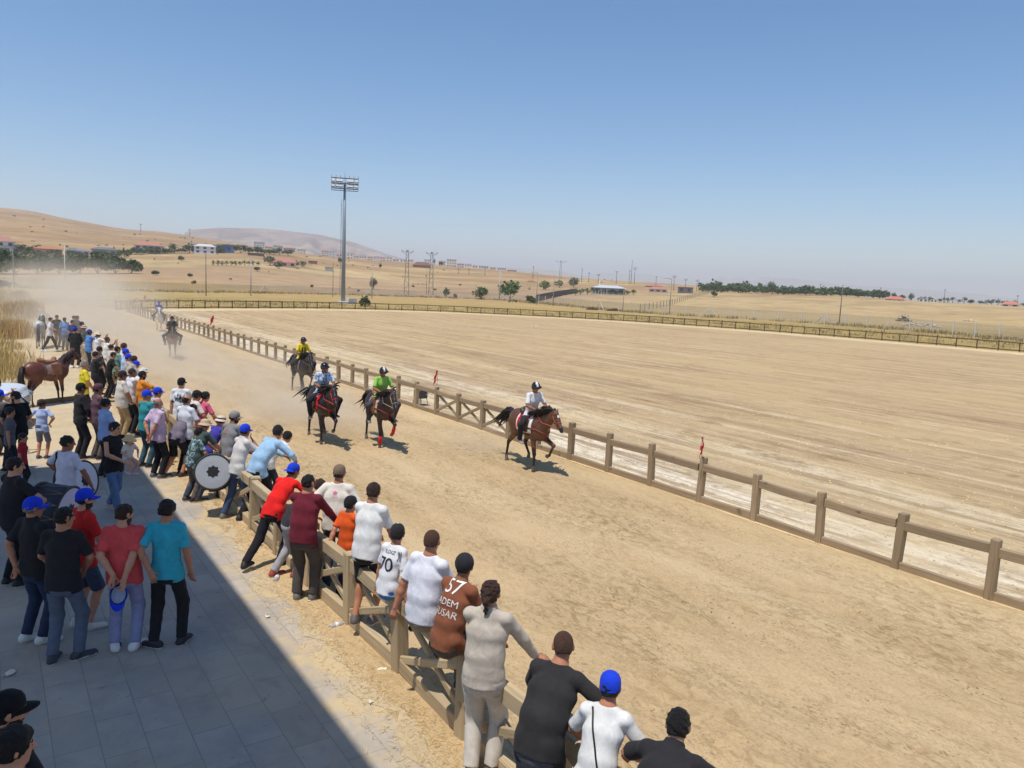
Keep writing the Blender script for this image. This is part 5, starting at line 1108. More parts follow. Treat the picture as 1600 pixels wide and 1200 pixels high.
person('grey haired man in bright yellow tee smoking by the brown horse', (133, 564), 1.76, 4, 'front', C(226, 206, 50), trousers=C(58, 54, 58), hair='grey', cut='short', res=.014, group=ONC, hyaw=-6, sk='m', b=1.1, key='yellowtee')
person('person in black dress and patterned scarf behind the yellow tee', (156, 541), 1.70, 10, 'front', None, sleeve='long', shirtmat=patterned(C(44, 42, 44), C(190, 184, 176), 16, .60), trousers=C(40, 38, 40), legw=1.3, hair='black', cut='long', res=.018, group=ONC, sk='m', shirtlen=2.2)
person('man in white tee with close cropped hair filming beside the pale hat', (168, 526), 1.76, 16, 'phone', C(224, 222, 214), trousers=C(52, 50, 54), hair='brown', cut='buzz', res=.018, group=ONC, sk='d')
person('man in white tee and wide brimmed pale hat filming', (154, 517), 1.76, 14, 'phone', C(226, 222, 220), trousers=C(60, 58, 60), hair='black', hat=(C(222, 208, 180), .075, .015), res=.018, group=ONC, sk='d')
person('man in blue polo and faded blue cap holding up a phone', (140, 514), 1.80, 18, 'phone', C(92, 136, 200), trousers=C(52, 62, 84), hair='black', cap=C(60, 76, 150), res=.018, group=ONC, sk='d', b=1.1)
person('woman in pale headscarf and beige coat holding a phone up', (174, 538), 1.62, 16, 'phone', C(206, 196, 178), sleeve='long', trousers=C(90, 84, 80), hair='brown', cut='long', res=.018, group=ONC, shirtlen=2.0)
person('man in green and white jersey behind the pale blue shirt', (184, 541), 1.74, 16, 'front', C(120, 160, 142), trousers=C(46, 46, 50), hair='black', cut='short', res=.018, group=ONC)
person('person in dark green shirt and grey brimmed hat', (132, 507), 1.72, 14, 'front', C(84, 98, 92), trousers=C(62, 66, 78), hair='black', hat=(C(196, 188, 176), .05, .03, C(120, 110, 104)), res=.02, group=ONC)
person('man in dark cap and red brown top by the grey brimmed hat', (128, 502), 1.74, 4, 'front', C(120, 70, 62), trousers=C(50, 50, 56), hair='black', cap=C(60, 58, 70), res=.02, group=ONC)
person('dark haired man turning back at the end of the crowd', (116, 493), 1.76, -20, 'front', C(90, 80, 78), trousers=C(50, 50, 56), hair='black', res=.021, group=ONC, sk='m')
person('dark haired man at the far end of the crowd nearest the dust', (121, 493), 1.76, 30, 'front', C(70, 66, 70), trousers=C(50, 50, 56), hair='black', res=.021, group=ONC, sk='m')
person('man with blue bandana over a navy top facing back', (113, 500), 1.74, -60, 'front', C(42, 58, 130), trousers=C(48, 54, 66), hair='black', res=.02, group=ONC, sk='m')
person('broad man dressed in black seen from behind with white shoes', (117, 510), 1.80, 60, 'front', C(36, 36, 40), sleeve='long', trousers=C(38, 38, 44), shoe=WHITE, hair='black', cap=C(38, 58, 150), res=.018, group=ONC, b=1.25)
person('man in light blue polo and blue trousers facing the camera', (101, 496), 1.76, -70, 'stand', C(120, 154, 206), trousers=C(84, 100, 116), hair='black', res=.02, group=ONC, sk='d', b=1.14, collar=True, belly=.03)
person('man in black tee and brown trousers behind the light blue polo', (89, 492), 1.78, -60, 'akimbo', C(56, 52, 52), trousers=C(112, 98, 84), hair='black', res=.021, group=ONC, sk='m', b=1.06)
person('man in white tee and black trousers striding past the horses', (79, 496), 1.78, -5, 'walk', C(222, 220, 224), trousers=C(38, 36, 36), shoe=WHITE, hair='black', cut='short', res=.018, group=ONC, sk='l', b=1.05, hyaw=-40, hr=(.16, .22, 1.14), fr=(.09, -.34, .0), fl=(-.09, .34, 0))
person('man in black with folded arms just behind the yellow tee', (150, 549), 1.70, 0, 'crossed', C(50, 48, 50), trousers=C(50, 48, 50), hair='black', res=.018, group=ONC)
person('person in black tee in front of the phones, head low', (178, 550), 1.62, 0, 'rail_up', C(44, 42, 44), trousers=C(44, 42, 46), hair='black', res=.018, group=ONC)
person('person in a dark floral top squeezed between white polo and green tee', (312, 668), 1.46, 10, 'rail_up', None, shirtmat=patterned(C(58, 82, 84), C(150, 170, 168), 18, .5), trousers=C(110, 96, 88), hair='black', res=.014, group=ONF)

# marks and lettering on the clothes
lettering('jersey57', '57', .20, 0, .06, C(232, 228, 222), spacing=.95); lettering('jersey57', 'ADEM', .092, 0, -.055, C(226, 220, 214)); lettering('jersey57', 'SUSAR', .092, 0, -.155, C(206, 198, 192))
lettering('jersey70', '70', .25, .0, -.15, C(40, 38, 48), spacing=.9); lettering('jersey70', 'YILDIZ', .066, 0, .075, C(70, 68, 78))
for o in (-.145, -.165, -.185): lettering('jersey70', '', 0, -o - .005 * 0, .06, C(48, 46, 54), polys=([(-.004, -.06), (.004, -.06), (.004, .07), (-.004, .07)], [(0, 1, 2, 3)]), name='stripe')
def leaf(cx, cy, ang, L, W): a = math.radians(ang); u = np.array([math.cos(a), math.sin(a)]); v = np.array([-u[1], u[0]]); c = np.array([cx, cy]); return [tuple(c), tuple(c + u * L * .55 + v * W), tuple(c + u * L), tuple(c + u * L * .55 - v * W)]
vv = leaf(0, 0, 90, .05, .013) + leaf(0, 0, 45, .048, .012) + leaf(0, 0, 135, .048, .012); vv += [(-.035, -.012), (.035, -.012), (.035, -.006), (-.035, -.006)]
lettering('creamtee', '', 0, 0, .05, C(214, 110, 146), polys=(vv, [(0, 1, 2, 3), (4, 5, 6, 7), (8, 9, 10, 11), (12, 13, 14, 15)]), name='emblem'); lettering('creamtee', 'originals', .030, 0, .005, C(220, 150, 170))
vv = []; ff = []
rs = np.random.default_rng(12)
for k in range(34):
    n0 = len(vv); vv += leaf(rs.normal() * .085, rs.normal() * .055, rs.uniform(0, 360), rs.uniform(.05, .11), rs.uniform(.006, .014)); ff.append((n0, n0 + 1, n0 + 2, n0 + 3))
lettering('splash', '', 0, 0, -.04, C(40, 38, 40), polys=(vv, ff), name='print')
vv = []; ff = []
for k in range(16): n0 = len(vv); vv += leaf(rs.normal() * .035 - .03, rs.normal() * .05, rs.uniform(0, 360), rs.uniform(.03, .05), rs.uniform(.006, .012)); ff.append((n0, n0 + 1, n0 + 2, n0 + 3))
lettering('greytee', '', 0, 0, .0, C(176, 108, 90), polys=(vv, ff), name='print')
lettering('yellowtee', '07', .10, -.10, .02, C(70, 70, 40), side='right')
for dz in (-.30, -.345): lettering('boy', '', 0, -.06, dz, C(54, 54, 66), polys=([(-.09, -.014), (.09, -.014), (.09, .014), (-.09, .014)], [(0, 1, 2, 3)]), name='stripe')
vv = []; ff = []
for k in range(7): n0 = len(vv); vv += leaf(rs.normal() * .015, rs.normal() * .02, rs.uniform(0, 360), .03, .009); ff.append((n0, n0 + 1, n0 + 2, n0 + 3))
lettering('orangeboy', '', 0, -.0, .0, C(220, 220, 232), polys=(vv, ff), side='right', name='emblem')
lettering('redchild', '', 0, 0, .0, C(110, 90, 160), polys=(vv, ff), side='front', name='print')
# knit cap of the man in the brown jersey
root, K, s, so, loc, yaw = PEOPLE['jersey57']
H = lambda x, y, z: K['head'] + K['Rh'] @ np.array((x, y, z)); nw = K['Rh'] @ np.array((0, .35, -.94))
pq = sdf([Ell(H(0, -.014, .035), (.092, .112, .102), K['Rh'], k=.02)], .012, clips=[(nw, float(nw @ H(0, 0, .0)))]); link('cap', mesh_np('cap', pq[0] * s, pq[1]), cloth(C(48, 46, 50)), root)
# side stripes on the trainers
for key_, col_ in (('coral', C(40, 40, 44)),):
    root, K, s, so, loc, yaw = PEOPLE[key_]
    for sd in 'rl':
        f = K['foot' + sd]; M = rz(K['q']['yaw' + sd])
        mb = MB()
        for k in range(3):
            for sg in (-1, 1): a = f + M @ np.array((sg * .052, .02 + .03 * k, .030)); b2 = f + M @ np.array((sg * .040, .0 + .03 * k, .075)); mb.bar(a * s, b2 * s, .010, .010)
        mb.build('shoe_stripes', plain(col_, .6, name='stripe'), root)
# black bag with its strap on the youth in white
root, K, s, so, loc, yaw = PEOPLE['strapboy']; bk = MB(); bv = BVHTree.FromPolygons([v.co.copy() for v in so.data.vertices], [tuple(p.vertices) for p in so.data.polygons]); pts = []
for t in np.linspace(0, 1, 14):
    p = K['chest'] + K['R2'] @ (-.10 + .17 * t, 0, .16 - .50 * t); o = Vector((p + K['R2'] @ (0, -.5, 0)) * s); hit = bv.ray_cast(o, Vector(K['R2'] @ (0, 1, 0))); pts.append((hit[0] if hit[0] is not None else Vector((p + K['R2'] @ (0, -.14, 0)) * s)) - Vector(K['R2'] @ (0, .006, 0)))
bg = empty('shoulder_bag', loc, math.radians(yaw), 'small black shoulder bag hanging on a thin strap across a white back', 'bag'); bk.tube(pts, .007, 6); bk.build('strap', plain(C(24, 23, 24), .5, name='bag_black'), bg, True)
mb = MB(); pe = pts[-1]; mb.box(pe + Vector((.05, .0, -.08)), (.24, .07, .16), bev=.02); mb.build('pouch', plain(C(28, 27, 29), .5, name='bag_black'), bg)
# cap held behind the back of the stocky man
root, K, s, so, loc, yaw = PEOPLE['coral']
class _K(dict): pass
Kc = dict(K); hw = (K['wr'] + K['wl']) / 2 + np.array((.0, -.055, -.20)); Kc['head'] = hw; Kc['Rh'] = rx(-112); Kc['q'] = dict(K['q'], head=1.0)
ch_ = empty('held_cap', loc, math.radians(yaw), 'blue cap with pale lining hanging from the clasped hands of the coral tee', 'cap')
cap_mesh(Kc, cloth(CAPB), ch_, s, name='crown')
mb = MB(); T = Matrix.Translation(Vector(hw * s)) @ Matrix([list(r) for r in Kc['Rh']]).to_4x4(); P_ = [(.075 * math.cos(a), .094 * math.sin(a) - .012, .022) for a in np.linspace(0, 2 * math.pi, 20, endpoint=False)]
mb.poly([T @ Vector(p) for p in P_] + [T @ Vector((p[0] * .7, p[1] * .7 - .004, .075)) for p in P_], [(k, (k + 1) % 20, 20 + (k + 1) % 20, 20 + k) for k in range(20)] + [tuple(range(39, 19, -1))]); mb.build('lining', cloth(C(180, 186, 206)), ch_)

# ------------------------------------------------------------------ drums and the zurna
def drum(label, px, z, axis, R, depth, headc, shellc):
    c = at(px[0], px[1], z); ax = nrm(axis); q = Vector(ax).to_track_quat('Z', 'Y').to_matrix().to_4x4()
    r = empty('drum', c, 0, label, 'drum', 'drums of the musicians'); shell = plain(shellc, .7, name='drum_shell'); hd = plain(headc, .55, name='drumskin', var=.05, sc=2); hoop = plain(C(52, 48, 46), .6, name='drum_hoop')
    M = q
    mb = MB(); mb.lathe([(R * .95, -depth), (R * .97, -depth * .5), (R * .95, 0)], 40, M); mb.build('shell', shell, r, True)
    for k, z0 in enumerate((0, -depth)):
        sg = 1 if k == 0 else -1; mb = MB(); mb.lathe([(R * .955, z0 - .004), (R * .955, z0 + .004), (R * .6, z0 + sg * .008 + .004)][:: 1], 40, M); mb.build('drumhead', hd, r)
        mb = MB(); mb.tube([M @ Vector((R * .975 * math.cos(a), R * .975 * math.sin(a), z0)) for a in np.linspace(0, 2 * math.pi, 41)], .018, 8); mb.build('hoop', hoop, r, True)
    mb = MB(); pts = []
    for k in range(16): a = k * math.pi / 8; rr_ = R * (.36 if k % 2 == 0 else .275); pts.append(M @ Vector((rr_ * math.cos(a), rr_ * math.sin(a), .0145)))
    mb.poly([p for p in pts] + [M @ Vector((0, 0, .016))], [(k, (k + 1) % 16, 16) for k in range(16)]); mb.build('star_emblem', plain(C(30, 28, 30), .6, name='drum_print'), r)
    mb = MB()
    for k in range(12):
        a = k * math.pi / 6; b2 = a + math.pi / 12
        mb.tube([M @ Vector((R * .99 * math.cos(a), R * .99 * math.sin(a), -.02)), M @ Vector((R * .975 * math.cos(b2), R * .975 * math.sin(b2), -depth + .02)), M @ Vector((R * .99 * math.cos(a + math.pi / 6), R * .99 * math.sin(a + math.pi / 6), -.02))], .006, 5)
    mb.build('tension_rope', plain(C(120, 112, 100), .8, name='rope'), r); return r
drum('large drum with grey skin and dark star hanging beside the hooded youth', (333, 737), .86, (-.30, -.86, .30), .32, .34, C(158, 160, 164), C(52, 50, 52))
drum('drum with white skin and dark star carried by the white tee drummer', (133, 750), .82, (.72, -.62, .18), .33, .32, C(204, 208, 222), C(60, 56, 58))
drum('wide dark drum with a pale skin held low by the drummer in black', (108, 800), .98, (.78, -.52, -.10), .36, .42, C(188, 190, 214), C(52, 54, 64))
root, K, s, so, loc, yaw = PEOPLE['zurna']; zr = empty('zurna', loc, math.radians(yaw), 'black wooden pipe with silver keys raised before the player', 'wind instrument')
p0 = (K['wl'] + K['wr']) / 2 + np.array((.0, .04, .06)); mb = MB(); dz = nrm(np.array((.35, .45, -.62))); mb.tube([(p0 - dz * .12) * s, (p0 + dz * .25) * s, (p0 + dz * .34) * s, (p0 + dz * .38) * s], [.012, .016, .030, .042], 12); mb.build('pipe', plain(C(30, 28, 30), .35, name='ebony'), zr, True)
mb = MB()
for k in range(7): mb.box(Vector((p0 + dz * (.0 + .035 * k) + np.array((0, -.014, .008))) * s), (.012, .012, .012), bev=.003)
mb.build('keys', plain(C(200, 200, 204), .3, metal=.8, name='silver'), zr)
root, K, s, so, loc, yaw = PEOPLE['whitedrum']; mb = MB(); bv = BVHTree.FromPolygons([v.co.copy() for v in so.data.vertices], [tuple(p.vertices) for p in so.data.polygons]); pts = []
for t in np.linspace(0, 1, 9):
    p = K['chest'] + K['R2'] @ (-.13 - .02 * t, 0, .17 - .30 * t); o = Vector((p + K['R2'] @ (0, -.5, 0)) * s); hit = bv.ray_cast(o, Vector(K['R2'] @ (0, 1, 0)))
    if hit[0] is not None: pts.append(hit[0] - Vector(K['R2'] @ (0, .006, 0)))
if len(pts) > 2: mb.tube(pts, .016, 6); mb.build('strap', plain(C(32, 32, 36), .8, name='strap'), root, True)

# ------------------------------------------------------------------ white car at the left edge
cl = at(38, 650); cfc = 3
_cn = at(44, 664); _cd = math.radians(-14); CARX, CARY = _cn[0] - 2.25 * math.cos(_cd), _cn[1] - 2.25 * math.sin(_cd)
car = None
def car_build():
    W, L = .92, 4.45      # half width, length; local +y is the nose
    P = [RBox((0, -.1, .72), (W, 2.15, .33), .20, k=.05), RBox((0, 1.72, .62), (W * .97, .50, .30), .22, k=.10), RBox((0, 1.35, .98), (W * .86, .75, .09), .08, rx(-4), k=.10), RBox((0, -.55, 1.22), (W * .80, 1.35, .32), .22, k=.12), RBox((0, .62, 1.12), (W * .76, .55, .10), .08, rx(-32), k=.10)]
    for y in (1.38, -1.40):
        for sg in (-1, 1): P.append(Cone((sg * (W - .26), y, .36), (sg * (W + .2), y, .36), .40, .40, k=.02, flata=True, flatb=True, sub=True))
    P.append(RBox((0, 0, .16), (2, 4, .10), .02, k=.01, sub=True))
    PQ = sdf(P, .03, smooth=2); fc = fcent(*PQ); mi = np.zeros(len(fc), int)
    side = (fc[:, 2] > 1.12) & (fc[:, 2] < 1.46) & (np.abs(fc[:, 0]) > .62) & (fc[:, 1] > -1.7) & (fc[:, 1] < .62); ws = (fc[:, 2] > 1.08) & (fc[:, 2] < 1.50) & (fc[:, 1] > .52 + (1.5 - fc[:, 2]) * .6) & (np.abs(fc[:, 0]) < .70); rw = (fc[:, 2] > 1.12) & (fc[:, 2] < 1.46) & (fc[:, 1] < -1.82) & (np.abs(fc[:, 0]) < .62)
    mi[side | ws | rw] = 1; mi[(np.abs(fc[:, 1] + .25) < .05) & side] = 0
    m, n, l, b = nodes('car_paint'); b.inputs['Base Color'].default_value = (.78, .78, .77, 1); b.inputs['Roughness'].default_value = .25; b.inputs['Coat Weight'].default_value = .6
    gl = plain(C(30, 34, 40), .08, spec=.8, name='car_glass')
    root = link('parked_car', mesh_np('parked_car', PQ[0], PQ[1], mi), [m, gl], None, (CARX, CARY, 0), _cd - math.pi / 2)
    tag(root, 'white car with its bonnet by the brown horse, parked at the left edge', 'car')
    ty, rm, lamp, blk = plain(C(28, 28, 29), .85, name='rubber'), plain(C(150, 152, 156), .35, metal=.8, name='alloy'), plain(C(120, 126, 134), .12, spec=.8, name='lamp_glass'), plain(C(34, 35, 38), .4, name='black_trim')
    for y in (1.38, -1.40):
        for sg in (-1, 1):
            M = Matrix.Rotation(math.radians(90) * sg, 4, 'Y'); mb = MB(); mb.lathe([(.20, -.11), (.31, -.115), (.335, -.08), (.335, .08), (.31, .115), (.20, .11)], 28, M, (sg * (W - .13), y, .335)); w = mb.build('wheel', ty, root, True)
            mb = MB(); mb.lathe([(.205, .085), (.21, .105), (.12, .09), (.05, .10), (.001, .10)], 20, M, (sg * (W - .13), y, .335)); mb.build('rim', rm, w, True)
    for sg in (-1, 1):
        pq = sdf([Ell((sg * .70, 2.06, .80), (.22, .20, .085), rz(-sg * 32), k=.02)], .02); link('headlight', mesh_np('headlight', *pq), lamp, root)
        mb = MB(); mb.tube([(sg * .50, 2.19, .78), (sg * .72, 2.10, .79), (sg * .90, 1.86, .82)], .012, 6); mb.build('light_strip', rm, root, True)
        pq = sdf([RBox((sg * 1.0, .72, 1.10), (.11, .07, .07), .05)], .02); link('mirror', mesh_np('mirror', *pq), m, root)
    mb = MB()
    for k in range(4): mb.box((0, 2.215 - k * .004, .62 + k * .05), (1.0 - .05 * k, .03, .022), bev=.006)
    mb.build('grille', blk, root); mb = MB(); mb.box((0, 2.16, .42), (1.3, .10, .12), bev=.03); mb.build('bumper_intake', blk, root)
    mb = MB(); mb.box((0, 2.235, .50), (.52, .015, .115), bev=.003); mb.build('number_plate', plain(C(226, 226, 222), .5, name='plate'), root)
    mb = MB()
    for sg in (-1, 1): mb.tube([(sg * .72, .95, 1.04), (sg * .45, 1.55, 1.05), (sg * .35, 2.02, .98)], .006, 5)
    mb.build('bonnet_crease', m, root, True)
    return root
car_build()

# ------------------------------------------------------------------ flags on the fence
def flag(label, post_y, z0=.98, sc=1.0, x=FX, big=False):
    r = empty('flag', (x, post_y, z0), 0, label, 'flag', 'small red flags on the grey fence')
    mb = MB(); mb.tube([(0, 0, -.02), (0, 0, .36 * sc)], .006, 6); mb.build('stick', plain(C(120, 100, 70), .7, name='stick'), r)
    nx, nz = 12, 8; v = []; f = []
    for i in range(nx + 1):
        for j in range(nz + 1):
            u, w = i / nx, j / nz; v.append((-.015 - u * .13 * sc + .02 * math.sin(w * 5), -.14 * sc * u * .8 + .035 * math.sin(u * 7 + w * 2) , (.36 - .22 * w - .10 * u * u - .04 * u) * sc))
    for i in range(nx):
        for j in range(nz): f.append((i * (nz + 1) + j, (i + 1) * (nz + 1) + j, (i + 1) * (nz + 1) + j + 1, i * (nz + 1) + j + 1))
    me = mesh_np('cloth', v, np.array(f)); link('cloth', me, plain(C(214, 28, 38), .7, name='flag_red'), r)
    if big:
        bv = BVHTree.FromPolygons([Vector(p) for p in v], f); mb = MB()
        def pt(u, w):
            i = u * nx; j = w * nz; i0, j0 = min(int(i), nx - 1), min(int(j), nz - 1); a, b2 = i - i0, j - j0; g_ = lambda p, q: np.array(v[p * (nz + 1) + q])
            return g_(i0, j0) * (1 - a) * (1 - b2) + g_(i0 + 1, j0) * a * (1 - b2) + g_(i0, j0 + 1) * (1 - a) * b2 + g_(i0 + 1, j0 + 1) * a * b2
        P = []
        for k in range(19): a = math.radians(50 + 260 * k / 18); P.append((.38 + .20 * math.cos(a), .5 + .28 * math.sin(a)))
        for k in range(19): a = math.radians(58 + 244 * (18 - k) / 18); P.append((.43 + .16 * math.cos(a), .5 + .22 * math.sin(a)))
        for sg in (-1, 1):
            pts = [pt(*p) + np.array((.0, 0, 0)) + sg * np.array((-.003, -.004, 0)) for p in P]; mb.poly(pts, [(k, k + 1, 36 - k, 37 - k) for k in range(18)])
            st = []
            for k in range(10): a = math.radians(180 + 36 * k); rr_ = .09 if k % 2 == 0 else .036; st.append((.68 + rr_ * math.cos(a), .5 + rr_ * 1.3 * math.sin(a)))
            mb.poly([pt(*p) + sg * np.array((-.003, -.004, 0)) for p in st], [tuple(range(10))])
        mb.build('crescent_and_star', plain(C(236, 232, 230), .7, name='flag_white'), r)
    return r
def ny(y): return min(ry_, key=lambda q: abs(q - y))
flag('red flag with white crescent on the post right of the leading horse', ny(10.61), sc=1.25, big=True)
flag('red flag on the grey fence above the lime green rider', ny(21.9), sc=1.5, big=True)
flag('small red flag farther up the fence beyond the yellow rider', ny(34.5), sc=1.7)
flag('small red flag on the fence near the head on brown horse', ny(52), sc=1.9)
flag('tiny red flag at the dusty far corner of the fence', ny(84), sc=1.7)
flag('tiny red flag on the dark rail fence behind the white horse', 96.2, sc=1.7, x=15.2, z0=1.0)
# equipment box left on the infield edge
b0 = at(545, 578); bx_ = empty('equipment_box', (12.75, 24.2, 0), .1, 'dark equipment box with pale cables behind the grey fence', 'box')
mb = MB(); mb.box((0, 0, .42), (.34, .42, .30), bev=.02); mb.build('case', plain(C(70, 66, 66), .6, name='box_plastic'), bx_); mb = MB()
for x, y in ((-.14, -.18), (.14, -.18), (.14, .18), (-.14, .18)): mb.tube([(x, y, .28), (x * 1.3, y * 1.3, 0)], .015, 6)
mb.build('stand', plain(C(150, 150, 150), .4, metal=.6, name='steel'), bx_); mb = MB(); mb.tube([(.1, -.2, .4), (.3, -.6, .75), (.35, -1.0, .3), (.3, -.7, .1), (.5, -1.2, .02)], .02, 6); mb.build('cable', plain(C(206, 206, 208), .5, name='cable'), bx_, True)

# ------------------------------------------------------------------ litter by the fence
def bottle(label, px, rot, cap=C(60, 110, 200), stand=False):
    p = at(*px); m, n, l, b = nodes('clear_plastic'); b.inputs['Base Color'].default_value = (.82, .86, .88, 1); b.inputs['Roughness'].default_value = .15; b.inputs['Transmission Weight'].default_value = .55
    r = empty('plastic_bottle', (p[0], p[1], .035 if not stand else .012), math.radians(rot), label, 'bottle', 'empty bottles thrown by the fence'); M = Matrix.Rotation(math.radians(90), 4, 'Y') if not stand else Matrix()
    mb = MB(); mb.lathe([(.001, 0), (.030, 0), (.033, .01), (.031, .05), (.033, .06), (.033, .13), (.028, .16), (.013, .185), (.013, .20)], 16, M); mb.build('bottle_body', m, r, True)
    mb = MB(); mb.lathe([(.0155, .195), (.0155, .215), (.001, .216)], 12, M); mb.build('bottle_cap', plain(cap if not stand else C(230, 230, 232), .5, name='cap_plastic'), r, True)
    mb = MB(); mb.lathe([(.0335, .065), (.0335, .115)], 16, M); mb.build('label_band', plain(C(226, 228, 230), .6, name='label_paper'), r, True)
bottle('clear plastic bottle lying on the straw left of the standing youth', (516, 983), 5); bottle('clear plastic bottle lying by the maroon shirted man', (430, 910), 60); bottle('clear bottle standing on the verge below the red brown shoes', (392, 858), 15, C(230, 230, 230))
def scrap(label, px, w, rot, seed):
    p = at(*px); r = np.random.default_rng(seed); n = 9; v = [(0, 0, .018)] + [(w * (.5 + .18 * r.normal()) * math.cos(a), w * (.34 + .1 * r.normal()) * math.sin(a), .004 + .012 * abs(r.normal())) for a in np.linspace(0, 2 * math.pi, n, endpoint=False)]
    v2 = [(x, y, z + .003) for x, y, z in v]; f = [(0, 1 + (k + 1) % n, 1 + k) for k in range(n)] + [(n + 1, n + 2 + k, n + 2 + (k + 1) % n) for k in range(n)] + [(1 + k, 1 + (k + 1) % n, n + 2 + (k + 1) % n, n + 2 + k) for k in range(n)]
    me = bpy.data.meshes.new('paper_scrap'); me.from_pydata(v + v2, [], f); me.update(); tag(link('paper_scrap', me, plain(C(226, 216, 196), .9, name='paper'), None, (p[0], p[1], .012), math.radians(rot)), label, 'litter', 'scraps of paper on the ground')
for k, (l_, px_, w_) in enumerate([('pale torn paper on the straw near the fence post', (597, 1048), .13), ('small pale scrap below the ponytailed man on the verge', (580, 1099), .07), ('white folded paper at the heel of the maroon shirted man', (483, 941), .08), ('small white scrap at the edge of the roof shadow', (418, 966), .055),
                                    ('tiny pale scrap by the bottle near the standing youth', (517, 1003), .04), ('little white scrap near the feet of the older man in the blue cap', (12, 1056), .14)]): scrap(l_, px_, w_, k * 47, k + 3)
# wooden ground beam beside the standing brown horse
gb = at(60, 633); ge = at(118, 625); mb = MB(); mb.bar((gb[0], gb[1] + .15, .07), (ge[0] + .3, ge[1] + .15, .07), .12, .14, .012); tag(mb.build('ground_beam', woodm(C(150, 124, 92), 1)), 'low wooden beam lying on the ground behind the boy with hands on hips', 'beam')

# ------------------------------------------------------------------ straw, clods and pebbles on the ground
def scatter_mesh(name, n, fn, mat, label=None):
    V = []; Fc = []
    for k in range(n):
        v, f = fn(k); o = len(V); V += v; Fc += [tuple(i + o for i in q) for q in f]
    me = bpy.data.meshes.new(name); me.from_pydata(V, [], Fc); me.update(); return tag(link(name, me, mat), kind='stuff')
R = np.random.default_rng(21)
def straw_fn(k):
    if R.random() < .6: x, y = R.normal(3.45, .28), R.uniform(2.5, 22)
    else: x, y = R.uniform(2.9, 4.2), R.uniform(2.5, 20)
    a = R.uniform(0, 6.28); L = R.uniform(.03, .12); z = .014 + R.uniform(0, .015); dx, dy = math.cos(a) * L, math.sin(a) * L; w = .0025
    return [(x - dy / L * w, y + dx / L * w, z), (x + dy / L * w, y - dx / L * w, z), (x + dx, y + dy, z + R.uniform(0, .02))], [(0, 1, 2)]
scatter_mesh('straw', 9000, straw_fn, leafm(C(198, 172, 122), 'straw'))
def clod_fn(k):
    if R.random() < .8: x, y = R.uniform(3.9, 11.9), 2.2 + 26 * R.random() ** 1.5
    else: x, y = 11.6 + R.normal() * .25, R.uniform(3, 24)
    s = R.uniform(.004, .012) * (1.5 if R.random() < .06 else 1); z = .02; p = [(x + R.normal() * s * .3 + dx * s * 1.6, y + R.normal() * s * .3 + dy * s, z + dz * s * R.uniform(.6, 1.1)) for dx, dy, dz in ((1, 0, 0), (-1, 0, 0), (0, 1.3, 0), (0, -1.3, 0), (0, 0, 1), (0, 0, -1))]
    return p, [(0, 2, 4), (2, 1, 4), (1, 3, 4), (3, 0, 4), (2, 0, 5), (1, 2, 5), (3, 1, 5), (0, 3, 5)]
scatter_mesh('clods', 9000, clod_fn, leafm(C(186, 158, 112), 'clods'))
def peb_fn(k):
    x = 12.4 + abs(R.normal()) * 5 + (R.random() < .3) * R.uniform(0, 14); y = 2.5 + 26 * R.random() ** 1.4; s = R.uniform(.008, .028); z = .008
    p = [(x + dx * s * R.uniform(.7, 1.3), y + dy * s * R.uniform(.7, 1.3), z + dz * s * .7) for dx, dy, dz in ((1, 0, 0), (-1, 0, 0), (0, 1, 0), (0, -1, 0), (0, 0, 1), (0, 0, -1))]
    return p, [(0, 2, 4), (2, 1, 4), (1, 3, 4), (3, 0, 4), (2, 0, 5), (1, 2, 5), (3, 1, 5), (0, 3, 5)]
scatter_mesh('pebbles', 5000, peb_fn, leafm(C(208, 184, 146), 'pebbles'))

# ------------------------------------------------------------------ dry weeds and grass
def blades(name, spots, mat, hmin, hmax, n, spread, kind='stuff', label=None, cat=None, wid=.008):
    V = []; Fc = []
    for (x0, y0, z0, sc) in spots:
        for k in range(n):
            x, y = x0 + R.normal() * spread * sc, y0 + R.normal() * spread * sc; h = R.uniform(hmin, hmax) * sc; a = R.uniform(0, 6.28); ln = R.normal() * .25; w = wid * sc * R.uniform(.6, 1.6)
            dx, dy = math.cos(a) * w, math.sin(a) * w; tx, ty = x + R.normal() * .22 * h, y + R.normal() * .22 * h; o = len(V)
            V += [(x - dx, y - dy, z0), (x + dx, y + dy, z0), ((x + tx) / 2 + dx * .8, (y + ty) / 2 + dy * .8, z0 + h * .6), ((x + tx) / 2 - dx * .8, (y + ty) / 2 - dy * .8, z0 + h * .6), (tx, ty, z0 + h)]
            Fc += [(o, o + 1, o + 2, o + 3), (o + 3, o + 2, o + 4)]
    me = bpy.data.meshes.new(name); me.from_pydata(V, [], Fc); me.update(); o = link(name, me, mat); return tag(o, label, cat, None, kind)
dry, green, orange = leafm(C(190, 166, 112), 'dry_grass'), leafm(C(128, 124, 62), 'green_grass'), leafm(C(196, 162, 104), 'dry_weeds')
sp = [(R.uniform(-3.5, 1.4) , R.uniform(32, 70), 0, R.uniform(.6, 1.5)) for _ in range(240)]; sp = [q for q in sp if q[0] < 1.5 - .012 * (q[1] - 30)]
blades('dry_grass', sp, dry, .15, .5, 70, .35); blades('dry_grass', [(R.uniform(-3.5, .9), R.uniform(33, 60), 0, R.uniform(.6, 1.2)) for _ in range(90)], green, .12, .4, 40, .35)
sp = [(R.uniform(-5, 2.2), R.uniform(62, 150), 0, R.uniform(1, 2)) for _ in range(260)]; blades('dry_grass', sp, dry, .2, .55, 50, .6, wid=.014)
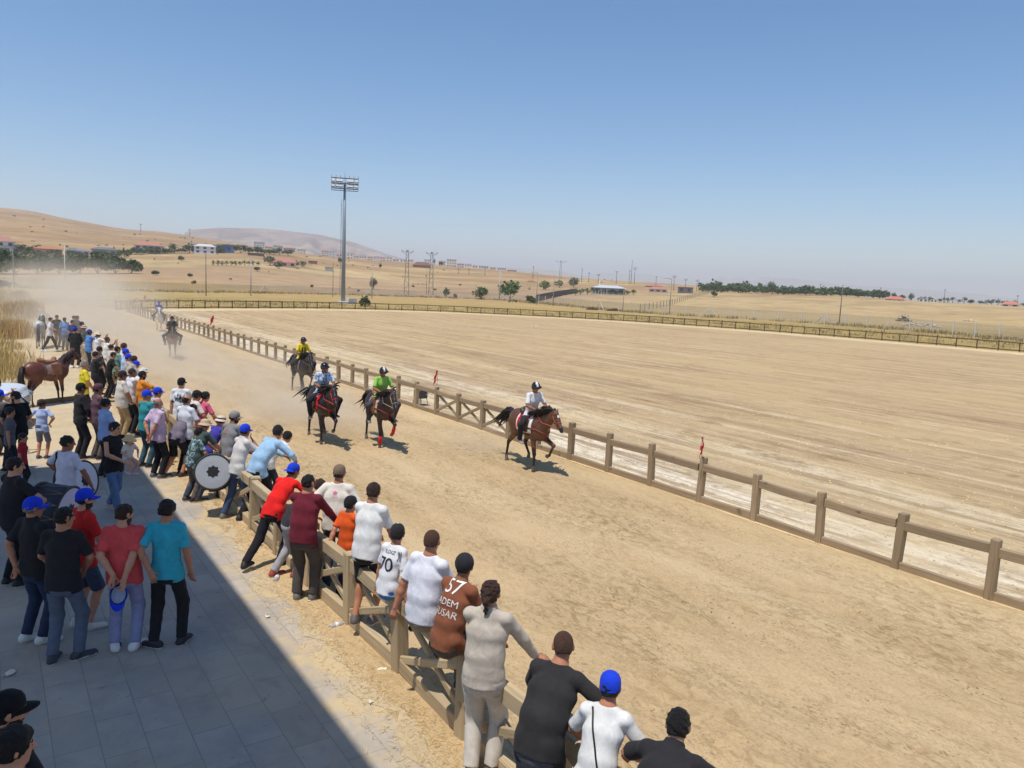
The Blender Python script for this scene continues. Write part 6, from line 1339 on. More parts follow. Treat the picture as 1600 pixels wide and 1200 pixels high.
for k, (px_, py_, hh, lb) in enumerate([(48, 497, 1.7, 'rounded orange dry weed bush by the far end of the pale fence'), (22, 497, 1.6, 'wide orange dry weed clump left of the fence end'), (33, 470, 1.5, 'dry weed clump below the far off horse'), (20, 528, 1.2, 'thin brown weed stalks at the edge of the path'), (27, 523, 1.1, 'tall brown weed stalks above the green grass patch')]):
    p, d = gp(px_, py_); blades('dry_weed', [(p[0] + R.normal() * .2, p[1] + R.normal() * .4, 0, 1) for _ in range(14)], orange, hh * .5, hh, 90, .38, kind=None, label=lb, cat='weed', wid=.012)
def fringe(path, off0, off1, n, mat, h0, h1, wid):
    s_ = []
    for _ in range(n):
        i = R.integers(2, len(path) - 2); p = path[i]; t = nrm(path[i + 1] - path[i - 1]); o = R.uniform(off0, off1); x, y = p[0] - t[1] * o, p[1] + t[0] * o; s_.append((x, y, float(terr(x, y)) - .03, R.uniform(.7, 1.5)))
    blades('grass', s_, mat, h0, h1, 16, .7, wid=wid)
fringe(FARP, 4, 30, 450, leafm(C(160, 142, 98), 'verge_grass'), .08, .28, .03); fringe(FARP, 6, 26, 260, leafm(C(136, 128, 86), 'verge_green'), .08, .26, .03); fringe(cpath, -2, 3, 500, leafm(C(160, 144, 100), 'verge_grass2'), .2, .6, .04)
pw = at(1088, 797); blades('grass', [(pw[0], pw[1], .01, .5), (pw[0] - .15, pw[1] + .25, .01, .5)], leafm(C(150, 140, 74), 'green_tuft'), .05, .2, 160, .28, wid=.006)

# ------------------------------------------------------------------ far things: trees, houses, blocks, masts
def crown_mesh(rx_, ry2, rz_, n, leaf_, seed, lumps=9):
    r = np.random.default_rng(seed); L = []
    for k in range(lumps):
        u = nrm(r.normal(size=3)); u[2] = abs(u[2]) * 1.5 - .65; L.append((u * np.array((rx_, ry2, rz_)) * r.uniform(.3, .62), np.array((rx_, ry2, rz_)) * r.uniform(.22, .55)))
    V = []; Fc = []
    for k in range(n):
        c, rr_ = L[r.integers(0, lumps)]; u = nrm(r.normal(size=3)); p = c + u * rr_ * r.uniform(.5, 1.22)
        a = nrm(r.normal(size=3) + u * .6); b = nrm(np.cross(a, r.normal(size=3))); a2 = np.cross(b, a); s_ = leaf_ * r.uniform(.6, 1.5); o = len(V)
        V += [p + b * s_, p + a2 * s_ * .7, p - b * s_, p - a2 * s_ * .7]; Fc.append((o, o + 1, o + 2, o + 3))
    return V, Fc
def tree(name, label, px, py, wpx, hpx, col, dist=None, kind='round', group='trees and bushes beyond the arena', trunk=.22, cat='tree', n=900, seed=None):
    if dist is None: p, d = gp(px, py)
    else: p = upx(px, dist); d = dist
    d = d * cosx(px); H_ = hpx / F * d; W_ = wpx / F * d; trunk = trunk if cat == 'tree' and kind == 'cone' else (.10 if cat == 'tree' else .03); seed = seed or int(px * 7 + py)
    r = empty(name, p - np.array((0, 0, .1)), 0, label, cat, group); tr_ = H_ * trunk; cz = (H_ - tr_ * .6)
    V, Fc = crown_mesh(W_ / 2, W_ / 2, cz / 2, n, max(.10 * W_ ** .5, .05 * W_), seed, 10 if kind == 'round' else 7)
    if kind == 'cone':
        V = [np.array(v) for v in V]
        for v in V: t = np.clip((v[2] + cz / 2) / cz, 0, 1); v[0] *= 1.25 * (1 - t * .9); v[1] *= 1.25 * (1 - t * .9)
    me = bpy.data.meshes.new('crown'); me.from_pydata([(v[0], v[1], v[2] + tr_ * .6 + cz / 2) for v in V], [], Fc); me.update(); link('crown', me, leafm(col), r)
    mb = MB(); rt = max(.03 * H_, .05); mb.tube([(0, 0, -.2), (0, 0, tr_), (.05 * W_, 0, H_ * .55)], [rt, rt * .8, rt * .3], 6)
    for k in range(3): a = k * 2.1 + seed; mb.tube([(0, 0, tr_ * .8), (math.cos(a) * W_ * .2, math.sin(a) * W_ * .2, tr_ + H_ * .25)], [rt * .55, rt * .2], 5)
    mb.build('trunk', plain(C(92, 74, 58), .9, name='bark'), r); return r
GD, GM, GL, GS = C(78, 98, 62), C(98, 116, 74), C(128, 136, 92), C(122, 124, 102)
TB = [('tree', 'bushy green tree behind the chain-link fence beside a concrete pole', 797, 469, 44, 31, GM, None), ('tree', 'smaller green tree left of the bushy one by the concrete pole', 752, 468, 30, 21, GM, None), ('bush', 'dark round bush at the end of the low wall', 828, 474, 20, 13, GD, None),
      ('bush', 'dark green bush at the foot of the tall floodlight mast', 569, 479, 22, 18, C(76, 88, 56), None), ('tree', 'grey green tree by a power pole near the floodlight mast', 583, 452, 15, 20, GS, None), ('bush', 'small bush in front of the lattice masts', 697, 464, 14, 17, GM, None), ('bush', 'tiny bush just right of the small bush by the lattice masts', 711, 466, 8, 8, GM, None),
      ('bush', 'lone round dark bush at the corner of the two gold fields', 1115, 464, 13, 11, C(86, 92, 60), None), ('tree', 'pale green tree group above the low wall', 852, 453, 24, 16, GL, None), ('tree', 'pale green tree right of the group above the wall', 874, 450, 18, 14, GL, None), ('tree', 'dark grey green tree behind the low wall', 896, 449, 22, 17, GS, None),
      ('bush', 'small bush beside the green hedge on the ochre slope', 243, 430, 13, 9, GD, None), ('tree', 'lone small tree on the ochre slope', 283, 408, 11, 9, C(84, 92, 66), None), ('bush', 'small bush on the slope below the lone tree', 297, 433, 9, 7, C(104, 108, 76), None),
      ('tree', 'round grey tree by the red roofed farmhouse', 422, 415, 22, 18, GS, None), ('tree', 'dark bush in front of the red roofed farmhouse', 436, 420, 20, 13, GS, None), ('tree', 'grey bush right of the farmhouse front', 459, 418, 22, 12, GS, None), ('tree', 'small grey bush at the right end of the farmhouse', 473, 417, 12, 10, GS, None),
      ('bush', 'dry grey bush below the hedge row', 402, 424, 13, 9, C(110, 104, 84), None), ('tree', 'small tree on the gold field left of the lattice masts', 594, 419, 6, 8, GD, None), ('tree', 'small dark tree by the mast on the gold field', 531, 411, 8, 9, GD, None)]
for t in TB: tree(*t[:7], dist=t[7], cat='bush' if t[0] == 'bush' else 'tree')
# dark hedge of big bushes at the left
for k, (px_, wpx, hpx, lb) in enumerate([(-14, 50, 40, 'big dark bush at the left end of the hedge'), (22, 56, 40, 'dark bush behind the thin left pole'), (58, 50, 34, 'dark bush of the hedge half lost in dust'), (92, 46, 33, 'dark bush of the hedge left of the white pole'), (124, 44, 34, 'dark bush of the hedge right of the white pole'), (152, 44, 36, 'tall middle bush of the right part of the hedge'), (180, 40, 32, 'dark bush second from the right end of the hedge'), (205, 34, 24, 'low bush at the right end of the hedge')]):
    tree('bush', lb, px_, 424 + (px_ + 14) * .022, wpx, hpx, C(66, 88, 50), dist=245 + px_ * .12, group='bushes of the dark hedge', cat='bush', trunk=.05, n=1500)
tree('tree', 'grey green tree above the hedge before the orange house', 49, 405, 26, 20, C(92, 100, 70), dist=330, n=900); tree('tree', 'thin grey tree behind the white pole', 101, 404, 14, 22, C(92, 98, 72), dist=330)
for k, (px_, py_, w, h_, lb) in enumerate([(34, 374, 34, 20, 'green tree group right of the red roofed white house'), (56, 376, 28, 18, 'green tree by the orange house'), (25, 362, 13, 14, 'dark tree close to the red roofed white house'), (160, 378, 12, 14, 'conical dark fir by the grey houses'), (179, 378, 9, 17, 'slim dark fir left of the villa'), (194, 379, 9, 15, 'dark fir beside the slim one left of the villa')]):
    tree('tree', lb, px_, py_, w, h_, GD, dist=452, kind='cone' if 'fir' in lb else 'round', n=500)
for k in range(26):
    px_ = 190 + k * 10.4 + R.normal() * 2; py_ = 391 + max(0, px_ - 200) * .035; tree('bush', 'low green bush in the row below the villas on the slope', px_, py_, 23 + R.uniform(-5, 7), 11 + R.uniform(-3, 6), C(84, 100, 68), dist=455 + k * 3, group='row of bushes below the villas', cat='bush', n=260)
for k in range(16):
    px_ = 2 + k * 13 + R.normal() * 3; tree('tree', 'green garden tree among the houses low on the hill', px_, 0, 15 + R.uniform(-3, 6), 11 + R.uniform(-3, 5), C(82, 100, 66), dist=432 + R.uniform(-14, 10), group='garden trees among the hill houses', n=260)
for k in range(11): tree('bush', 'dry grey green bush in the short hedge row on the slope', 333 + k * 7, 411, 9, 9 + R.uniform(-1, 2), C(104, 106, 78), dist=370 + k * 2, group='hedge row on the slope', cat='bush', n=160)
for k in range(9): tree('tree', 'grey green tree in the row running to the white roofed shed', 900 + k * 8 + R.normal() * 1.5, 462 - k * 1.6, 13, 11 + R.uniform(-2, 3), GM, dist=300 - k * -8, group='trees beside the shed', n=260)
for k in range(7): tree('tree', 'dark green tree beside the far fence posts in front of the shed', 936 + k * 9, 457 - k * .5, 12, 9 + R.uniform(-1, 2), GD, dist=330, group='trees beside the shed', n=200)
# orchard belt on the right: reads as one mass
V = []; Fc = []
for row in range(3):
    for px_ in np.arange(1096, 1384, 3.3):
        d = 455 + row * 16; p = upx(px_ + R.normal() * .8, d); hh = R.uniform(8, 13) / F * d * (1.35 if R.random() < .05 else 1) * (1.15 if row == 2 else 1); v, f = crown_mesh(hh * .62, hh * .62, hh * .5, 60, hh * .13, int(px_ * 10 + row), 5); o = len(V); V += [p + q + np.array((0, 0, hh * .52)) for q in v]; Fc += [tuple(i + o for i in q) for q in f]
me = bpy.data.meshes.new('orchard'); me.from_pydata([tuple(v) for v in V], [], Fc); me.update(); tag(link('orchard', me, leafm(C(78, 98, 60))), 'long green belt of orchard trees beyond the gold field', 'orchard', None, 'stuff')
for px_, w, h_, lb in [(1203, 20, 18, 'taller round tree rising over the orchard belt'), (1232, 12, 12, 'second taller tree over the orchard belt'), (1395, 14, 12, 'tree left of the red roofed house'), (1408, 14, 11, 'dark tree behind the red roofed house'), (1423, 12, 13, 'pale olive tree right of the red roofed house')]: tree('tree', lb, px_, 0, w, h_, C(80, 96, 62), dist=500 if px_ < 1300 else 445, n=400)
for k in range(22): px_ = 1436 + k * 7.6; tree('tree', 'dark small tree on the skyline right of the red roofed house', px_ + R.normal() * 2, 0, R.uniform(8, 15), R.uniform(6, 12), C(80, 92, 66), dist=430, group='trees on the right skyline', n=150)

def house(name, label, px0, px1, py, hpx, wall, roof, dist=None, roofh=.35, storeys=1, flat=False, group=None, depth=1.0, win=True, face=0.0):
    pm = (px0 + px1) / 2
    if dist is None: p, d = gp(pm, py)
    else: p = upx(pm, dist); d = dist; zb = CAMH + d * elev(pm, py); p[2] = min(p[2], zb) if zb < p[2] + 3 else p[2]
    d = d * cosx(pm); W = (px1 - px0) / F * d; Hh = hpx / F * d; D_ = max(W * .6 * depth, 3.0); a = -azim(pm)
    r = empty(name, p, a + face, label, 'house' if 'block' not in name else 'apartment block', group); wh = Hh * (1 - (0 if flat else roofh)); mw = plain(wall, .85, name='plaster')
    mb = MB(); mb.box((0, D_ / 2, wh / 2 - .5), (W, D_, wh + 1)); mb.build('wall', mw, r)
    mb = MB(); o = W * .05
    if flat: mb.box((0, D_ / 2, wh + Hh * .03), (W + o, D_ + o, Hh * .06))
    else: rr_ = [(-W / 2 - o, -o, wh), (W / 2 + o, -o, wh), (W / 2 + o, D_ + o, wh), (-W / 2 - o, D_ + o, wh), (-W * .28, D_ / 2, Hh), (W * .28, D_ / 2, Hh)]; mb.poly(rr_, [(0, 1, 5, 4), (1, 2, 5), (2, 3, 4, 5), (3, 0, 4), (3, 2, 1, 0)])
    mb.build('roof', plain(roof, .8, name='roof_tiles'), r)
    if win:
        nw = max(2, int(W / 3.2)); gm = plain(C(60, 64, 74), .3, name='window_glass')
        for s_ in range(storeys):
            for k in range(nw):
                x = -W / 2 + W * (k + .5) / nw; z = wh * (s_ + .55) / storeys; mb = MB(); ww, hh2 = min(W / nw * .5, 1.6), min(wh / storeys * .5, 1.6); mb.box((x, -.02, z), (ww, .10, hh2)); mb.build('window', gm, r)
    return r
TILE, WHT = C(176, 122, 104), C(214, 210, 204)
house('house', 'white two storey house with red roof at the left edge of the hill', -16, 21, 377, 27, WHT, TILE, 455, .28, 2); house('house', 'grey annex beside the red roofed white house', 8, 30, 378, 13, C(180, 180, 186), C(150, 150, 156), 450, flat=True)
house('house', 'orange brick house low on the slope', 57, 95, 382, 16, C(200, 152, 118), C(176, 120, 92), 440, .25); house('house', 'long dark roofed grey house', 106, 124, 381, 14, C(120, 124, 134), C(110, 114, 124), 440, .3); house('house', 'small house with white front and pink side wall', 120, 140, 381, 13, C(222, 206, 200), C(130, 130, 140), 438, .25); house('house', 'grey stone house with dark open porch', 146, 181, 384, 15, C(168, 160, 152), C(110, 112, 120), 440, .25)
house('villa', 'cream villa with red tiled roof in green bushes', 213, 252, 388, 19, WHT, TILE, 470, .35, 2); house('villa', 'white modern villa with an arched front', 305, 336, 395, 15, C(228, 226, 224), C(200, 198, 196), 480, .25, 2); house('villa', 'flat white villa behind the arched one', 300, 345, 390, 12, C(224, 222, 220), C(210, 208, 206), 500, flat=True, storeys=1); house('villa', 'villa with a blue upper floor', 340, 364, 392, 12, C(86, 116, 164), C(120, 130, 150), 500, flat=True)
house('farmhouse', 'pink farmhouse with large red roof on the slope', 427, 462, 408, 15, C(216, 182, 164), TILE, 400, .5); house('shed', 'low dark red shed right of the farmhouse', 482, 495, 409, 4, C(150, 96, 84), C(140, 90, 80), 480, flat=True, win=False); house('shed', 'dark flat sheds left of the farmhouse', 388, 412, 402, 6, C(110, 100, 96), C(96, 92, 92), 480, flat=True, win=False)
house('barn', 'brown gabled barn below the city edge', 645, 672, 414, 9, C(150, 112, 86), C(120, 84, 66), 640, .6, win=False)
house('shed', 'long white roofed shed at the end of the low wall', 926, 976, 456, 14, C(168, 170, 176), C(190, 192, 196), 330, .3); house('house', 'small white house with red roof on the gold field', 1014, 1042, 452, 9, C(216, 206, 198), TILE, 420, .45); house('house', 'dark flat house with white corner, right of the small white house', 1059, 1082, 455, 9, C(112, 106, 104), C(130, 124, 120), 420, flat=True); house('shed', 'long low red roofed sheds behind the small white house', 1008, 1034, 445, 4, C(190, 150, 130), TILE, 520, .6, win=False)
house('house', 'low white house with bright red roof on the right skyline', 1384, 1411, 473, 10, C(206, 196, 190), C(190, 116, 98), 430, .45); house('house', 'white flat house among the right skyline trees', 1436, 1448, 472, 5, WHT, C(200, 196, 194), 425, flat=True); house('house', 'second white flat house among the right skyline trees', 1454, 1463, 473, 5, WHT, C(200, 196, 194), 425, flat=True); house('house', 'red roofed house near the right edge of the skyline', 1566, 1590, 480, 9, C(214, 206, 200), C(190, 120, 100), 405, .5)
house('shed', 'small grey hut under a thin pole on the gold slope', 508, 520, 416, 6, C(170, 166, 160), C(160, 156, 150), 420, flat=True, win=False)
ap = [(397, 413, 392, 13), (414, 426, 394, 10), (427, 441, 394, 10), (443, 461, 396, 10), (464, 477, 398, 8), (502, 513, 404, 14), (514, 523, 404, 11), (525, 534, 406, 10), (541, 551, 406, 9), (552, 560, 407, 8), (561, 572, 407, 7), (574, 582, 408, 8), (583, 592, 408, 7), (593, 601, 409, 8), (603, 612, 410, 8), (613, 622, 411, 7), (624, 634, 412, 6), (636, 645, 412, 7), (662, 671, 414, 8), (684, 695, 416, 9), (697, 712, 418, 12), (713, 724, 419, 8), (725, 736, 420, 7), (737, 745, 421, 7), (747, 762, 422, 6), (764, 774, 423, 6), (776, 790, 424, 5), (792, 806, 425, 4)]
for k, (a0, a1, py_, h_) in enumerate(ap):
    lb = {0: 'cream apartment tower standing alone left on the ridge', 5: 'tallest pale tower of the city beside the floodlight mast', 20: 'white stepped block beside the dark conical tree'}.get(k, 'pale apartment block in the distant row left of the floodlight mast' if k < 8 else 'pale small block in the distant city right of the floodlight mast')
    house('apartment_block', lb, a0, a1, py_ + 3, h_ + 3, C(226, 214, 200) if k % 3 else C(214, 208, 206), C(190, 130, 112) if k % 2 else C(200, 196, 190), 1150, .12, max(2, int(h_ / 2.6)), flat=k % 2 == 0, group='apartment blocks of the distant city', depth=.7)
tree('tree', 'dark conical tree beside the white stepped block', 678, 416, 8, 13, C(52, 66, 46), dist=760, kind='cone', n=300); tree('tree', 'round dark tree by the white stepped block', 689, 418, 12, 8, C(58, 70, 50), dist=760, n=300)
V = []; Fc = []
for k in range(110):
    px_ = R.uniform(-20, 980); d = R.uniform(210, 1100); p = upx(px_, d); hh = R.uniform(.3, .9) * (1 + d / 900); v, f = crown_mesh(hh * R.uniform(.8, 1.6), hh, hh * .6, 26, hh * .28, k + 900, 4); o = len(V); V += [p + q + np.array((0, 0, hh * .45)) for q in v]; Fc += [tuple(i + o for i in q) for q in f]
me = bpy.data.meshes.new('scrub'); me.from_pydata([tuple(v) for v in V], [], Fc); me.update(); tag(link('scrub', me, leafm(C(112, 112, 78), 'scrub')), kind='stuff')
# low wall and rubble heaps
def wall_line(label, pts, h, w, col):
    mb = MB(); P = [gp(*p)[0] for p in pts]
    for a, b in zip(P[:-1], P[1:]): mb.bar((a[0], a[1], a[2] + h / 2 - .3), (b[0], b[1], b[2] + h / 2 - .3), w, h + .6)
    tag(mb.build('stone_wall', plain(col, .9, name='stone', var=.3)), label, 'wall')
wall_line('dark low stone wall running up the field to the shed', [(838, 471), (868, 464), (900, 458)], 2.0, .4, C(96, 88, 82))
def heap(name, label, px, py, wpx, hpx, col, n=60, seed=1, cat='heap'):
    p, d = gp(px, py); d *= cosx(px); W, Hh = wpx / F * d, hpx / F * d; r = np.random.default_rng(seed); V = []; Fc = []
    for k in range(n):
        u = r.uniform(-1, 1); c = np.array((u * W / 2, r.normal() * W * .10, Hh * (1 - u * u) * r.uniform(0, .8))); s_ = r.uniform(.10, .26) * max(Hh, .4) ; q = [c + nrm(r.normal(size=3)) * s_ * r.uniform(.6, 1.2) for _ in range(2)]
        pts = [c + np.array(v) * s_ * r.uniform(.6, 1.3) for v in ((1, 0, 0), (-1, 0, 0), (0, 1, 0), (0, -1, 0), (0, 0, 1), (0, 0, -1))]; o = len(V); V += pts; Fc += [tuple(i + o for i in f) for f in ((0, 2, 4), (2, 1, 4), (1, 3, 4), (3, 0, 4), (2, 0, 5), (1, 2, 5), (3, 1, 5), (0, 3, 5))]
    me = bpy.data.meshes.new(name); me.from_pydata([tuple(v) for v in V], [], Fc); me.update(); tag(link(name, me, leafm(col, 'rubble'), None, p, -azim(px)), label, cat)
heap('rubble_heap', 'long heap of white stones on the gold field by the right fence', 1440, 510, 56, 7, C(206, 200, 188), 160, 2); heap('rubble_heap', 'grey and white rubble patch above the long stone heap', 1412, 502, 20, 12, C(168, 156, 140), 160, 3); heap('rubble_heap', 'small heap of pale stones far right on the gold field', 1513, 502, 20, 4, C(214, 206, 192), 60, 4)
heap('soil_heap', 'dark brown soil heap behind the fence strut', 925, 484, 18, 5, C(104, 80, 62), 120, 5); heap('soil_heap', 'second dark soil heap left of a thin pole', 960, 486, 24, 5, C(100, 78, 60), 120, 6); heap('soil_heap', 'pale orange earth mound on the gold field', 830, 441, 16, 4, C(200, 160, 120), 80, 7); heap('rubble_heap', 'pale stones scattered below the first lattice mast', 655, 445, 26, 4, C(196, 176, 150), 70, 8)
heap('rubble_heap', 'pair of pale stones lying out on the infield', 836, 510, 14, 2.5, C(230, 224, 212), 8, 9, 'stones')

# ------------------------------------------------------------------ floodlight mast
p, d = gp(536, 474); d *= cosx(536); Hm = (474 - 279) / F * d * .985
fm = empty('floodlight_mast', p, -azim(536), 'tall grey steel floodlight mast with two rows of lamps', 'floodlight mast'); steel = plain(C(140, 152, 164), .55, metal=.2, name='galvanised_steel'); dsteel = plain(C(84, 92, 106), .6, name='painted_steel')
mb = MB(); mb.tube([(0, 0, -.2), (0, 0, Hm * .5), (0, 0, Hm - 1)], [.40, .31, .22], 14); mb.build('pole', steel, fm, True); mb = MB(); mb.box((0, 0, .15), (1.7, 1.7, .5), bev=.05); mb.build('base', mcon, fm); mb = MB(); mb.tube([(0, 0, Hm - 1), (0, 0, Hm + .9)], .02, 6); mb.build('lightning_rod', dsteel, fm)
mb = MB()
for k in range(46): z = 1.5 + k * (Hm - 6) / 46; mb.bar((-.25, -.1, z), (-.62, -.1, z), .05, .05)
mb.tube([(-.62, -.1, 1.4), (-.55, -.1, Hm - 4)], .03, 5); mb.build('ladder', dsteel, fm)
mb = MB(); W_ = 40 / F * d / 2
for z in (Hm - 2.1, Hm - 1.2, Hm - .3):
    mb.bar((-W_, -.3, z), (W_, -.3, z), .10, .12); mb.bar((-W_, .3, z), (W_, .3, z), .08, .08)
for x in np.linspace(-W_, W_, 7): mb.bar((x, -.3, Hm - 2.4), (x, -.3, Hm + .2), .06, .06)
for x in (-W_, W_): mb.bar((x, -.3, Hm - 2.3), (x, .3, Hm - 2.3), .06, .06); mb.bar((x, -.3, Hm - .2), (x, .3, Hm - .2), .06, .06)
mb.box((0, 0, Hm - 2.45), (2 * W_, .7, .05)); mb.build('lamp_frame', dsteel, fm)
lampm = plain(C(206, 206, 206), .3, name='lamp_front')
for z in (Hm - 1.65, Hm - .75):
    for k, x in enumerate((-.86, -.52, -.27, .27, .52, .86)):
        M = Matrix.Rotation(math.radians(-25), 4, 'X'); mb = MB(); mb.box((x * W_, -.48, z), (.66, .30, .60), M.to_3x3(), bev=.05); lo_ = mb.build('lamp', dsteel, fm); mb = MB(); c_ = Vector((x * W_, -.48, z)) + M.to_3x3() @ Vector((0, -.156, 0)); mb.box(c_, (.58, .012, .52), M.to_3x3()); mb.build('lamp_glass', lampm, lo_)
mb = MB(); p2, d2 = gp(550, 474); mb.box((p2[0], p2[1], .45), (1.6, .9, .9), bev=.05); mb2 = tag(mb.build('control_cabinet', plain(C(216, 214, 210), .6, name='cabinet_paint')), 'white control cabinet at the foot of the floodlight mast', 'cabinet')

# ------------------------------------------------------------------ power pylons and poles
def pylon(label, px, pyb, pyt, arm=30):
    p, d = gp(px, pyb); d *= cosx(px); Hh = (pyb - pyt) / F * d; r = empty('power_pylon', p, -azim(px) + .1, label, 'pylon', 'lattice power pylons'); m = plain(C(128, 122, 116), .7, name='pylon_steel'); w0, w1 = Hh * .055, Hh * .022; mb = MB(); n = 9; t = (.05 * Hh / 12 + .05) * .62
    for sx in (-1, 1):
        for sy in (-1, 1): mb.bar((sx * w0, sy * w0, -.2), (sx * w1, sy * w1, Hh), t, t)
    for k in range(n):
        z0, z1 = Hh * k / n, Hh * (k + 1) / n; a0, a1 = w0 + (w1 - w0) * k / n, w0 + (w1 - w0) * (k + 1) / n; q = 1 if k % 2 else -1
        for s_ in (-1, 1): mb.bar((-q * a0, s_ * a0, z0), (q * a1, s_ * a1, z1), t * .7, t * .7); mb.bar((s_ * a0, -q * a0, z0), (s_ * a1, q * a1, z1), t * .7, t * .7)
    mb.build('lattice_tower', m, r); A = arm / F * d / 2; mb = MB(); mb.bar((-A, 0, Hh * .955), (A, 0, Hh * .955), t * 2, t * 2)
    for s_ in (-1, 1): mb.bar((s_ * A, 0, Hh * .96), (0, 0, Hh * .88), t, t)
    mb.build('crossarm', m, r); mb = MB()
    for x in (-A, 0, A): mb.lathe([(t * 1.2, 0), (t * 2, t * 2), (t * 2, t * 5), (t, t * 7)], 8, None, (x, 0, Hh * .965))
    mb.build('insulators', plain(C(110, 90, 84), .4, name='insulator'), r)
pylon('lattice power pylon just right of the floodlight mast', 635, 460, 392, 17); pylon('second lattice power pylon beside the barn', 673, 461, 395, 16); pylon('lattice power pylon with bent arms over the gold field', 875, 440, 408, 16)
def pole(label, px, pyb, pyt, col=C(150, 146, 140), r0=.11, head=None, dist=None, group='poles beyond the arena', arm=None, cat='pole'):
    if dist: p, d = upx(px, dist), dist
    else: p, d = gp(px, pyb)
    d = d * cosx(px); Hh = (pyb - pyt) / F * d; nm = 'street_lamp' if head else 'utility_pole'; r = empty(nm, p, -azim(px), label, 'lamp post' if head else cat, group); m = plain(col, .7, name='pole_concrete'); rr_ = max(r0, .00035 * d); mb = MB(); mb.tube([(0, 0, -.2), (0, 0, Hh)], [rr_, rr_ * .65], 8); mb.build('pole', m, r, True)
    if head:
        mb = MB(); mb.tube([(0, 0, Hh), (-.5, -.2, Hh + .25), (-1.1, -.4, Hh + .3)], rr_ * .5, 6); mb.build('arm', m, r); mb = MB(); mb.box((-1.3, -.5, Hh + .28), (.75, .32, .16), bev=.04); mb.build('lamp_head', plain(C(190, 190, 190), .4, name='lamp_housing'), r)
    elif arm:
        mb = MB(); a = arm / F * d / 2
        for z, k in arm_levels(Hh): mb.bar((-a * k, 0, z), (a * k, 0, z), rr_ * 1.2, rr_ * 1.2)
        mb.build('crossarm', m, r)
def arm_levels(Hh): return [(Hh * .97, 1.0), (Hh * .88, .7)]
DKP = C(96, 92, 92)
pole('thin dark pole at the left edge behind the far off rider', 22, 450, 391, C(120, 116, 112)); pole('pale concrete pole with a camera bracket rising from the dust', 102, 440, 383, C(206, 202, 196), .16, arm=6); pole('thin dark pole behind the chain-link fence, left of the hedge row', 322, 462, 397, DKP, .09); pole('pale pole with lamp boxes right of the thin dark pole', 392, 462, 405, C(170, 170, 172), .12, arm=5)
pole('thin pole under the grey hut left of the floodlight mast', 520, 464, 410, DKP, .07); pole('pale power pole by the grey green tree', 581, 466, 414, C(170, 168, 164), .12, arm=5); pole('thin pole left of the second lattice pylon', 666, 460, 418, C(140, 136, 132), .09); pole('pale concrete pole in front of the bushy green tree', 780, 469, 424, C(190, 186, 178), .2, arm=4)
pole('street lamp with a curved arm by the low wall', 838, 476, 428, C(140, 138, 136), .09, head=True); pole('grey pole standing over the end of the low wall', 864, 478, 435, C(150, 146, 142), .12); pole('pale concrete pole in front of the white roofed shed', 936, 459, 438, C(214, 210, 204), .18); pole('thin pole right of the dark soil heaps', 973, 486, 453, C(150, 142, 132), .09)
pole('street lamp with its head over the gold field', 1046, 491, 438, C(140, 134, 130), .10, head=True); pole('tall thin dark pole standing on the verge of the right gold field', 1311, 508, 446, C(112, 104, 98), .10)
for px_, b_, t_, a_ in [(716, 414, 406, 4), (732, 414, 405, 4), (757, 418, 406, 4), (832, 430, 411, 3), (908, 437, 416, 3), (919, 437, 422, 4), (934, 437, 424, 6), (962, 443, 424, 5), (982, 446, 424, 3), (990, 448, 422, 7), (1024, 446, 425, 3), (1052, 447, 424, 8), (1070, 447, 428, 6), (1088, 448, 430, 7), (1119, 448, 431, 8), (1206, 456, 436, 3), (1280, 460, 442, 3), (1374, 466, 449, 3), (1474, 477, 456, 3), (1588, 481, 463, 4)]: pole('slender power pole on the far skyline', px_, b_, t_, C(104, 100, 102), .10, dist=560 if px_ < 1000 else 470, group='slender poles along the skyline', arm=a_)
pole('tall thin mast rising highest over the skyline poles', 985, 447, 409, C(104, 100, 102), .12, dist=560)
for px_, a_ in [(297, 372), (221, 357)]: pole('tiny twin pylon on the crest of the bare hill' if px_ < 250 else 'tiny pylon on the hill shoulder left of the mountain', px_, a_ + 6, a_ - 6, DKP, .2, dist=1180, arm=4)

# thin fence of posts dividing the two gold fields
df = empty('field_fence', (0, 0, 0), 0, 'thin wire fence on slim posts between the two gold fields', 'fence'); pp = plain(C(150, 140, 122), .9, name='fence_post'); mb = MB(); mb.box((0, 0, .8), (.14, .14, 1.7)); dfm = mb.mesh('post'); dfm.materials.append(pp)
a0, b0_ = gp(1000, 486)[0], gp(1108, 459)[0]; wm = MB(); prev = None
for k in range(34):
    t = k / 33; x, y = a0[0] + (b0_[0] - a0[0]) * t, a0[1] + (b0_[1] - a0[1]) * t; z = float(terr(x, y)); o = bpy.data.objects.new('post', dfm); COL.objects.link(o); o.parent = df; o.location = (x, y, z)
    if prev is not None:
        for hz in (.5, 1.0, 1.4): wm.bar((prev[0], prev[1], prev[2] + hz), (x, y, z + hz), .03, .03)
    prev = (x, y, z)
wm.build('wire', pp, df)
a0, b0_ = gp(880, 473)[0], gp(976, 456)[0]; d2f = empty('field_fence', (0, 0, 0), 0, 'pale post fence running up beside the trees to the shed', 'fence')
for k in range(22):
    t = k / 21; x, y = a0[0] + (b0_[0] - a0[0]) * t, a0[1] + (b0_[1] - a0[1]) * t; o = bpy.data.objects.new('post', cpm); COL.objects.link(o); o.parent = d2f; o.location = (x, y, float(terr(x, y)) - .1)

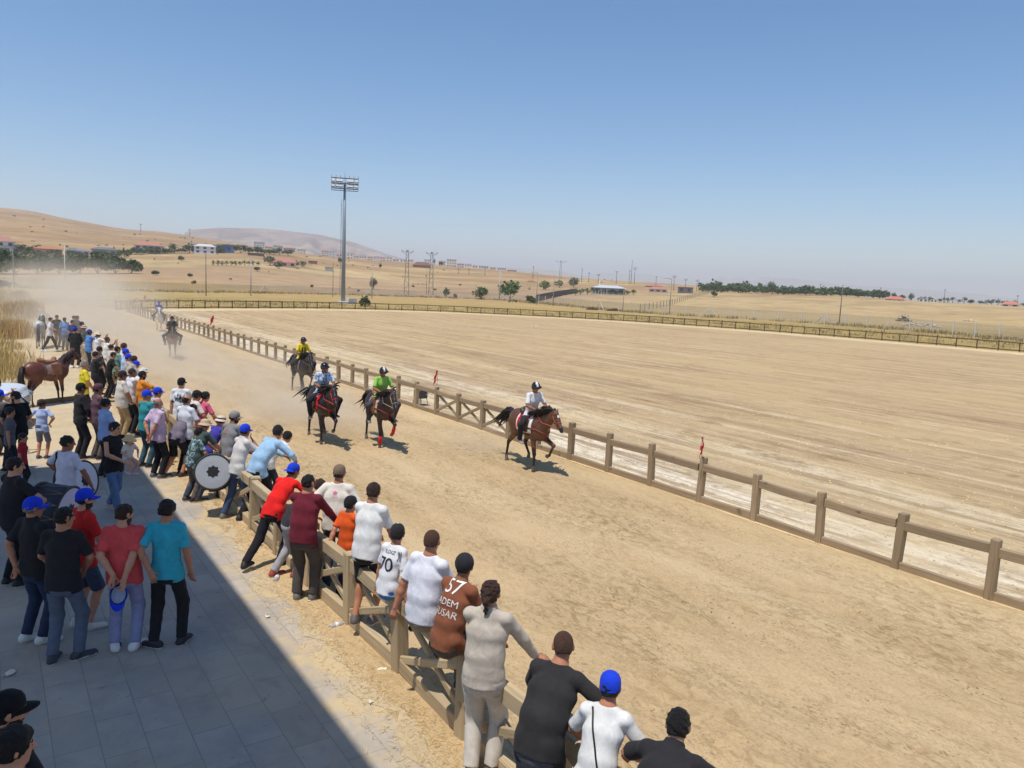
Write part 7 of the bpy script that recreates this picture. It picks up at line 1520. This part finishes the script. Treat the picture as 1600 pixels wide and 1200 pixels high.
# ------------------------------------------------------------------ dust in the air and haze
def dust(c, r_, dens, seed, pw_=1.0):
    me = bpy.data.meshes.new('dust_cloud'); bm = bmesh.new(); bmesh.ops.create_icosphere(bm, subdivisions=3, radius=1.0); bm.to_mesh(me); bm.free()
    o = link('dust_cloud', me, []); o.location = c; o.scale = r_; tag(o, None, None, None, 'stuff')
    m = bpy.data.materials.new('dust'); m.use_nodes = True; n, l = m.node_tree.nodes, m.node_tree.links; n.remove(n['Principled BSDF']); pv = n.new('ShaderNodeVolumePrincipled'); l.new(pv.outputs[0], n['Material Output'].inputs['Volume'])
    pv.inputs['Color'].default_value = (.98, .90, .76, 1); pv.inputs['Anisotropy'].default_value = .1
    tc = n.new('ShaderNodeTexCoord').outputs['Object']; ln = n.new('ShaderNodeVectorMath'); ln.operation = 'LENGTH'; l.new(tc, ln.inputs[0])
    fall = maprange(n, l, ln.outputs['Value'], 0.0, 1.0, 1.0, 0.0); fall = vmath(n, l, 'POWER', fall, 1.3)
    nz = noise(n, l, mapping(n, l, tc, (1.6, 2.6, 1.3), (seed, 0, 0)), 1.0, 4, .6, .4); nz = maprange(n, l, nz, .34, .68, .05, 1.6)
    l.new(vmath(n, l, 'MULTIPLY', vmath(n, l, 'MULTIPLY', fall, nz), dens), pv.inputs['Density']); me.materials.append(m); return o
dust((7.0, 98, 1.2), (9, 50, 5.2), .065, 1); dust((5.6, 58, .5), (5.8, 27, 3.6), .15, 5); dust((7.2, 34, .1), (4.4, 17, 1.9), .17, 9); dust((8.6, 22.0, .1), (1.8, 3.6, 1.3), .5, 13); dust((7.3, 23.2, .1), (1.5, 3.0, 1.4), .55, 17); dust((10.6, 17.0, .05), (1.2, 2.0, .8), .5, 21); dust((9.6, 31, .1), (2.0, 3.4, 1.5), .28, 25)
hz = MB(); hz.box((0, 4500, 135), (26000, 23000, 500)); ho = hz.build('haze', []); tag(ho, None, None, None, 'stuff')
m = bpy.data.materials.new('haze'); m.use_nodes = True; n, l = m.node_tree.nodes, m.node_tree.links; n.remove(n['Principled BSDF']); pv = n.new('ShaderNodeVolumePrincipled'); l.new(pv.outputs[0], n['Material Output'].inputs['Volume'])
pv.inputs['Color'].default_value = (.82, .87, .93, 1); pv.inputs['Density'].default_value = .00024; pv.inputs['Anisotropy'].default_value = .2; ho.data.materials.append(m)
